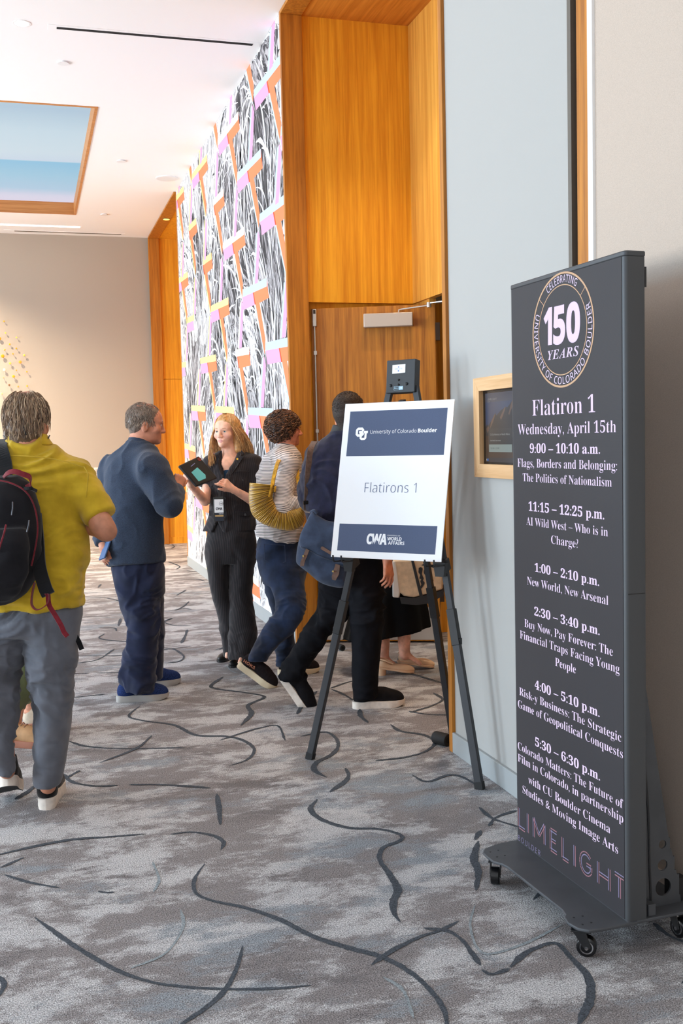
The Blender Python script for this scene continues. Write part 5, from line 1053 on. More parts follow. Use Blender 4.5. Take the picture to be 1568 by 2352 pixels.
m = MB(); m.strap([P(174, 1462, D-.02), P(181, 1474, D-.03), P(188, 1492, D-.03)], .02, .005, UC); m.build('strap_end', M_web, bp)
# ---- person in olive trousers, mostly hidden behind him
D = 5.30; rt = empty('person', floor_of(P(55, 1700, D)), 'person in cropped olive trousers, mostly hidden behind the yellow shirted man', 'person')
J = dict(pel=P(58, 1340, D), chest=P(60, 1160, D), neck=P(52, 1056, D), shR=P(62, 1090, D-.14), shL=P(56, 1090, D+.14), elR=P(60, 1210, D-.15), wrR=P(95, 1290, D-.12), elL=P(60, 1210, D+.15), wrL=P(95, 1290, D+.12), hipR=P(58, 1370, D-.07), hipL=P(60, 1370, D+.09), knR=P(60, 1520, D-.05), knL=P(72, 1500, D+.2), anR=P(30, 1676, D-.03), anL=P(72, 1634, D+.27))
J['toeR'] = P(80, 1708, D-.04); J['toeL'] = P(110, 1662, D+.26)
F = Field(); basebody(F, J, .042, leg=.9); hc = P(62, 1012, D); R = fr3(unit(UC*.9+VC*.4)); w = head_prims(F, hc, R, .95); F.cap(J['neck'], hc-R[2]*.07, .05, .05, .02)
F.cap(P(28, 1640, D-.03), P(28, 1690, D-.03), .042, .036, .02); F.cap(P(72, 1600, D+.27), P(72, 1650, D+.27), .044, .035, .02)
hand_prims(F, J['wrR'], UC, np.array([0, 0, 1.]), 1, (.3, .4, .3)); hand_prims(F, J['wrL'], UC, np.array([0, 0, 1.]), -1, (.3, .4, .3))
V, Q = F.mesh(.013, merge_fine(fine_at([(hc, .14), (J['wrR'], .12)], .007))); put('body', V, Q, skin('skin_light', (214, 152, 124)), rt)
M_oliv = fabric('olive_cotton', (96, 102, 70), .08, 10, .1, 900)
F = Field(); F.loft([st(5, 108, 1340, D, .15), st(4, 112, 1390, D, .17), st(6, 112, 1440, D, .15)], .03); F.loft([st(16, 108, 1400, D-.06, .10), st(15, 104, 1470, D-.05, .10), st(16, 88, 1550, D-.04, .085), st(19, 74, 1595, D-.03, .075), st(27, 50, 1637, D-.03, .052)], .02); F.loft([st(30, 108, 1400, D+.1, .10), st(44, 98, 1470, D+.18, .09), st(47, 96, 1550, D+.24, .075), st(50, 92, 1590, D+.26, .065), st(60, 86, 1612, D+.27, .05)], .02)
V, Q = F.mesh(.008); V = folds(V, Q, .005, (9, 9, 7), 11, .1); put('trousers', V, Q, M_oliv, rt)
F = Field(); F.loft([st(30, 84, 1062, D, .06), st(20, 98, 1085, D, .15), st(18, 104, 1150, D, .16), st(10, 106, 1250, D, .15), st(4, 110, 1352, D, .16)], .02); F.cap(J['shR'], J['elR'], .06, .055, .03); F.cap(J['shL'], J['elL'], .06, .055, .03); V, Q = F.mesh(.010); put('shirt', V, Q, fabric('sage_cotton', (120, 124, 108)), rt)
F = hair_cap(hc, R, (.082, .098, .085), (0, -.018, .03), ((hc+R[1]*.03, unit(R[1]*.8-R[2]*.5)),)); V, Q = F.mesh(.007); put('hair', V, Q, M_hairdk, rt)
M_tanb = fabric('tan_leather', (176, 136, 98), .06, 20, .1, 300, rough=.6, sheen=0); M_gum = mat('gum_sole', (160, 104, 82), .7)
b_ = shoe(rt, on_z(4, 1712), unit(UC-.16*VC), M_tanb, M_gum, .265, .10, .13, sole=.03, laces=mat('lace_brown', (140, 112, 96), .8)); b_['label'] = 'tan ankle boot'
b_ = shoe(rt, on_z(56, 1672), unit(UC*.95-VC*.25), fabric('cream_mesh', (206, 188, 166), .06, 30, .1, 400), M_gum, .255, .095, .105, sole=.03); b_['label'] = 'cream sneaker with gum sole'
# ---- man in the blue shirt ---------------------------------------------------
D = 6.09; rt = empty('person', floor_of(P(310, 1600, D)), 'grey-haired person in a slate blue shirt and navy trousers, turned to the tablet', 'person')
J = dict(pel=P(315, 1290, D), chest=P(307, 1130, D), neck=P(318, 1018, D), shR=P(352, 1066, D-.13), shL=P(258, 1066, D+.12), elR=P(390, 1166, D-.14), wrR=P(405, 1124, D+.02), elL=P(224, 1192, D+.06), wrL=P(238, 1256, D-.06), hipR=P(308, 1310, D-.03), hipL=P(335, 1310, D+.12), knR=P(330, 1435, D-.02), knL=P(350, 1430, D+.2), anR=P(313, 1575, D), anL=P(358, 1552, D+.33))
M_sk2 = skin('skin_ruddy', (198, 136, 110), .05)
F = Field(); basebody(F, J, .05, leg=.95); hc = P(335, 975, D); fd = unit(UC*.97+VC*.28-np.array([0, 0, .10])); R = fr3(fd); w = head_prims(F, hc, R, 1.0, jaw=1.12, nose=.975, brow=1.25)
F.cap(P(317, 1030, D), P(326, 990, D), .063, .060, .03)
dR = unit(P(413, 1102, D+.05)-J['wrR']); tipsR = hand_prims(F, J['wrR'], dR, unit(-VC*.6+UC*.55+np.array([0, 0, .3])), 1, (.9, 1.2, .6), s=.98)
dL = unit(P(246, 1290, D-.10)-J['wrL']); tipsL = hand_prims(F, J['wrL'], dL, unit(-VC*.75-UC*.5), -1, (.6, .8, .4), s=.96, curls=((.9, 1., .5), (.8, .9, .5), (.7, .9, .5), (.6, .9, .4)))
V, Q = F.mesh(.012, merge_fine(fine_at([(hc, .145), (J['wrR']+dR*.06, .10), (J['wrL']+dL*.06, .10)], .0042))); body = put('body', V, Q, M_sk2, rt)
M_hg = mat('hair_grey', (120, 106, 96), .5, var=.1, vs=60, spec=.4); M_hg2 = mat('hair_silver', (158, 142, 128), .5, var=.1, vs=60, spec=.4)
face_parts(rt, body, w, 1.0, mat('iris_blue', (84, 104, 120), .2), M_hg, R, M_eyew); nails(rt, tipsR[:4]+tipsL, M_nail)
hco = hc+R[2]*.036-R[1]*.014; ear = hc-R[1]*.012
F = Field(); F.ell(hco, (.079, .098, .084), R, .02, clip=((hco+R[1]*.052, unit(R[1]*.85-R[2]*.75)), (hc-R[2]*.045, -R[2]))); F.cap(hc-R[1]*.058+R[0]*.02-R[2]*.02, hc-R[1]*.058-R[0]*.02-R[2]*.05, .040, .030, .03)
F.ell(hc+R[0]*.078-R[1]*.008-R[2]*.016, (.02, .026, .040), R, .004, sub=True); V, Q = F.mesh(.005); V = folds(V, Q, .0016, (45, 45, 30), 6, .02); cc = (V[Q].mean(1)-hco)@R.T
hair = put('hair', V, Q, [M_hg, M_sk2], rt, ((cc[:, 2] > .062) & (cc[:, 1] > -.05) & (np.abs(cc[:, 0]) < .05)).astype(int)); Hh = MB(); hr = _rnd.Random(8)
hair_strands(Hh, hco, R, (.078, .097, .084), hr, 900, (.75, 1.95), (.25, .55), (1.02, 5.26), r=(.0007, .0014), mats=2, lift=.007, drift=.2, seg=6, wob=.005); hair_strands(Hh, hco, R, (.078, .097, .084), hr, 420, (1.6, 2.15), (.2, .4), (2.0, 4.3), r=(.0007, .0014), mats=2, lift=.004, drift=.1, seg=5, wob=.003)
hair_strands(Hh, hco, R, (.078, .097, .084), hr, 330, (.15, .7), (.25, .5), (1.2, 5.1), r=(.0007, .0012), mats=2, lift=.009, drift=.4, seg=6); hair_strands(Hh, hco, R, (.078, .098, .085), hr, 90, (.3, .7), (.2, .4), (-.9, .9), r=(.0007, .0011), mats=2, lift=.006, drift=.5, seg=5)
Hh.build('strands', [M_hg, M_hg2], hair, smooth=True, fixn=False)
M_blu = fabric('slate_blue_cloth', (44, 54, 72), .14, 330, .2, 700, stretch=(1, 1, 1.6), c2=(54, 65, 84))
F = Field(); F.loft([st(298, 341, 1020, D, .068), st(282, 354, 1029, D, .082), st(264, 362, 1042, D, .105), st(250, 368, 1062, D, .118), st(240, 372, 1100, D, .128), st(238, 370, 1160, D, .134), st(243, 374, 1225, D, .138), st(247, 376, 1291, D, .138)], .03)
F.cap(P(322, 1054, D), P(350, 1074, D-.11), .088, .080, .06); F.cap(P(312, 1054, D+.02), P(262, 1074, D+.10), .088, .076, .06); F.cap(P(350, 1078, D-.11), P(387, 1160, D-.15), .080, .066, .05); F.cap(P(387, 1160, D-.15), P(406, 1126, D+.02), .064, .047, .02, clip=((P(405, 1127, D+.01), unit(J['wrR']-J['elR'])),))
F.cap(P(258, 1074, D+.11), P(226, 1188, D+.06), .066, .055, .03); F.cap(P(226, 1188, D+.06), P(237, 1252, D-.05), .055, .043, .02, clip=((P(236, 1248, D-.045), unit(J['wrL']-J['elL'])),))
V, Q = F.mesh(.0075); V = folds(V, Q, .0075, (6, 6, 5), 13, .12); sh_ = put('shirt', V, Q, M_blu, rt)
F = Field(); F.loft([st(296, 345, 1003, D, .066), st(293, 347, 1012, D, .070), st(284, 353, 1028, D, .082)], .01, clip=((P(320, 1005, D), unit(np.array([0, 0, 1.])+UC*.18)),)); V, Q = F.mesh(.005); put('collar', V, Q, M_blu, sh_)
m = MB(); ax_ = unit(J['wrR']-J['elR']); m.tube([P(402, 1131, D-.01), P(402, 1131, D-.01)+ax_*.028], .050, 20); m.build('cuff', M_blu, sh_, smooth=True)
M_nav = fabric('navy_twill', (32, 38, 62), .1, 12, .12, 900)
F = Field(); F.loft([st(262, 366, 1268, D, .10), st(259, 370, 1288, D, .115), st(257, 374, 1304, D, .13), st(262, 376, 1335, D, .128), st(272, 374, 1365, D+.03, .12)], .02)
F.loft([st(262, 352, 1330, D, .11), st(279, 362, 1385, D, .105), st(294, 366, 1425, D, .092), st(295, 360, 1470, D, .085), st(284, 354, 1520, D, .085), st(280, 350, 1548, D, .085), st(286, 346, 1586, D, .078)], .02); F.loft([st(300, 376, 1340, D+.1, .10), st(316, 376, 1400, D+.17, .09), st(326, 376, 1460, D+.24, .08), st(336, 375, 1510, D+.29, .07), st(341, 374, 1540, D+.32, .066), st(345, 372, 1558, D+.33, .062)], .008)
V, Q = F.mesh(.0075); V = folds(V, Q, lambda v: .006+.005*np.exp(-((v[:, 2]-.1)/.12)**2), (7, 7, 9), 17, .12); tr = put('trousers', V, Q, M_nav, rt)
M_bsho = fabric('blue_knit', (24, 38, 78), .2, 260, .2, 400, sheen=0, c2=(36, 54, 100)); M_bsole = mat('sole_grey', (172, 168, 164), .6)
b_ = shoe(rt, on_z(270, 1612), unit(UC*.97+VC*.20), M_bsho, M_bsole, .292, .104, .10, sole=.034, laces=mat('lace_navy', (30, 38, 70), .8)); b_['label'] = 'bright blue running shoe'
b_ = shoe(rt, on_z(308, 1582), unit(UC*.90+VC*.42), M_bsho, M_bsole, .292, .104, .10, sole=.034, laces=mat('lace_navy2', (30, 38, 70), .8))
ph = empty('phone', P(241, 1266, D-.12), 'blue cased phone held low in the blue shirted left hand', 'phone'); a_ = unit(P(244, 1252, D-.1)-P(236, 1275, D-.13)); s_ = unit(UC*.5-VC*.8); s_ = unit(s_-a_*np.dot(s_, a_)); n_ = np.cross(a_, s_)
m = MB(); o_ = P(239, 1264, D-.115); m.prism([(-.036, -.055), (.036, -.055), (.036, .09), (-.036, .09)], o_, s_, a_, n_, .010); m.build('case', mat('phone_case', (58, 92, 138), .5), ph, bevel=.003); m = MB(); m.prism([(-.032, -.051), (.032, -.051), (.032, .086), (-.032, .086)], o_+n_*.010, s_, a_, n_, .001); m.build('screen', M_black, ph)
m = MB(); m.prism([(.006, .056), (.030, .056), (.030, .082), (.006, .082)], o_, s_, a_, -n_, .0025); m.build('camera', M_black, ph)
# ---- blonde person in the dark suit, holding the tablet --------------------------
D = 6.95; rt = empty('person', floor_of(P(535, 1530, D)), 'blonde person in a dark pinstripe suit holding a tablet, facing the hall', 'person')
J = dict(pel=P(530, 1225, D), chest=P(530, 1110, D), neck=P(527, 1040, D), shR=P(488, 1062, D+.0), shL=P(578, 1062, D+.0), elR=P(470, 1150, D-.06), wrR=P(437, 1112, D-.25), elL=P(580, 1150, D-.04), wrL=P(533, 1123, D-.24), hipR=P(508, 1245, D), hipL=P(553, 1245, D), knR=P(510, 1370, D), knL=P(555, 1365, D-.03), anR=P(523, 1492, D+.05), anL=P(560, 1498, D-.1))
J['toeR'] = P(521, 1508, D-.05); J['toeL'] = P(550, 1522, D-.22)
F = Field(); basebody(F, J, .042, hw=.115, leg=.86, arm=.86, foot=.62); hc = P(520.5, 992, D-.02); fd = unit(-VC*.90-UC*.40+np.array([0, 0, .02])); R = fr3(fd); w = head_prims(F, hc, R, .93, jaw=.87, nose=.955, brow=.55)
F.cap(P(527, 1048, D), P(524, 1008, D), .047, .042, .03); F.ell(P(524, 1070, D-.04), (.075, .05, .06), None, .03)
dR = unit(P(425, 1100, D-.33)-J['wrR']); tipsR = hand_prims(F, J['wrR'], unit(dR+np.array([0, 0, .25])), unit(-UC*.75-VC*.65), 1, s=.92, curls=((1.05, .75, .35), (1.0, .8, .35), (.95, .8, .35), (.95, .8, .3)), thumb=(.8, .35, .5))
dL = unit(P(508, 1108, D-.33)-J['wrL']); tipsL = hand_prims(F, J['wrL'], unit(dL+np.array([0, 0, .12])), unit(-VC*.85+np.array([0, 0, .45])), -1, s=.92, curls=((.25, .3, .2), (.75, 1.1, .5), (.9, 1.2, .5), (1.0, 1.2, .5)), thumb=(.9, .5, .2))
V, Q = F.mesh(.012, merge_fine(fine_at([(hc, .13), (J['wrR']+dR*.06, .095), (J['wrL']+dL*.06, .095)], .0036)), 1)
M_sk4 = skin('skin_fair', (236, 182, 156), .05); M_lip = mat('lip_rose', (200, 122, 112), .4)
lc = (V[Q].mean(1)-hc)@R.T/.93; lips = (np.abs(lc[:, 0]) < .0215) & (np.abs(lc[:, 2]+.0662) < .0112*(1-(lc[:, 0]/.0235)**2)) & (lc[:, 1] > .078)
chk = (((np.abs(lc[:, 0])-.042)/.02)**2+((lc[:, 2]+.034)/.018)**2 < 1) & (lc[:, 1] > .03)
body = put('body', V, Q, [M_sk4, M_lip, mat('cheek_rose', (236, 172, 150), .5, spec=.35)], rt, np.where(lips, 1, np.where(chk, 2, 0)))
M_bl = mat('hair_blonde', (196, 148, 92), .42, var=.1, vs=50, spec=.5); M_bl2 = mat('hair_gold', (222, 180, 124), .42, var=.1, vs=50, spec=.5); M_bl3 = mat('hair_honey', (158, 108, 60), .45, var=.1, vs=50, spec=.5)
face_parts(rt, body, w, .93, mat('iris_bluegrey', (92, 116, 128), .2), M_bl3, R, M_eyew); nails(rt, tipsR+tipsL[:1], M_nail)
m = MB()
for q in (-1, 1): m.tube([w(q*(.031+dx), .0905-.006*abs(dx)/.02*.6, .0065-.0035*(dx/.016)**2) for dx in (-.015, -.008, 0, .008, .015)], [.0006, .0012, .0013, .0012, .0006], 6)
m.build('eyelashes', M_bl3, rt, smooth=True)
hco = hc+R[2]*.034-R[1]*.014; rad = (.078, .096, .088)
F = Field(); F.ell(hco, rad, R, .02, clip=((hco+R[1]*.070+R[2]*.02, unit(R[1]*.85-R[2]*.62)),)); F.cap(hc-R[1]*.045+R[2]*.02, hc-R[1]*.060-R[2]*.20, .066, .050, .03, flat=(R[1], .6))
for q in (-1, 1): F.cap(hco+q*R[0]*.062-R[1]*.004, hc+q*R[0]*.066-R[1]*.022-R[2]*.12, .028, .024, .02)
V, Q = F.mesh(.0055); V = folds(V, Q, .002, (45, 45, 5), 9, .02); hair = put('hair', V, Q, M_bl, rt)
Hh = MB(); hr = _rnd.Random(21)
def lock(side, n, end, spread, r=(.0014, .003), w0=(.1, 1.9)):
    for _ in range(n):
        b = hr.uniform(*w0); a0 = hr.uniform(.02, .25); p = [hco+R[0]*side*.002+R[1]*(.066-.07*hr.random())+R[2]*rad[2]*1.0]
        for t in (.35, .7, 1.0, 1.3, 1.55): q = np.array([side*math.sin(t)*math.sin(b+.25)*rad[0]*1.05, math.sin(t)*math.cos(b+.25)*rad[1]*1.02, math.cos(t)*rad[2]*1.03]); p.append(hco+q[0]*R[0]+q[1]*R[1]+q[2]*R[2])
        e = np.array(end)+np.array([hr.gauss(0, spread), hr.gauss(0, spread*.7), hr.gauss(0, spread*1.6)]); s0 = p[-1]
        for t in (.35, .7, 1.0): p.append(s0+(e-s0)*t+R[0]*side*.018*math.sin(math.pi*t)+np.array([hr.gauss(0, .004), hr.gauss(0, .004), 0]))
        rr = hr.uniform(*r); k = smooth_path(p, 2); Hh.tube(k, [rr*(.6+.4*math.sin(math.pi*min(1, i/len(k)+.15))) for i in range(len(k)-1)]+[rr*.2], 5, hr.randrange(3), cap=False)
lock(-1, 330, P(572, 1050, D+.02), .007, r=(.001, .0022), w0=(.62, 1.9)); lock(-1, 150, P(556, 1044, D-.03), .008, r=(.001, .002), w0=(.62, 1.2)); lock(-1, 120, P(560, 1040, D+.04), .012, r=(.001, .0022), w0=(.9, 2.2)); lock(1, 260, P(500, 1044, D+.02), .008, r=(.001, .0022), w0=(.62, 1.9)); lock(1, 90, P(488, 1062, D-.09), .007, r=(.001, .002), w0=(.66, 1.6)); lock(1, 60, P(482, 1069, D-.10), .005, r=(.001, .0018), w0=(.85, 1.4)); lock(-1, 90, P(580, 1044, D+.0), .005, r=(.001, .002), w0=(1.0, 1.9))
Hh.build('strands', [M_bl, M_bl2, M_bl3], hair, smooth=True, fixn=False)
def pin_mat(name, c, c2, sc):
    m = fabric(name, c, .1, 40, .15, 900); nt = m.node_tree; N = nt.nodes; L = nt.links; b = N['Principled BSDF']; tc = N.new('ShaderNodeTexCoord'); mp = N.new('ShaderNodeMapping'); mp.inputs['Rotation'].default_value = (0, 0, -YAW); L.new(tc.outputs['Object'], mp.inputs[0])
    wv = N.new('ShaderNodeTexWave'); wv.inputs['Scale'].default_value = sc; wv.inputs['Distortion'].default_value = 1.2; wv.inputs['Detail'].default_value = 2; wv.inputs['Detail Scale'].default_value = .6; L.new(mp.outputs[0], wv.inputs[0]); wv.bands_direction = 'X'
    cr = N.new('ShaderNodeValToRGB'); cr.color_ramp.elements[0].position = .62; cr.color_ramp.elements[1].position = .95; cr.color_ramp.elements[0].color = s2l(c); cr.color_ramp.elements[1].color = s2l(c2); L.new(wv.outputs[1], cr.inputs[0]); L.new(cr.outputs[0], b.inputs['Base Color']); return m
M_suit = pin_mat('suit_pinstripe', (36, 32, 34), (54, 47, 48), 26)
F = Field(); F.loft([st(503, 556, 1036, D+.02, .05), st(490, 574, 1044, D+.01, .07), st(478, 590, 1053, D, .088), st(478, 588, 1080, D, .104), st(482, 584, 1110, D-.01, .112), st(484, 580, 1150, D, .104), st(478, 584, 1185, D, .112), st(465, 591, 1218, D, .118)], .02)
F.cap(P(486, 1064, D), P(473, 1112, D-.035), .056, .052, .03, clip=((P(471.5, 1114, D-.04), unit(P(470, 1150, D-.06)-P(486, 1064, D))),)); F.cap(P(581, 1064, D), P(584, 1118, D-.03), .056, .052, .03, clip=((P(584, 1116, D-.03), unit(P(580, 1150, D-.04)-P(581, 1064, D))),))
# open neck: a V cut between the lapels, and the cut-away hem
def vcut(F, tip, l, r, top, depth):
    a, b, c = tip, l, r; nL = np.cross(b-a, VC); nL = unit(nL if np.dot(nL, c-a) < 0 else -nL); nR = np.cross(c-a, VC); nR = unit(nR if np.dot(nR, b-a) < 0 else -nR)
    F.wedge(np.minimum(np.minimum(a, b), c)-.2, np.maximum(np.maximum(a, b), c)+.2, [(a, nL), (a, nR), (a-VC*depth*0, VC*1.0)])
vcut(F, P(516, 1106, D), P(508, 1030, D), P(556, 1030, D), 0, .2); vcut(F, P(505, 1190, D), P(520, 1226, D), P(488, 1226, D), 0, .2)
V, Q = F.mesh(.0062); V = folds(V, Q, .0034, (8, 8, 8), 23, .08); jk = put('jacket', V, Q, M_suit, rt)
F = Field(); F.loft([st(494, 572, 1078, D-.01, .085), st(490, 578, 1110, D-.01, .097), st(490, 574, 1150, D, .092), st(486, 578, 1185, D, .098), st(480, 582, 1216, D, .102)], .02); V, Q = F.mesh(.007); put('top', V, Q, fabric('dark_teal_jersey', (26, 50, 72), .06, 20), rt)
def lapel(pts, dz):
    m = MB(); m.add([P(x, y, D-d) for x, y, d in pts], [tuple(range(len(pts)))]); o = len(m.v)-len(pts); m.add([np.array(m.v[o+i])+VC*.006 for i in range(len(pts))], [tuple(range(len(pts)-1, -1, -1))]); m.f += [[o+i, o+(i+1) % len(pts), o+len(pts)+(i+1) % len(pts), o+len(pts)+i] for i in range(len(pts))]; m.m += [0]*len(pts); m.build('lapel', M_suit, jk)
lapel([(509, 1034, .055), (515, 1106, .118), (503, 1078, .112), (500, 1062, .104), (503, 1056, .094), (499, 1046, .075)], 0); lapel([(554, 1034, .055), (518, 1108, .120), (542, 1074, .116), (558, 1050, .094), (552, 1046, .088), (561, 1041, .065)], 0)
m = MB(); pn_ = P(545, 1054, D-.112); m.tube([pn_, pn_-VC*.004], .0065, 10); m.build('lapel_pin', mat('gold_pin', (222, 172, 60), .3, .8), jk)
m = MB()
bm_ = mat('button_dark', (30, 24, 24), .3)
for x, y in ((516, 1145), (516, 1171), (556, 1103), (563, 1182)): m = MB(); c_ = P(x, y, D-(.122 if x < 530 else .105)); m.tube([c_+VC*.01, c_-VC*.004], .0075, 14); m.build('button', bm_, jk)
m = MB(); m.tube([P(539, 1083, D-.115), P(556, 1082, D-.11), P(573, 1083, D-.09)], .003, 6); m.build('breast_pocket', M_suit, jk); m = MB(); m.prism([(0, 0), (34*D/FPX, -2*D/FPX), (38*D/FPX, -10*D/FPX), (30*D/FPX, -13*D/FPX), (4*D/FPX, -9*D/FPX)], P(539, 1174, D-.118), unit(UC+VC*.45), Z3, -VC, .005); m.build('pocket_flap', M_suit, jk, bevel=.001); m = MB(); m.prism([(0, 0), (11*D/FPX, 2*D/FPX), (10*D/FPX, -9*D/FPX), (1*D/FPX, -11*D/FPX)], P(480, 1174, D-.085), unit(UC-VC*.6), Z3, -VC, .005); m.build('pocket_flap', M_suit, jk, bevel=.001)
M_suit2 = pin_mat('trouser_pinstripe', (34, 31, 33), (50, 44, 45), 28)
F = Field(); F.loft([st(482, 578, 1196, D, .105), st(474, 585, 1235, D, .118), st(470, 588, 1265, D, .118), st(476, 585, 1292, D, .10)], .03)
F.loft([st(476, 535, 1238, D, .10), st(472, 530, 1270, D, .108), st(479, 527, 1330, D, .088), st(487, 528, 1370, D, .076), st(496, 541, 1400, D+.01, .074), st(505, 545, 1440, D+.03, .072), st(511, 546, 1480, D+.05, .074), st(513, 546, 1506, D+.05, .074)], .012)
F.loft([st(525, 584, 1238, D, .10), st(528, 588, 1270, D, .108), st(528, 580, 1330, D-.01, .088), st(527, 577, 1368, D-.02, .078), st(528, 584, 1420, D-.05, .078), st(527, 590, 1470, D-.08, .084), st(527, 588, 1510, D-.1, .088)], .012)
V, Q = F.mesh(.0068); V = folds(V, Q, .0045, (8, 8, 6), 27, .10); put('trousers', V, Q, M_suit2, rt)
M_flat = mat('black_flat', (18, 17, 18), .45)
b_ = shoe(rt, on_z(537, 1505), unit(-VC*.95-UC*.30), M_flat, M_flat, .245, .078, .06, sole=.012, low=True); shoe(rt, on_z(572, 1517), unit(-VC*.93-UC*.42), M_flat, M_flat, .245, .078, .06, sole=.012, low=True)
# tablet held up in both hands
TC_ = P(453.5, 1085, D-.35); tb = empty('tablet', TC_, 'black tablet in a rugged case with a turquoise note on its back', 'tablet')
cs = [P(409, 1071, D-.41), P(455, 1049, D-.30), P(498, 1099, D-.30), P(450, 1118, D-.41)]; cen = sum(cs)/4; a_ = unit((cs[2]+cs[1]-cs[0]-cs[3])/2); b0 = (cs[0]+cs[1]-cs[2]-cs[3])/2; ha = np.linalg.norm((cs[2]+cs[1]-cs[0]-cs[3])/4); hb = np.linalg.norm(b0)/2; b_ = unit(b0-a_*np.dot(b0, a_)); n_ = np.cross(a_, b_); n_ = n_ if np.dot(n_, -fwd) > 0 else -n_
sk_ = np.dot(b0, a_)/2
q4 = [(-ha-sk_*.0, -hb), (ha, -hb), (ha, hb), (-ha, hb)]
cs2 = [((c-cen)@a_, (c-cen)@b_) for c in cs]; m = MB(); m.prism(cs2, cen-n_*.011, a_, b_, n_, .022); m.build('case', mat('tablet_case', (20, 20, 22), .5), tb, bevel=.006, seg=3)
tq = lambda u, v: cs[0]*(1-u)*(1-v)+cs[1]*u*(1-v)+cs[2]*u*v+cs[3]*(1-u)*v          # u along the upper edge, v down to the lower
m = MB(); m.add([tq(u, v)+n_*.0125 for u, v in ((.03, .05), (.97, .05), (.97, .95), (.03, .95))], [(0, 1, 2, 3)]); m.build('ribs', M_rubber, tb)
m = MB(); m.add([tq(u, v)+n_*.0135 for u, v in ((.22, .44), (.58, .36), (.64, .74), (.55, .86), (.20, .87))], [(0, 1, 2, 3, 4)]); tn = m.build('sticky_note', mat('turquoise_note', (96, 198, 208), .6), tb); tn['label'] = 'turquoise note'
m = MB(); c0_ = tq(.90, .12)+n_*.012; m.tube([c0_, c0_+n_*.003], .013, 16); m.build('camera', mat('camera_red', (110, 20, 40), .3), tb); m = MB(); m.add([tq(u, v)+n_*.0136 for u, v in ((.38, .22), (.62, .17), (.62, .195), (.38, .245))], [(0, 1, 2, 3)]); m.build('logo', mat('tablet_logo', (120, 130, 190), .4), tb)
m = MB(); m.prism([(p_*.93, q_*.93) for p_, q_ in cs2], cen-n_*.0125, a_, b_, n_, .002); m.build('screen', M_black, tb)
# conference badge
bg = empty('name_badge', P(503, 1170, D-.15), 'clear badge holder with a white card hanging at the pinstripe jacket', 'badge'); O = P(491.5, 1198, D-.150); U = unit(UC-.08*VC); V = np.array(Z3, float); N_ = np.cross(V, U); N_ = N_ if np.dot(N_, -VC) > 0 else -N_
k = D/FPX; m = MB(); m.prism([(0, 0), (23.5*k, 1*k), (23*k, 56*k), (0, 55*k)], O, U, V, N_, .003); m.build('holder', mat('badge_clear', (62, 62, 60), .2), bg, bevel=.001)
def card(mb, a, b, c, d, mi, l): mb.add([O+N_*l+U*x*k+V*y*k for x, y in ((a, b), (c, b), (c, d), (a, d))], [(0, 1, 2, 3)], mi)
m = MB(); card(m, 2, 1.5, 22.5, 16, 1, .0035); card(m, 2, 20, 22.5, 50, 0, .0035); card(m, 2, 15, 22.5, 20, 1, .0035); card(m, 3, 11.2, 22, 14.3, 2, .004); letter(m, 'CWA', 'sansb', O+N_*.004, U, V, 5*k, 20*k, 26*k, 5.2*k, 1, .03, .9); letter(m, '150', 'sansb', O+N_*.004, U, V, 15*k, 21*k, 38.6*k, 3.4*k, 1); letter(m, 'Conference', 'sansb', O+N_*.0043, U, V, 12*k, 22*k, 16.3*k, 2*k, 0)
for i in range(24):
    a, b = 2*math.pi*i/24, 2*math.pi*(i+1)/24; m.add([O+N_*.004+U*(17.7+r*math.cos(t))*k+V*(40.3+r*math.sin(t))*k for r, t in ((4.3, a), (4.3, b), (4.8, b), (4.8, a))], [(0, 1, 2, 3)], 1)
m.build('card', [mat('card_white', (232, 230, 230), .5), mat('card_navy', (24, 28, 42), .5), mat('card_gold', (196, 156, 96), .5)], bg, fixn=False)
m = MB(); m.strap(smooth_path([P(503, 1143, D-.148), P(506, 1120, D-.135), P(510, 1090, D-.125)], 4), .012, .002, UC); m.build('lanyard', M_black, bg)
# ---- curly-haired person in the striped shirt --------------------------------------
D = 6.67; rt = empty('person', floor_of(P(650, 1560, D)), 'curly-haired person in a striped shirt and dark jeans walking to the doorway', 'person')
J = dict(pel=P(645, 1250, D), chest=P(642, 1115, D), neck=P(655, 1032, D), shR=P(660, 1062, D-.15), shL=P(632, 1060, D+.14), elR=P(648, 1166, D-.22), wrR=P(696, 1150, D-.20), elL=P(640, 1166, D+.16), wrL=P(690, 1160, D+.12), hipR=P(648, 1270, D-.04), hipL=P(648, 1270, D+.05), knR=P(670, 1395, D-.2), knL=P(650, 1400, D+.04), anR=P(590, 1498, D-.30), anL=P(655, 1518, D+.03))
M_sk5 = skin('skin_rosy', (200, 130, 104), .08)
F = Field(); basebody(F, J, .04, hw=.115, leg=.82, arm=.86, hip=.062); hc = P(655, 987, D); fd = unit(UC*.93+VC*.37+np.array([0, 0, .02])); R = fr3(fd); w = head_prims(F, hc, R, .94, jaw=.95, nose=1.03); F.cap(P(655, 1036, D), P(659, 1002, D), .050, .048, .03)
dR = unit(J['wrR']-J['elR']); hand_prims(F, J['wrR'], dR, -VC, 1, (.5, .7, .4), s=.92); hand_prims(F, J['wrL'], UC, -VC, 1, (.5, .7, .4), s=.92)
V, Q = F.mesh(.012, merge_fine(fine_at([(hc, .13), (J['wrR']+dR*.06, .09)], .0045))); body = put('body', V, Q, M_sk5, rt)
M_cu = mat('curls_brown', (92, 60, 42), .45, var=.15, vs=40, spec=.5); M_cu2 = mat('curls_chestnut', (130, 88, 60), .45, var=.15, vs=40, spec=.5); M_cu3 = mat('curls_dark', (48, 32, 24), .5, spec=.4)
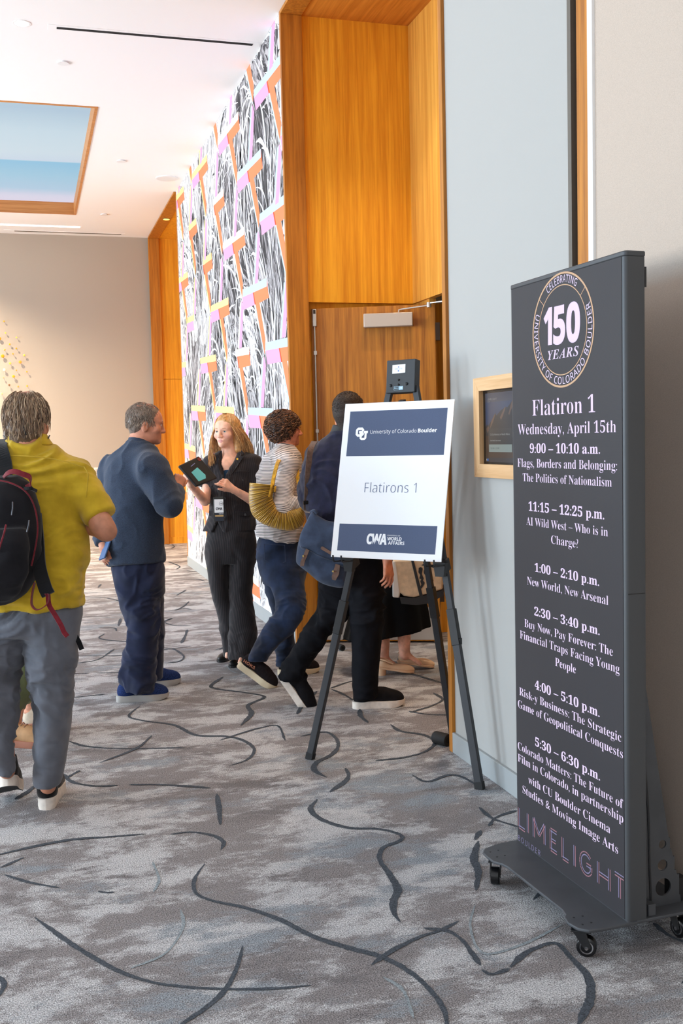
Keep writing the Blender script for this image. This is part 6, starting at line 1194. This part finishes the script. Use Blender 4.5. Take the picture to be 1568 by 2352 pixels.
face_parts(rt, body, w, .94, mat('iris_hazel', (96, 84, 60), .2), M_cu3, R, M_eyew)
hco = P(649, 981, D-.0); ch_, cn_ = hc+R[1]*.078+R[2]*.030, unit(R[1]*.70-R[2]*.72); F = Field(); F.ell(hco, (.100, .116, .106), R, .02, clip=((ch_, cn_),)); V, Q = F.mesh(.006); V = folds(V, Q, .004, (26, 26, 26), 31, .03); hair = put('hair', V, Q, M_cu3, rt)
Hh = MB(); hr = _rnd.Random(5)
for _ in range(1250):
    a, b = math.acos(hr.uniform(-.86, 1)), hr.uniform(0, 6.283); q = np.array([math.sin(a)*math.sin(b)*.102, math.sin(a)*math.cos(b)*.118, math.cos(a)*.108])
    p0 = hco+q[0]*R[0]+q[1]*R[1]+q[2]*R[2]
    if np.dot(p0-ch_, cn_) > .004: continue
    n_ = unit(p0-hco); t_ = unit(np.cross(n_, np.array([hr.gauss(0, .5), hr.gauss(0, .5), 1.]))); d_ = unit(np.cross(t_, n_)); d_ = d_ if d_[2] < 0 else -d_; rr = hr.uniform(.008, .016); tn = hr.uniform(1.0, 1.9); ln = hr.uniform(.018, .04); ph_ = hr.uniform(0, 6.28)
    pts = [p0+d_*ln*(i/11-.4)+n_*(rr*.7*math.cos(ph_+tn*6.28*i/11)-.002)+t_*rr*math.sin(ph_+tn*6.28*i/11) for i in range(12)]; r0 = hr.uniform(.0014, .0028); Hh.tube(pts, [r0*(.5+.5*math.sin(math.pi*(i+.6)/12.2)) for i in range(12)], 5, hr.choice((0, 0, 0, 1, 1, 2)), cap=False)
Hh.build('curls', [M_cu, M_cu2, M_cu3], hair, smooth=True, fixn=False)
def stripe_mat():
    m = bpy.data.materials.new('striped_jersey'); m.use_nodes = True; nt = m.node_tree; N = nt.nodes; L = nt.links; b = N['Principled BSDF']; b.inputs['Roughness'].default_value = .85; b.inputs['Specular IOR Level'].default_value = .15
    at = N.new('ShaderNodeAttribute'); at.attribute_name = 'run'; mu = N.new('ShaderNodeMath'); mu.operation = 'MULTIPLY'; mu.inputs[1].default_value = 1/.0092; L.new(at.outputs['Fac'], mu.inputs[0]); fr_ = N.new('ShaderNodeMath'); fr_.operation = 'FRACT'; L.new(mu.outputs[0], fr_.inputs[0])
    cr = N.new('ShaderNodeValToRGB'); cr.color_ramp.interpolation = 'CONSTANT'; cr.color_ramp.elements[0].color = s2l((222, 214, 210)); cr.color_ramp.elements[1].position = .70; cr.color_ramp.elements[1].color = s2l((46, 46, 60)); L.new(fr_.outputs[0], cr.inputs[0]); L.new(cr.outputs[0], b.inputs['Base Color']); return m
sa, sb, sc_ = P(660, 1066, D-.14), P(648, 1166, D-.22), P(694, 1151, D-.20)
F = Field(); F.loft([st(634, 674, 1026, D, .055), st(622, 682, 1034, D, .075), st(606, 690, 1048, D, .095), st(596, 692, 1066, D, .115), st(590, 691, 1100, D, .125), st(590, 690, 1145, D, .128), st(592, 691, 1190, D, .130), st(587, 694, 1228, D, .135), st(586, 692, 1244, D, .135)], .03, clip=((P(640, 1240, D), unit(np.array([0, 0, -1.])-UC*.22)),)); F.cap(P(650, 1052, D-.03), sa, .070, .064, .05)
F.cap(sa, sb, .066, .056, .04); F.cap(sb, sc_, .054, .036, .025, clip=((P(692, 1151, D-.20), dR),)); F.cap(P(634, 1066, D+.13), P(642, 1166, D+.15), .058, .05, .03); F.cap(P(642, 1166, D+.15), P(688, 1160, D+.12), .05, .036, .02)
V, Q = F.mesh(.0065); 
def seg_t(V, a, b): ab = b-a; return np.clip((V-a)@ab/(ab@ab), 0, 1)
t1, t2 = seg_t(V, sa, sb), seg_t(V, sb, sc_); d1 = np.linalg.norm(V-(sa+t1[:, None]*(sb-sa)), axis=1)-.062; d2 = np.linalg.norm(V-(sb+t2[:, None]*(sc_-sb)), axis=1)-.048
run = V[:, 2]+.012*np.sin((V-hc)@UC*14)+.008*vnoise(V*8, 3); l1 = np.linalg.norm(sb-sa); arm = np.where(d1 < d2, -(V-sa)@unit(sb-sa), -l1-(V-sb)@unit(sc_-sb)); near = np.minimum(d1, d2) < .012
run = np.where(near & (V[:, 2] < sa[2]-.05), arm+sa[2], run); V = folds(V, Q, .0052, (7, 7, 8), 33, .1); sh_ = put('shirt', V, Q, stripe_mat(), rt, None, run+3)
F = Field(); F.loft([st(636, 674, 1020, D, .056), st(632, 677, 1030, D, .062), st(622, 684, 1040, D, .078)], .01, clip=((P(655, 1023, D), unit(np.array([0, 0, 1.])+UC*.3)),)); V, Q = F.mesh(.005); put('collar', V, Q, mat('collar_grey', (170, 164, 164), .8), sh_)
M_jean = fabric('dark_denim', (26, 36, 58), .22, 9, .2, 900, c2=(30, 42, 66))
F = Field(); F.loft([st(598, 684, 1222, D, .10), st(592, 690, 1245, D, .125), st(588, 698, 1275, D, .135), st(594, 700, 1305, D-.02, .14), st(604, 700, 1340, D-.06, .13)], .04)
F.loft([st(602, 696, 1270, D-.02, .10), st(606, 700, 1310, D-.06, .115), st(622, 700, 1350, D-.13, .095), st(632, 701, 1382, D-.18, .08), st(632, 700, 1400, D-.2, .074), st(614, 690, 1428, D-.22, .07), st(598, 670, 1455, D-.25, .064), st(582, 642, 1480, D-.28, .058), st(574, 618, 1503, D-.30, .052), st(570, 611, 1516, D-.31, .048)], .02)
F.loft([st(602, 690, 1275, D+.02, .10), st(604, 690, 1310, D+.04, .11), st(612, 684, 1365, D+.05, .09), st(624, 678, 1405, D+.05, .075), st(632, 674, 1450, D+.05, .068), st(635, 675, 1490, D+.04, .064), st(636, 674, 1527, D+.03, .06)], .012)
V, Q = F.mesh(.0068); V = folds(V, Q, lambda v: .0045+.004*np.exp(-((v[:, 2]-.48)/.08)**2), (7, 7, 15), 35, .1); tr = put('jeans', V, Q, M_jean, rt)
m = MB(); k = D/FPX; pk_ = [P(x, y, D-.13-.02*(x-605)/50) for x, y in ((606, 1250), (654, 1252), (655, 1290), (632, 1302), (608, 1286))]; m.tube(pk_+[pk_[0]], .0018, 6); m.build('pocket_seam', mat('seam_denim', (50, 62, 88), .8), tr)
M_knit = fabric('black_knit', (28, 22, 24), .15, 60, .2, 400, sheen=0); M_cream = mat('sole_cream', (222, 204, 172), .6)
hl = on_z(622, 1578); ax_ = unit(UC*.9-VC*.15); b_ = shoe(rt, P(546, 1531, D-.27), ax_, M_knit, M_cream, .262, .092, .10, pitch=.60, sole=.036); 
m = MB(); o_ = P(556, 1516, D-.345); letter(m, 'HOKA', 'sansb', o_, unit(UC-np.array([0, 0, .75])), unit(np.array([0, 0, 1.])+UC*.6), 0.01, .095, -.006, .018, 0, .01); m.build('shoe_lettering', mat('shoe_print', (176, 112, 84), .6), b_, fixn=False)
shoe(rt, on_z(640, 1549), unit(UC*.97+VC*.15), M_knit, M_cream, .262, .092, .10, sole=.030)
# yellow gathered handbag under her arm
hb = empty('handbag', P(640, 1165, D-.25), 'mustard yellow gathered handbag on the striped shirt shoulder', 'handbag'); DBg = D-.24
def bag_mat():
    m = mat('bag_shimmer', (196, 146, 28), .38, spec=.5, sheen=.3); nt = m.node_tree; N = nt.nodes; L = nt.links; b = N['Principled BSDF']; at = N.new('ShaderNodeAttribute'); at.attribute_name = 'run'; nz = N.new('ShaderNodeTexNoise'); nz.noise_dimensions = '1D'; nz.inputs['Scale'].default_value = 26; nz.inputs['Detail'].default_value = 3; L.new(at.outputs['Fac'], nz.inputs['W'])
    cr = N.new('ShaderNodeValToRGB'); cr.color_ramp.elements[0].position = .40; cr.color_ramp.elements[1].position = .60; cr.color_ramp.elements[0].color = s2l((128, 90, 20)); cr.color_ramp.elements[1].color = s2l((216, 168, 48)); L.new(nz.outputs[0], cr.inputs[0]); L.new(cr.outputs[0], b.inputs['Base Color']); return m
out = [(573, 1109), (571, 1140), (574, 1168), (582, 1186), (598, 1200), (620, 1210), (646, 1217), (668, 1219), (686, 1213), (698, 1200), (701, 1180), (698, 1164)]; inn = [(629, 1114), (629, 1126), (626, 1140), (628, 1152), (634, 1160), (641, 1166), (648, 1170), (656, 1172), (666, 1172), (676, 1170), (686, 1167), (692, 1162)]
oo = np.array(smooth_path([(a, b, 0) for a, b in out], 16))[:, :2]; ii = np.array(smooth_path([(a, b, 0) for a, b in inn], 16))[:, :2]; n1, n2 = len(oo), 22; Vb, at_ = [], []
for side in (-1, 1):
    for i in range(n1):
        for j in range(n2):
            t = j/(n2-1); px_ = ii[i]*(1-t)+oo[i]*t; bul = math.sin(math.pi*min(1, .12+.88*t))**.6 if t < 1 else 0; th = .058*bul
            rp = (.0075*math.sin(i*1.9+.7*math.sin(t*3+i*.2))+.005*math.sin(i*.83+t*4))*math.sin(math.pi*min(1, t*.8+.2)); Vb.append(P(px_[0], px_[1], DBg+side*th)+VC*side*rp); at_.append(i*.021+.3*t*.05)
Qb = []
for s_ in (0, 1):
    for i in range(n1-1):
        for j in range(n2-1): q = [s_*n1*n2+i*n2+j, s_*n1*n2+i*n2+j+1, s_*n1*n2+(i+1)*n2+j+1, s_*n1*n2+(i+1)*n2+j]; Qb.append(q if s_ else q[::-1])
for i in range(n1-1): Qb.append([i*n2, i*n2+n2, n1*n2+(i+1)*n2, n1*n2+i*n2])
for a in (0, n1-1):
    for j in range(n2-1): Qb.append([a*n2+j, a*n2+j+1, n1*n2+a*n2+j+1, n1*n2+a*n2+j])
put('pouch', np.array(Vb), np.array(Qb), bag_mat(), hb, None, np.array(at_))
M_bag = fabric('bag_strap', (198, 148, 40), .15, 40, .2, 500)
m = MB(); m.strap(smooth_path([P(625, 1116, DBg-.03), P(630, 1090, DBg-.03), P(638, 1062, DBg+.02), P(648, 1047, D-.09), P(658, 1044, D-.08), P(668, 1050, D-.10), P(680, 1075, D-.13), P(686, 1110, D-.20), P(690, 1150, DBg), P(694, 1166, DBg)], 7), .026, .006, [unit(UC*.8+VC*.5)]*64+[unit(UC)]*200 if False else unit(UC*.8-VC*.55)); m.build('strap', M_bag, hb)
m = MB(); m.tube([P(624, 1113, DBg-.045), P(622, 1125, DBg-.06), P(618, 1142, DBg-.064)], .008, 8); m.tube([P(632, 1117, DBg-.045), P(631, 1130, DBg-.055)], .006, 8); m.build('gathers', M_bag, hb, smooth=True)
# ---- man in the navy sweater, walking behind the poster -------------------------------
D = 5.84; rt = empty('person', floor_of(P(800, 1630, D)), 'dark-haired person in a navy sweater stepping through behind the poster', 'person')
J = dict(pel=P(800, 1280, D), chest=P(792, 1110, D), neck=P(788, 1005, D), shR=P(862, 1046, D-.12), shL=P(728, 1046, D+.10), elR=P(880, 1165, D-.16), wrR=P(889, 1285, D-.16), elL=P(710, 1134, D+.08), wrL=P(738, 1215, D+.0), hipR=P(826, 1310, D-.02), hipL=P(780, 1310, D+.02), knR=P(838, 1440, D-.06), knL=P(752, 1415, D+.01), anR=P(838, 1592, D-.03), anL=P(668, 1548, D+.04))
M_sk6 = skin('skin_warm', (206, 140, 112), .08)
F = Field(); basebody(F, J, .05, leg=.95); hc = P(803, 950, D-.01); R = fr3(unit(VC*.82+UC*.57)); w = head_prims(F, hc, R, 1.0); F.cap(P(790, 1010, D), P(796, 970, D), .060, .058, .03)
dR = unit(P(893, 1330, D-.17)-J['wrR']); tipsR = hand_prims(F, J['wrR'], dR, unit(UC*.7-VC*.7), -1, (.3, .45, .3), s=1.0, curls=((.2, .4, .25), (.3, .5, .3), (.35, .55, .3), (.4, .6, .3)), thumb=(.95, .3, .3)); hand_prims(F, J['wrL'], unit(UC*.4-np.array([0, 0, 1.])), -UC, 1, (.5, .7, .4))
V, Q = F.mesh(.012, merge_fine(fine_at([(hc, .14), (J['wrR']+dR*.07, .11)], .0045))); body = put('body', V, Q, M_sk6, rt); nails(rt, tipsR, M_nail)
M_bk2 = mat('hair_black', (54, 45, 40), .6, var=.25, vs=140, bump=.2, bs=500, spec=.3); M_bk3 = mat('hair_stubble', (84, 72, 64), .6, spec=.3)
face_parts(rt, body, w, 1.0, mat('iris_brown', (70, 50, 36), .2), M_bk2, R, M_eyew)
hco = hc+R[2]*.034-R[1]*.014; F = Field(); F.ell(hco, (.081, .100, .088), R, .02, clip=((hco+R[1]*.055, unit(R[1]*.85-R[2]*.6)),)); F.cap(hc-R[1]*.055-R[2]*.01, hc-R[1]*.045-R[2]*.075, .060, .046, .03, flat=(R[1], .8)); F.ell(hc+R[0]*.08-R[1]*.008-R[2]*.016, (.02, .026, .04), R, .004, sub=True); F.ell(hc-R[0]*.08-R[1]*.008-R[2]*.016, (.02, .026, .04), R, .004, sub=True); V, Q = F.mesh(.005); hair = put('hair', V, Q, M_bk2, rt)
Hh = MB(); hr = _rnd.Random(15); hair_strands(Hh, hco, R, (.081, .100, .088), hr, 900, (.1, 1.8), (.08, .16), (0.9, 5.4), r=(.0006, .0011), mats=2, lift=.003, drift=.1, seg=4, wob=.002); Hh.build('strands', [M_bk2, M_bk3], hair, smooth=True, fixn=False)
M_swe = fabric('navy_knit', (29, 30, 50), .08, 30, .3, 420, c2=(32, 33, 55), sheen=.2)
F = Field(); F.loft([st(762, 818, 990, D, .068), st(750, 838, 1004, D, .088), st(724, 872, 1022, D, .112), st(704, 884, 1048, D, .128), st(696, 888, 1090, D, .138), st(702, 886, 1140, D, .142), st(710, 886, 1200, D, .142), st(718, 884, 1262, D, .140)], .03)
F.cap(P(730, 1052, D+.09), P(711, 1132, D+.08), .072, .060, .04); F.cap(P(711, 1132, D+.08), P(738, 1214, D+.0), .058, .044, .03, clip=((P(737, 1211, D), unit(J['wrL']-J['elL'])),)); F.cap(P(860, 1052, D-.11), P(880, 1165, D-.16), .072, .058, .04); F.cap(P(880, 1165, D-.16), P(889, 1282, D-.16), .056, .042, .03, clip=((P(889, 1278, D-.16), np.array([0, 0, -1.])),))
V, Q = F.mesh(.0075); V = folds(V, Q, .006, (6, 6, 7), 43, .1); sw = put('sweater', V, Q, M_swe, rt)
F = Field(); F.loft([st(764, 814, 975, D, .060), st(761, 818, 984, D, .066), st(756, 824, 996, D, .075)], .01, clip=((P(790, 978, D), unit(np.array([0, 0, 1.])+UC*.12)),)); V, Q = F.mesh(.005); put('collar', V, Q, M_black, sw)
M_blk = fabric('black_chino', (15, 15, 20), .12, 10, .15, 900, sheen=0)
F = Field(); F.loft([st(724, 878, 1242, D, .13), st(728, 880, 1290, D, .14), st(736, 880, 1335, D, .135), st(750, 880, 1365, D, .115)], .02)
F.loft([st(734, 850, 1300, D+.01, .115), st(733, 836, 1345, D+.02, .115), st(731, 818, 1380, D+.02, .11), st(729, 806, 1403, D+.01, .10), st(712, 790, 1428, D+.01, .09), st(695, 764, 1452, D+.01, .084), st(680, 742, 1480, D+.02, .078), st(660, 722, 1510, D+.03, .072), st(647, 704, 1536, D+.04, .068), st(645, 694, 1556, D+.04, .06)], .02)
F.loft([st(772, 880, 1300, D-.02, .12), st(786, 880, 1345, D-.04, .12), st(804, 880, 1400, D-.06, .105), st(806, 878, 1450, D-.06, .092), st(808, 873, 1500, D-.05, .086), st(808, 869, 1550, D-.04, .08), st(811, 866, 1602, D-.03, .074)], .02)
V, Q = F.mesh(.0075); V = folds(V, Q, lambda v: .006+.003*np.exp(-((v[:, 2]-.5)/.1)**2), (7, 7, 10), 47, .1); put('trousers', V, Q, M_blk, rt)
M_bsd = fabric('black_knit_upper', (22, 21, 24), .12, 40, .2, 400, sheen=0)
shoe(rt, on_z(812, 1627), unit(UC*.97+VC*.16), M_bsd, M_sole_w, .285, .102, .105, sole=.036, M_tread=M_tread)
shoe(rt, P(640, 1553, D+.06), unit(UC*.42+VC*.05), M_bsd, M_sole_w, .285, .102, .105, pitch=.98, sole=.036, M_tread=M_tread, roll=-.25)
# his messenger bag
DM_ = D-.12; mb_ = empty('messenger_bag', P(740, 1260, DM_), 'blue canvas messenger bag with brown leather tabs at the navy sweater hip', 'bag')
M_can = fabric('blue_canvas', (46, 56, 76), .1, 14, .3, 600, c2=(52, 62, 82)); M_lea = mat('brown_leather', (92, 64, 50), .5, var=.12, vs=40); M_brs = mat('brass', (214, 186, 120), .3, .9)
nb = unit(-VC+UC*-.25); 
def slab(pts, d0, thick, h=.007, bul=.02):
    """soft pillow over an outline seen in the picture"""
    pts = [np.array(p, float) for p in smooth_path([(a, b, 0) for a, b in pts+[pts[0]]], 8)][:-1]; c = sum(pts)/len(pts); V, Fq = [], []; n = len(pts); rings = (0, .35, .65, .86, .96, 1.0)
    for s_ in (-1, 1):
        for r in rings:
            for p in pts: q = c+(p-c)*r; V.append(P(q[0], q[1], d0(q[0])+s_*(thick/2)*math.sqrt(max(0, 1-(r*.985)**4))))
    m_ = len(rings)
    for s_ in (0, 1):
        for k_ in range(m_-1):
            for i in range(n): q = [(s_*m_+k_)*n+i, (s_*m_+k_)*n+(i+1) % n, (s_*m_+k_+1)*n+(i+1) % n, (s_*m_+k_+1)*n+i]; Fq.append(q if s_ == 0 else q[::-1])
    for i in range(n): Fq.append([(m_-1)*n+i, (m_-1)*n+(i+1) % n, (2*m_-1)*n+(i+1) % n, (2*m_-1)*n+i])
    return np.array(V), np.array(Fq)
dd = lambda x: DM_-.05-.0006*(x-735)
V, Q = slab([(716, 1172), (728, 1182), (748, 1194), (775, 1203), (800, 1206), (806, 1260), (798, 1330), (790, 1349), (760, 1347), (732, 1336), (708, 1316), (690, 1302), (680, 1290), (682, 1262), (688, 1235), (700, 1205)], dd, .13); bb = put('pouch', V, Q, M_can, mb_)
V, Q = slab([(716, 1174), (750, 1196), (800, 1208), (802, 1250), (795, 1300), (765, 1294), (735, 1285), (710, 1268), (692, 1258), (690, 1232), (702, 1203)], lambda x: dd(x)-.048, .05); V = folds(V, Q, .002, (9, 9, 9), 5, .05); fl_ = put('flap', V, Q, M_can, mb_)
m = MB(); f_ = lambda x, y, e=0: P(x, y, dd(x)-.074-e)
m.tube(smooth_path([f_(691, 1256), f_(712, 1266), f_(738, 1279), f_(770, 1290), f_(790, 1294)], 6), .002, 6); m.tube(smooth_path([P(714, 1176, dd(714)-.03), P(722, 1173, dd(722)-.05), P(728, 1180, dd(728)-.05)], 4), .009, 8); m.build('edge_binding', M_can, fl_, smooth=True)
for q in ([(703, 1260), (711, 1264), (701, 1288), (698, 1300), (690, 1301), (690, 1292)], [(771, 1295), (781, 1298), (779, 1318), (771, 1333), (763, 1331), (762, 1324)]):
    m = MB(); a = [f_(x, y, -.004 if y > 1280 else .003) for x, y in q]; m.add(a+[p-nb*-.006 for p in a], [tuple(range(5, -1, -1)), tuple(range(6, 12))]+[(i, (i+1) % 6, 6+(i+1) % 6, 6+i) for i in range(6)]); tb_ = m.build('leather_tab', M_lea, mb_)
    m = MB(); c_ = f_(q[0][0]-6, q[0][1]+17, .006); m.tube([c_, c_+nb*.008], .0055, 12); m.build('stud', M_brs, tb_)
m = MB(); a = [f_(x, y, .004) for x, y in ((737, 1256), (741, 1255), (762, 1268), (760, 1275), (736, 1261))]; m.add(a, [(0, 1, 2, 3, 4)]); m.build('leather_patch', M_lea, mb_)
m = MB(); m.strap(smooth_path([P(718, 1178, dd(718)-.02), P(704, 1172, D-.02), P(705, 1140, D-.05), P(706, 1110, D-.075), P(709, 1060, D-.09), P(714, 1030, D-.07), P(722, 1014, D+.03)], 7), .032, .005, unit(UC+VC*.3)); stp = m.build('strap', fabric('brown_web', (96, 76, 66), .1, 60, .2, 800), mb_)
m = MB(); m.strap([P(704, 1150, D-.06), P(704.5, 1158, D-.055)], .040, .010, unit(UC+VC*.3)); m.build('buckle', M_dark, stp)
# ---- person in the black skirt with the tote, ahead of him ------------------------------
D = 6.72; rt = empty('person', floor_of(P(915, 1540, D)), 'person in a long black skirt and beige slingback heels behind the poster', 'person')
J = dict(pel=P(900, 1240, D), chest=P(900, 1120, D), neck=P(903, 1046, D), shR=P(912, 1070, D-.14), shL=P(892, 1070, D+.14), elR=P(925, 1160, D-.17), wrR=P(940, 1232, D-.16), elL=P(905, 1160, D+.16), wrL=P(930, 1220, D+.14), hipR=P(905, 1260, D-.07), hipL=P(898, 1260, D+.07), knR=P(932, 1390, D-.05), knL=P(885, 1390, D+.04), anR=P(928, 1498, D-.03), anL=P(880, 1508, D+.03))
J['toeR'] = P(964, 1524, D-.03); J['toeL'] = P(914, 1534, D+.0)
F = Field(); basebody(F, J, .04, hw=.115, leg=.84, arm=.85, foot=.66); hc = P(908, 1006, D); R = fr3(unit(UC*.8+VC*.6)); w = head_prims(F, hc, R, .93, jaw=.92); F.cap(J['neck'], P(906, 1025, D), .048, .047, .03); hand_prims(F, J['wrR'], -np.array([0, 0, 1.]), unit(-VC), -1, (.9, 1.0, .5), s=.92); hand_prims(F, J['wrL'], -np.array([0, 0, 1.]), VC, 1, (.4, .5, .3), s=.92)
for q_ in 'RL': F.cap(J['an'+q_]+np.array([0, 0, .10]), J['an'+q_]-np.array([0, 0, .02]), .040, .030, .02)
V, Q = F.mesh(.010, merge_fine(fine_at([(hc, .13)], .0065))); put('body', V, Q, skin('skin_pale', (222, 166, 142), .07), rt)
F = Field(); F.ell(hc+R[2]*.03-R[1]*.014, (.084, .102, .090), R, .02, clip=((hc+R[1]*.04, unit(R[1]*.85-R[2]*.6)),)); V, Q = F.mesh(.007); put('hair', V, Q, M_hairdk, rt)
M_kn = fabric('black_crepe', (12, 12, 14), .1, 10, .1, 700, sheen=0)
F = Field(); F.loft([st(884, 924, 1050, D, .06), st(868, 938, 1066, D, .14), st(866, 942, 1120, D, .14), st(872, 934, 1180, D, .12), st(862, 942, 1230, D, .13)], .02); F.cap(J['shR'], J['elR'], .052, .045, .03); F.cap(J['elR'], J['wrR'], .044, .034, .02, clip=((J['wrR'], unit(J['wrR']-J['elR'])),)); F.cap(J['shL'], J['elL'], .052, .045, .03); F.cap(J['elL'], J['wrL'], .044, .034, .02, clip=((J['wrL'], unit(J['wrL']-J['elL'])),)); V, Q = F.mesh(.009); put('top', V, Q, M_kn, rt)
F = Field(); F.loft([st(868, 936, 1200, D, .12), st(852, 950, 1260, D, .16), st(828, 968, 1340, D, .19), st(806, 980, 1400, D, .21), st(786, 988, 1466, D, .23)], .02, clip=((P(890, 1452, D), unit(np.array([0, 0, -1.])-UC*-.13)),)); V, Q = F.mesh(.008)
th_ = np.arctan2((V-P(890, 1300, D))@VC, (V-P(890, 1300, D))@UC); fl_w = np.clip((J['pel'][2]-V[:, 2])/.5, 0, 1); V = V+vnormals(V, Q)*((.016*np.sin(th_*11+2*np.sin(th_*3))*fl_w)[:, None])*np.array([1, 1, 0]); put('skirt', V, Q, M_kn, rt)
M_nude = mat('nude_leather', (222, 186, 152), .4)
for (a, b) in ((914, 1538), (866, 1551)):
    u_ = unit(UC*.98+VC*.10); r_ = np.cross(u_, Z3); hl_ = on_z(a, b); s_ = shoe(rt, hl_+np.array([0, 0, .047]), u_, M_nude, M_nude, .235, .080, .06, sole=.008, low=True, pitch=.18)
    m = MB(); m.tube([hl_+u_*.028+np.array([0, 0, .05]), hl_+u_*.030+np.array([0, 0, .0])], [.030, .027], 20); m.build('block_heel', M_nude, s_, smooth=True)
    m = MB(); m.strap(smooth_path([hl_+u_*.10+r_*.030+np.array([0, 0, .075]), hl_+u_*.05+r_*.034+np.array([0, 0, .098]), hl_+u_*.002+np.array([0, 0, .108]), hl_+u_*.05-r_*.034+np.array([0, 0, .098]), hl_+u_*.10-r_*.030+np.array([0, 0, .075])], 6), .008, .003, (0, 0, 1)); m.build('heel_strap', M_nude, s_)
DT = D-.24; tt = empty('tote_bag', P(945, 1370, DT), 'cream canvas tote with black trim and a printed emblem beside the black skirt', 'bag')
k = DT/FPX; O = P(905, 1372, DT); U = unit(UC-.10*VC+np.array([0, 0, -.0])); V_ = np.array(Z3, float); N_ = unit(np.cross(V_, U)); N_ = N_ if np.dot(N_, -VC) > 0 else -N_
M_cv = mat('tote_canvas', (214, 190, 158), .85, var=.05, vs=30, bump=.2, bs=700); M_cvw = mat('tote_side', (222, 218, 212), .85, bump=.2, bs=700)
def tq2(x, y, n=0): return O+U*(x-905)*k+V_*(1372-y)*k+N_*n
m = MB(); 
def sheet(mb, pts, n0, n1, mi): a = [tq2(x, y, n0) for x, y in pts]; b = [tq2(x, y, n1) for x, y in pts]; q = len(pts); mb.add(a+b, [tuple(range(q-1, -1, -1)), tuple(range(q, 2*q))]+[(i, (i+1) % q, q+(i+1) % q, q+i) for i in range(q)], mi)
sheet(m, [(903, 1285), (1020, 1282), (1016, 1352), (985, 1362), (950, 1370), (928, 1367), (918, 1358), (906, 1300)], -.05, .05, 0); m.build('canvas_body', [M_cv], tt, bevel=.010, seg=3)
m = MB(); sheet(m, [(903, 1286), (912, 1286), (920, 1358), (917, 1371), (902, 1369)], -.052, .052, 0); g_ = m.build('canvas_gusset', [M_cvw], tt, bevel=.008, seg=3); g_['label'] = 'white side panel'
m = MB(); sheet(m, [(946, 1285), (952, 1285), (971, 1366), (964, 1368)], .049, .054, 0); sheet(m, [(918, 1368), (950, 1371), (985, 1363), (1017, 1353), (1018, 1366), (985, 1384), (955, 1387), (922, 1384)], -.053, .053, 0); m.build('black_trim', M_black, tt)
m = MB()
for q in ([(963, 1302), (968, 1300), (972, 1304), (970, 1316), (972, 1322), (974, 1326), (972, 1331), (976, 1336), (974, 1341), (968, 1350), (966, 1345), (968, 1340), (966, 1333), (968, 1328), (964, 1326), (966, 1318), (962, 1312)], [(968, 1296), (978, 1292), (990, 1294), (1004, 1300), (1004, 1306), (990, 1300), (978, 1298)], [(986, 1318), (992, 1320), (996, 1332), (990, 1340), (986, 1336)]): m.add([tq2(x, y, .0545) for x, y in q], [tuple(range(len(q)))])
letter(m, 'C', 'sansb', tq2(974, 1318, .0547), U, V_, 0, 11*k, 0, 14*k, 0, .02); letter(m, 'U', 'sansb', tq2(980, 1326, .0549), U, V_, 0, 11*k, 0, 14*k, 0, .02); m.build('emblem', M_black, tt, fixn=False)
m = MB()
for n_ in (-.045, .045): m.strap(smooth_path([tq2(930, 1290, n_), tq2(932, 1262, n_*.7), tq2(942, 1238, n_*.2), tq2(952, 1262, n_*.7), tq2(956, 1290, n_)], 5), .028, .004, U)
m.build('handles', M_black, tt)
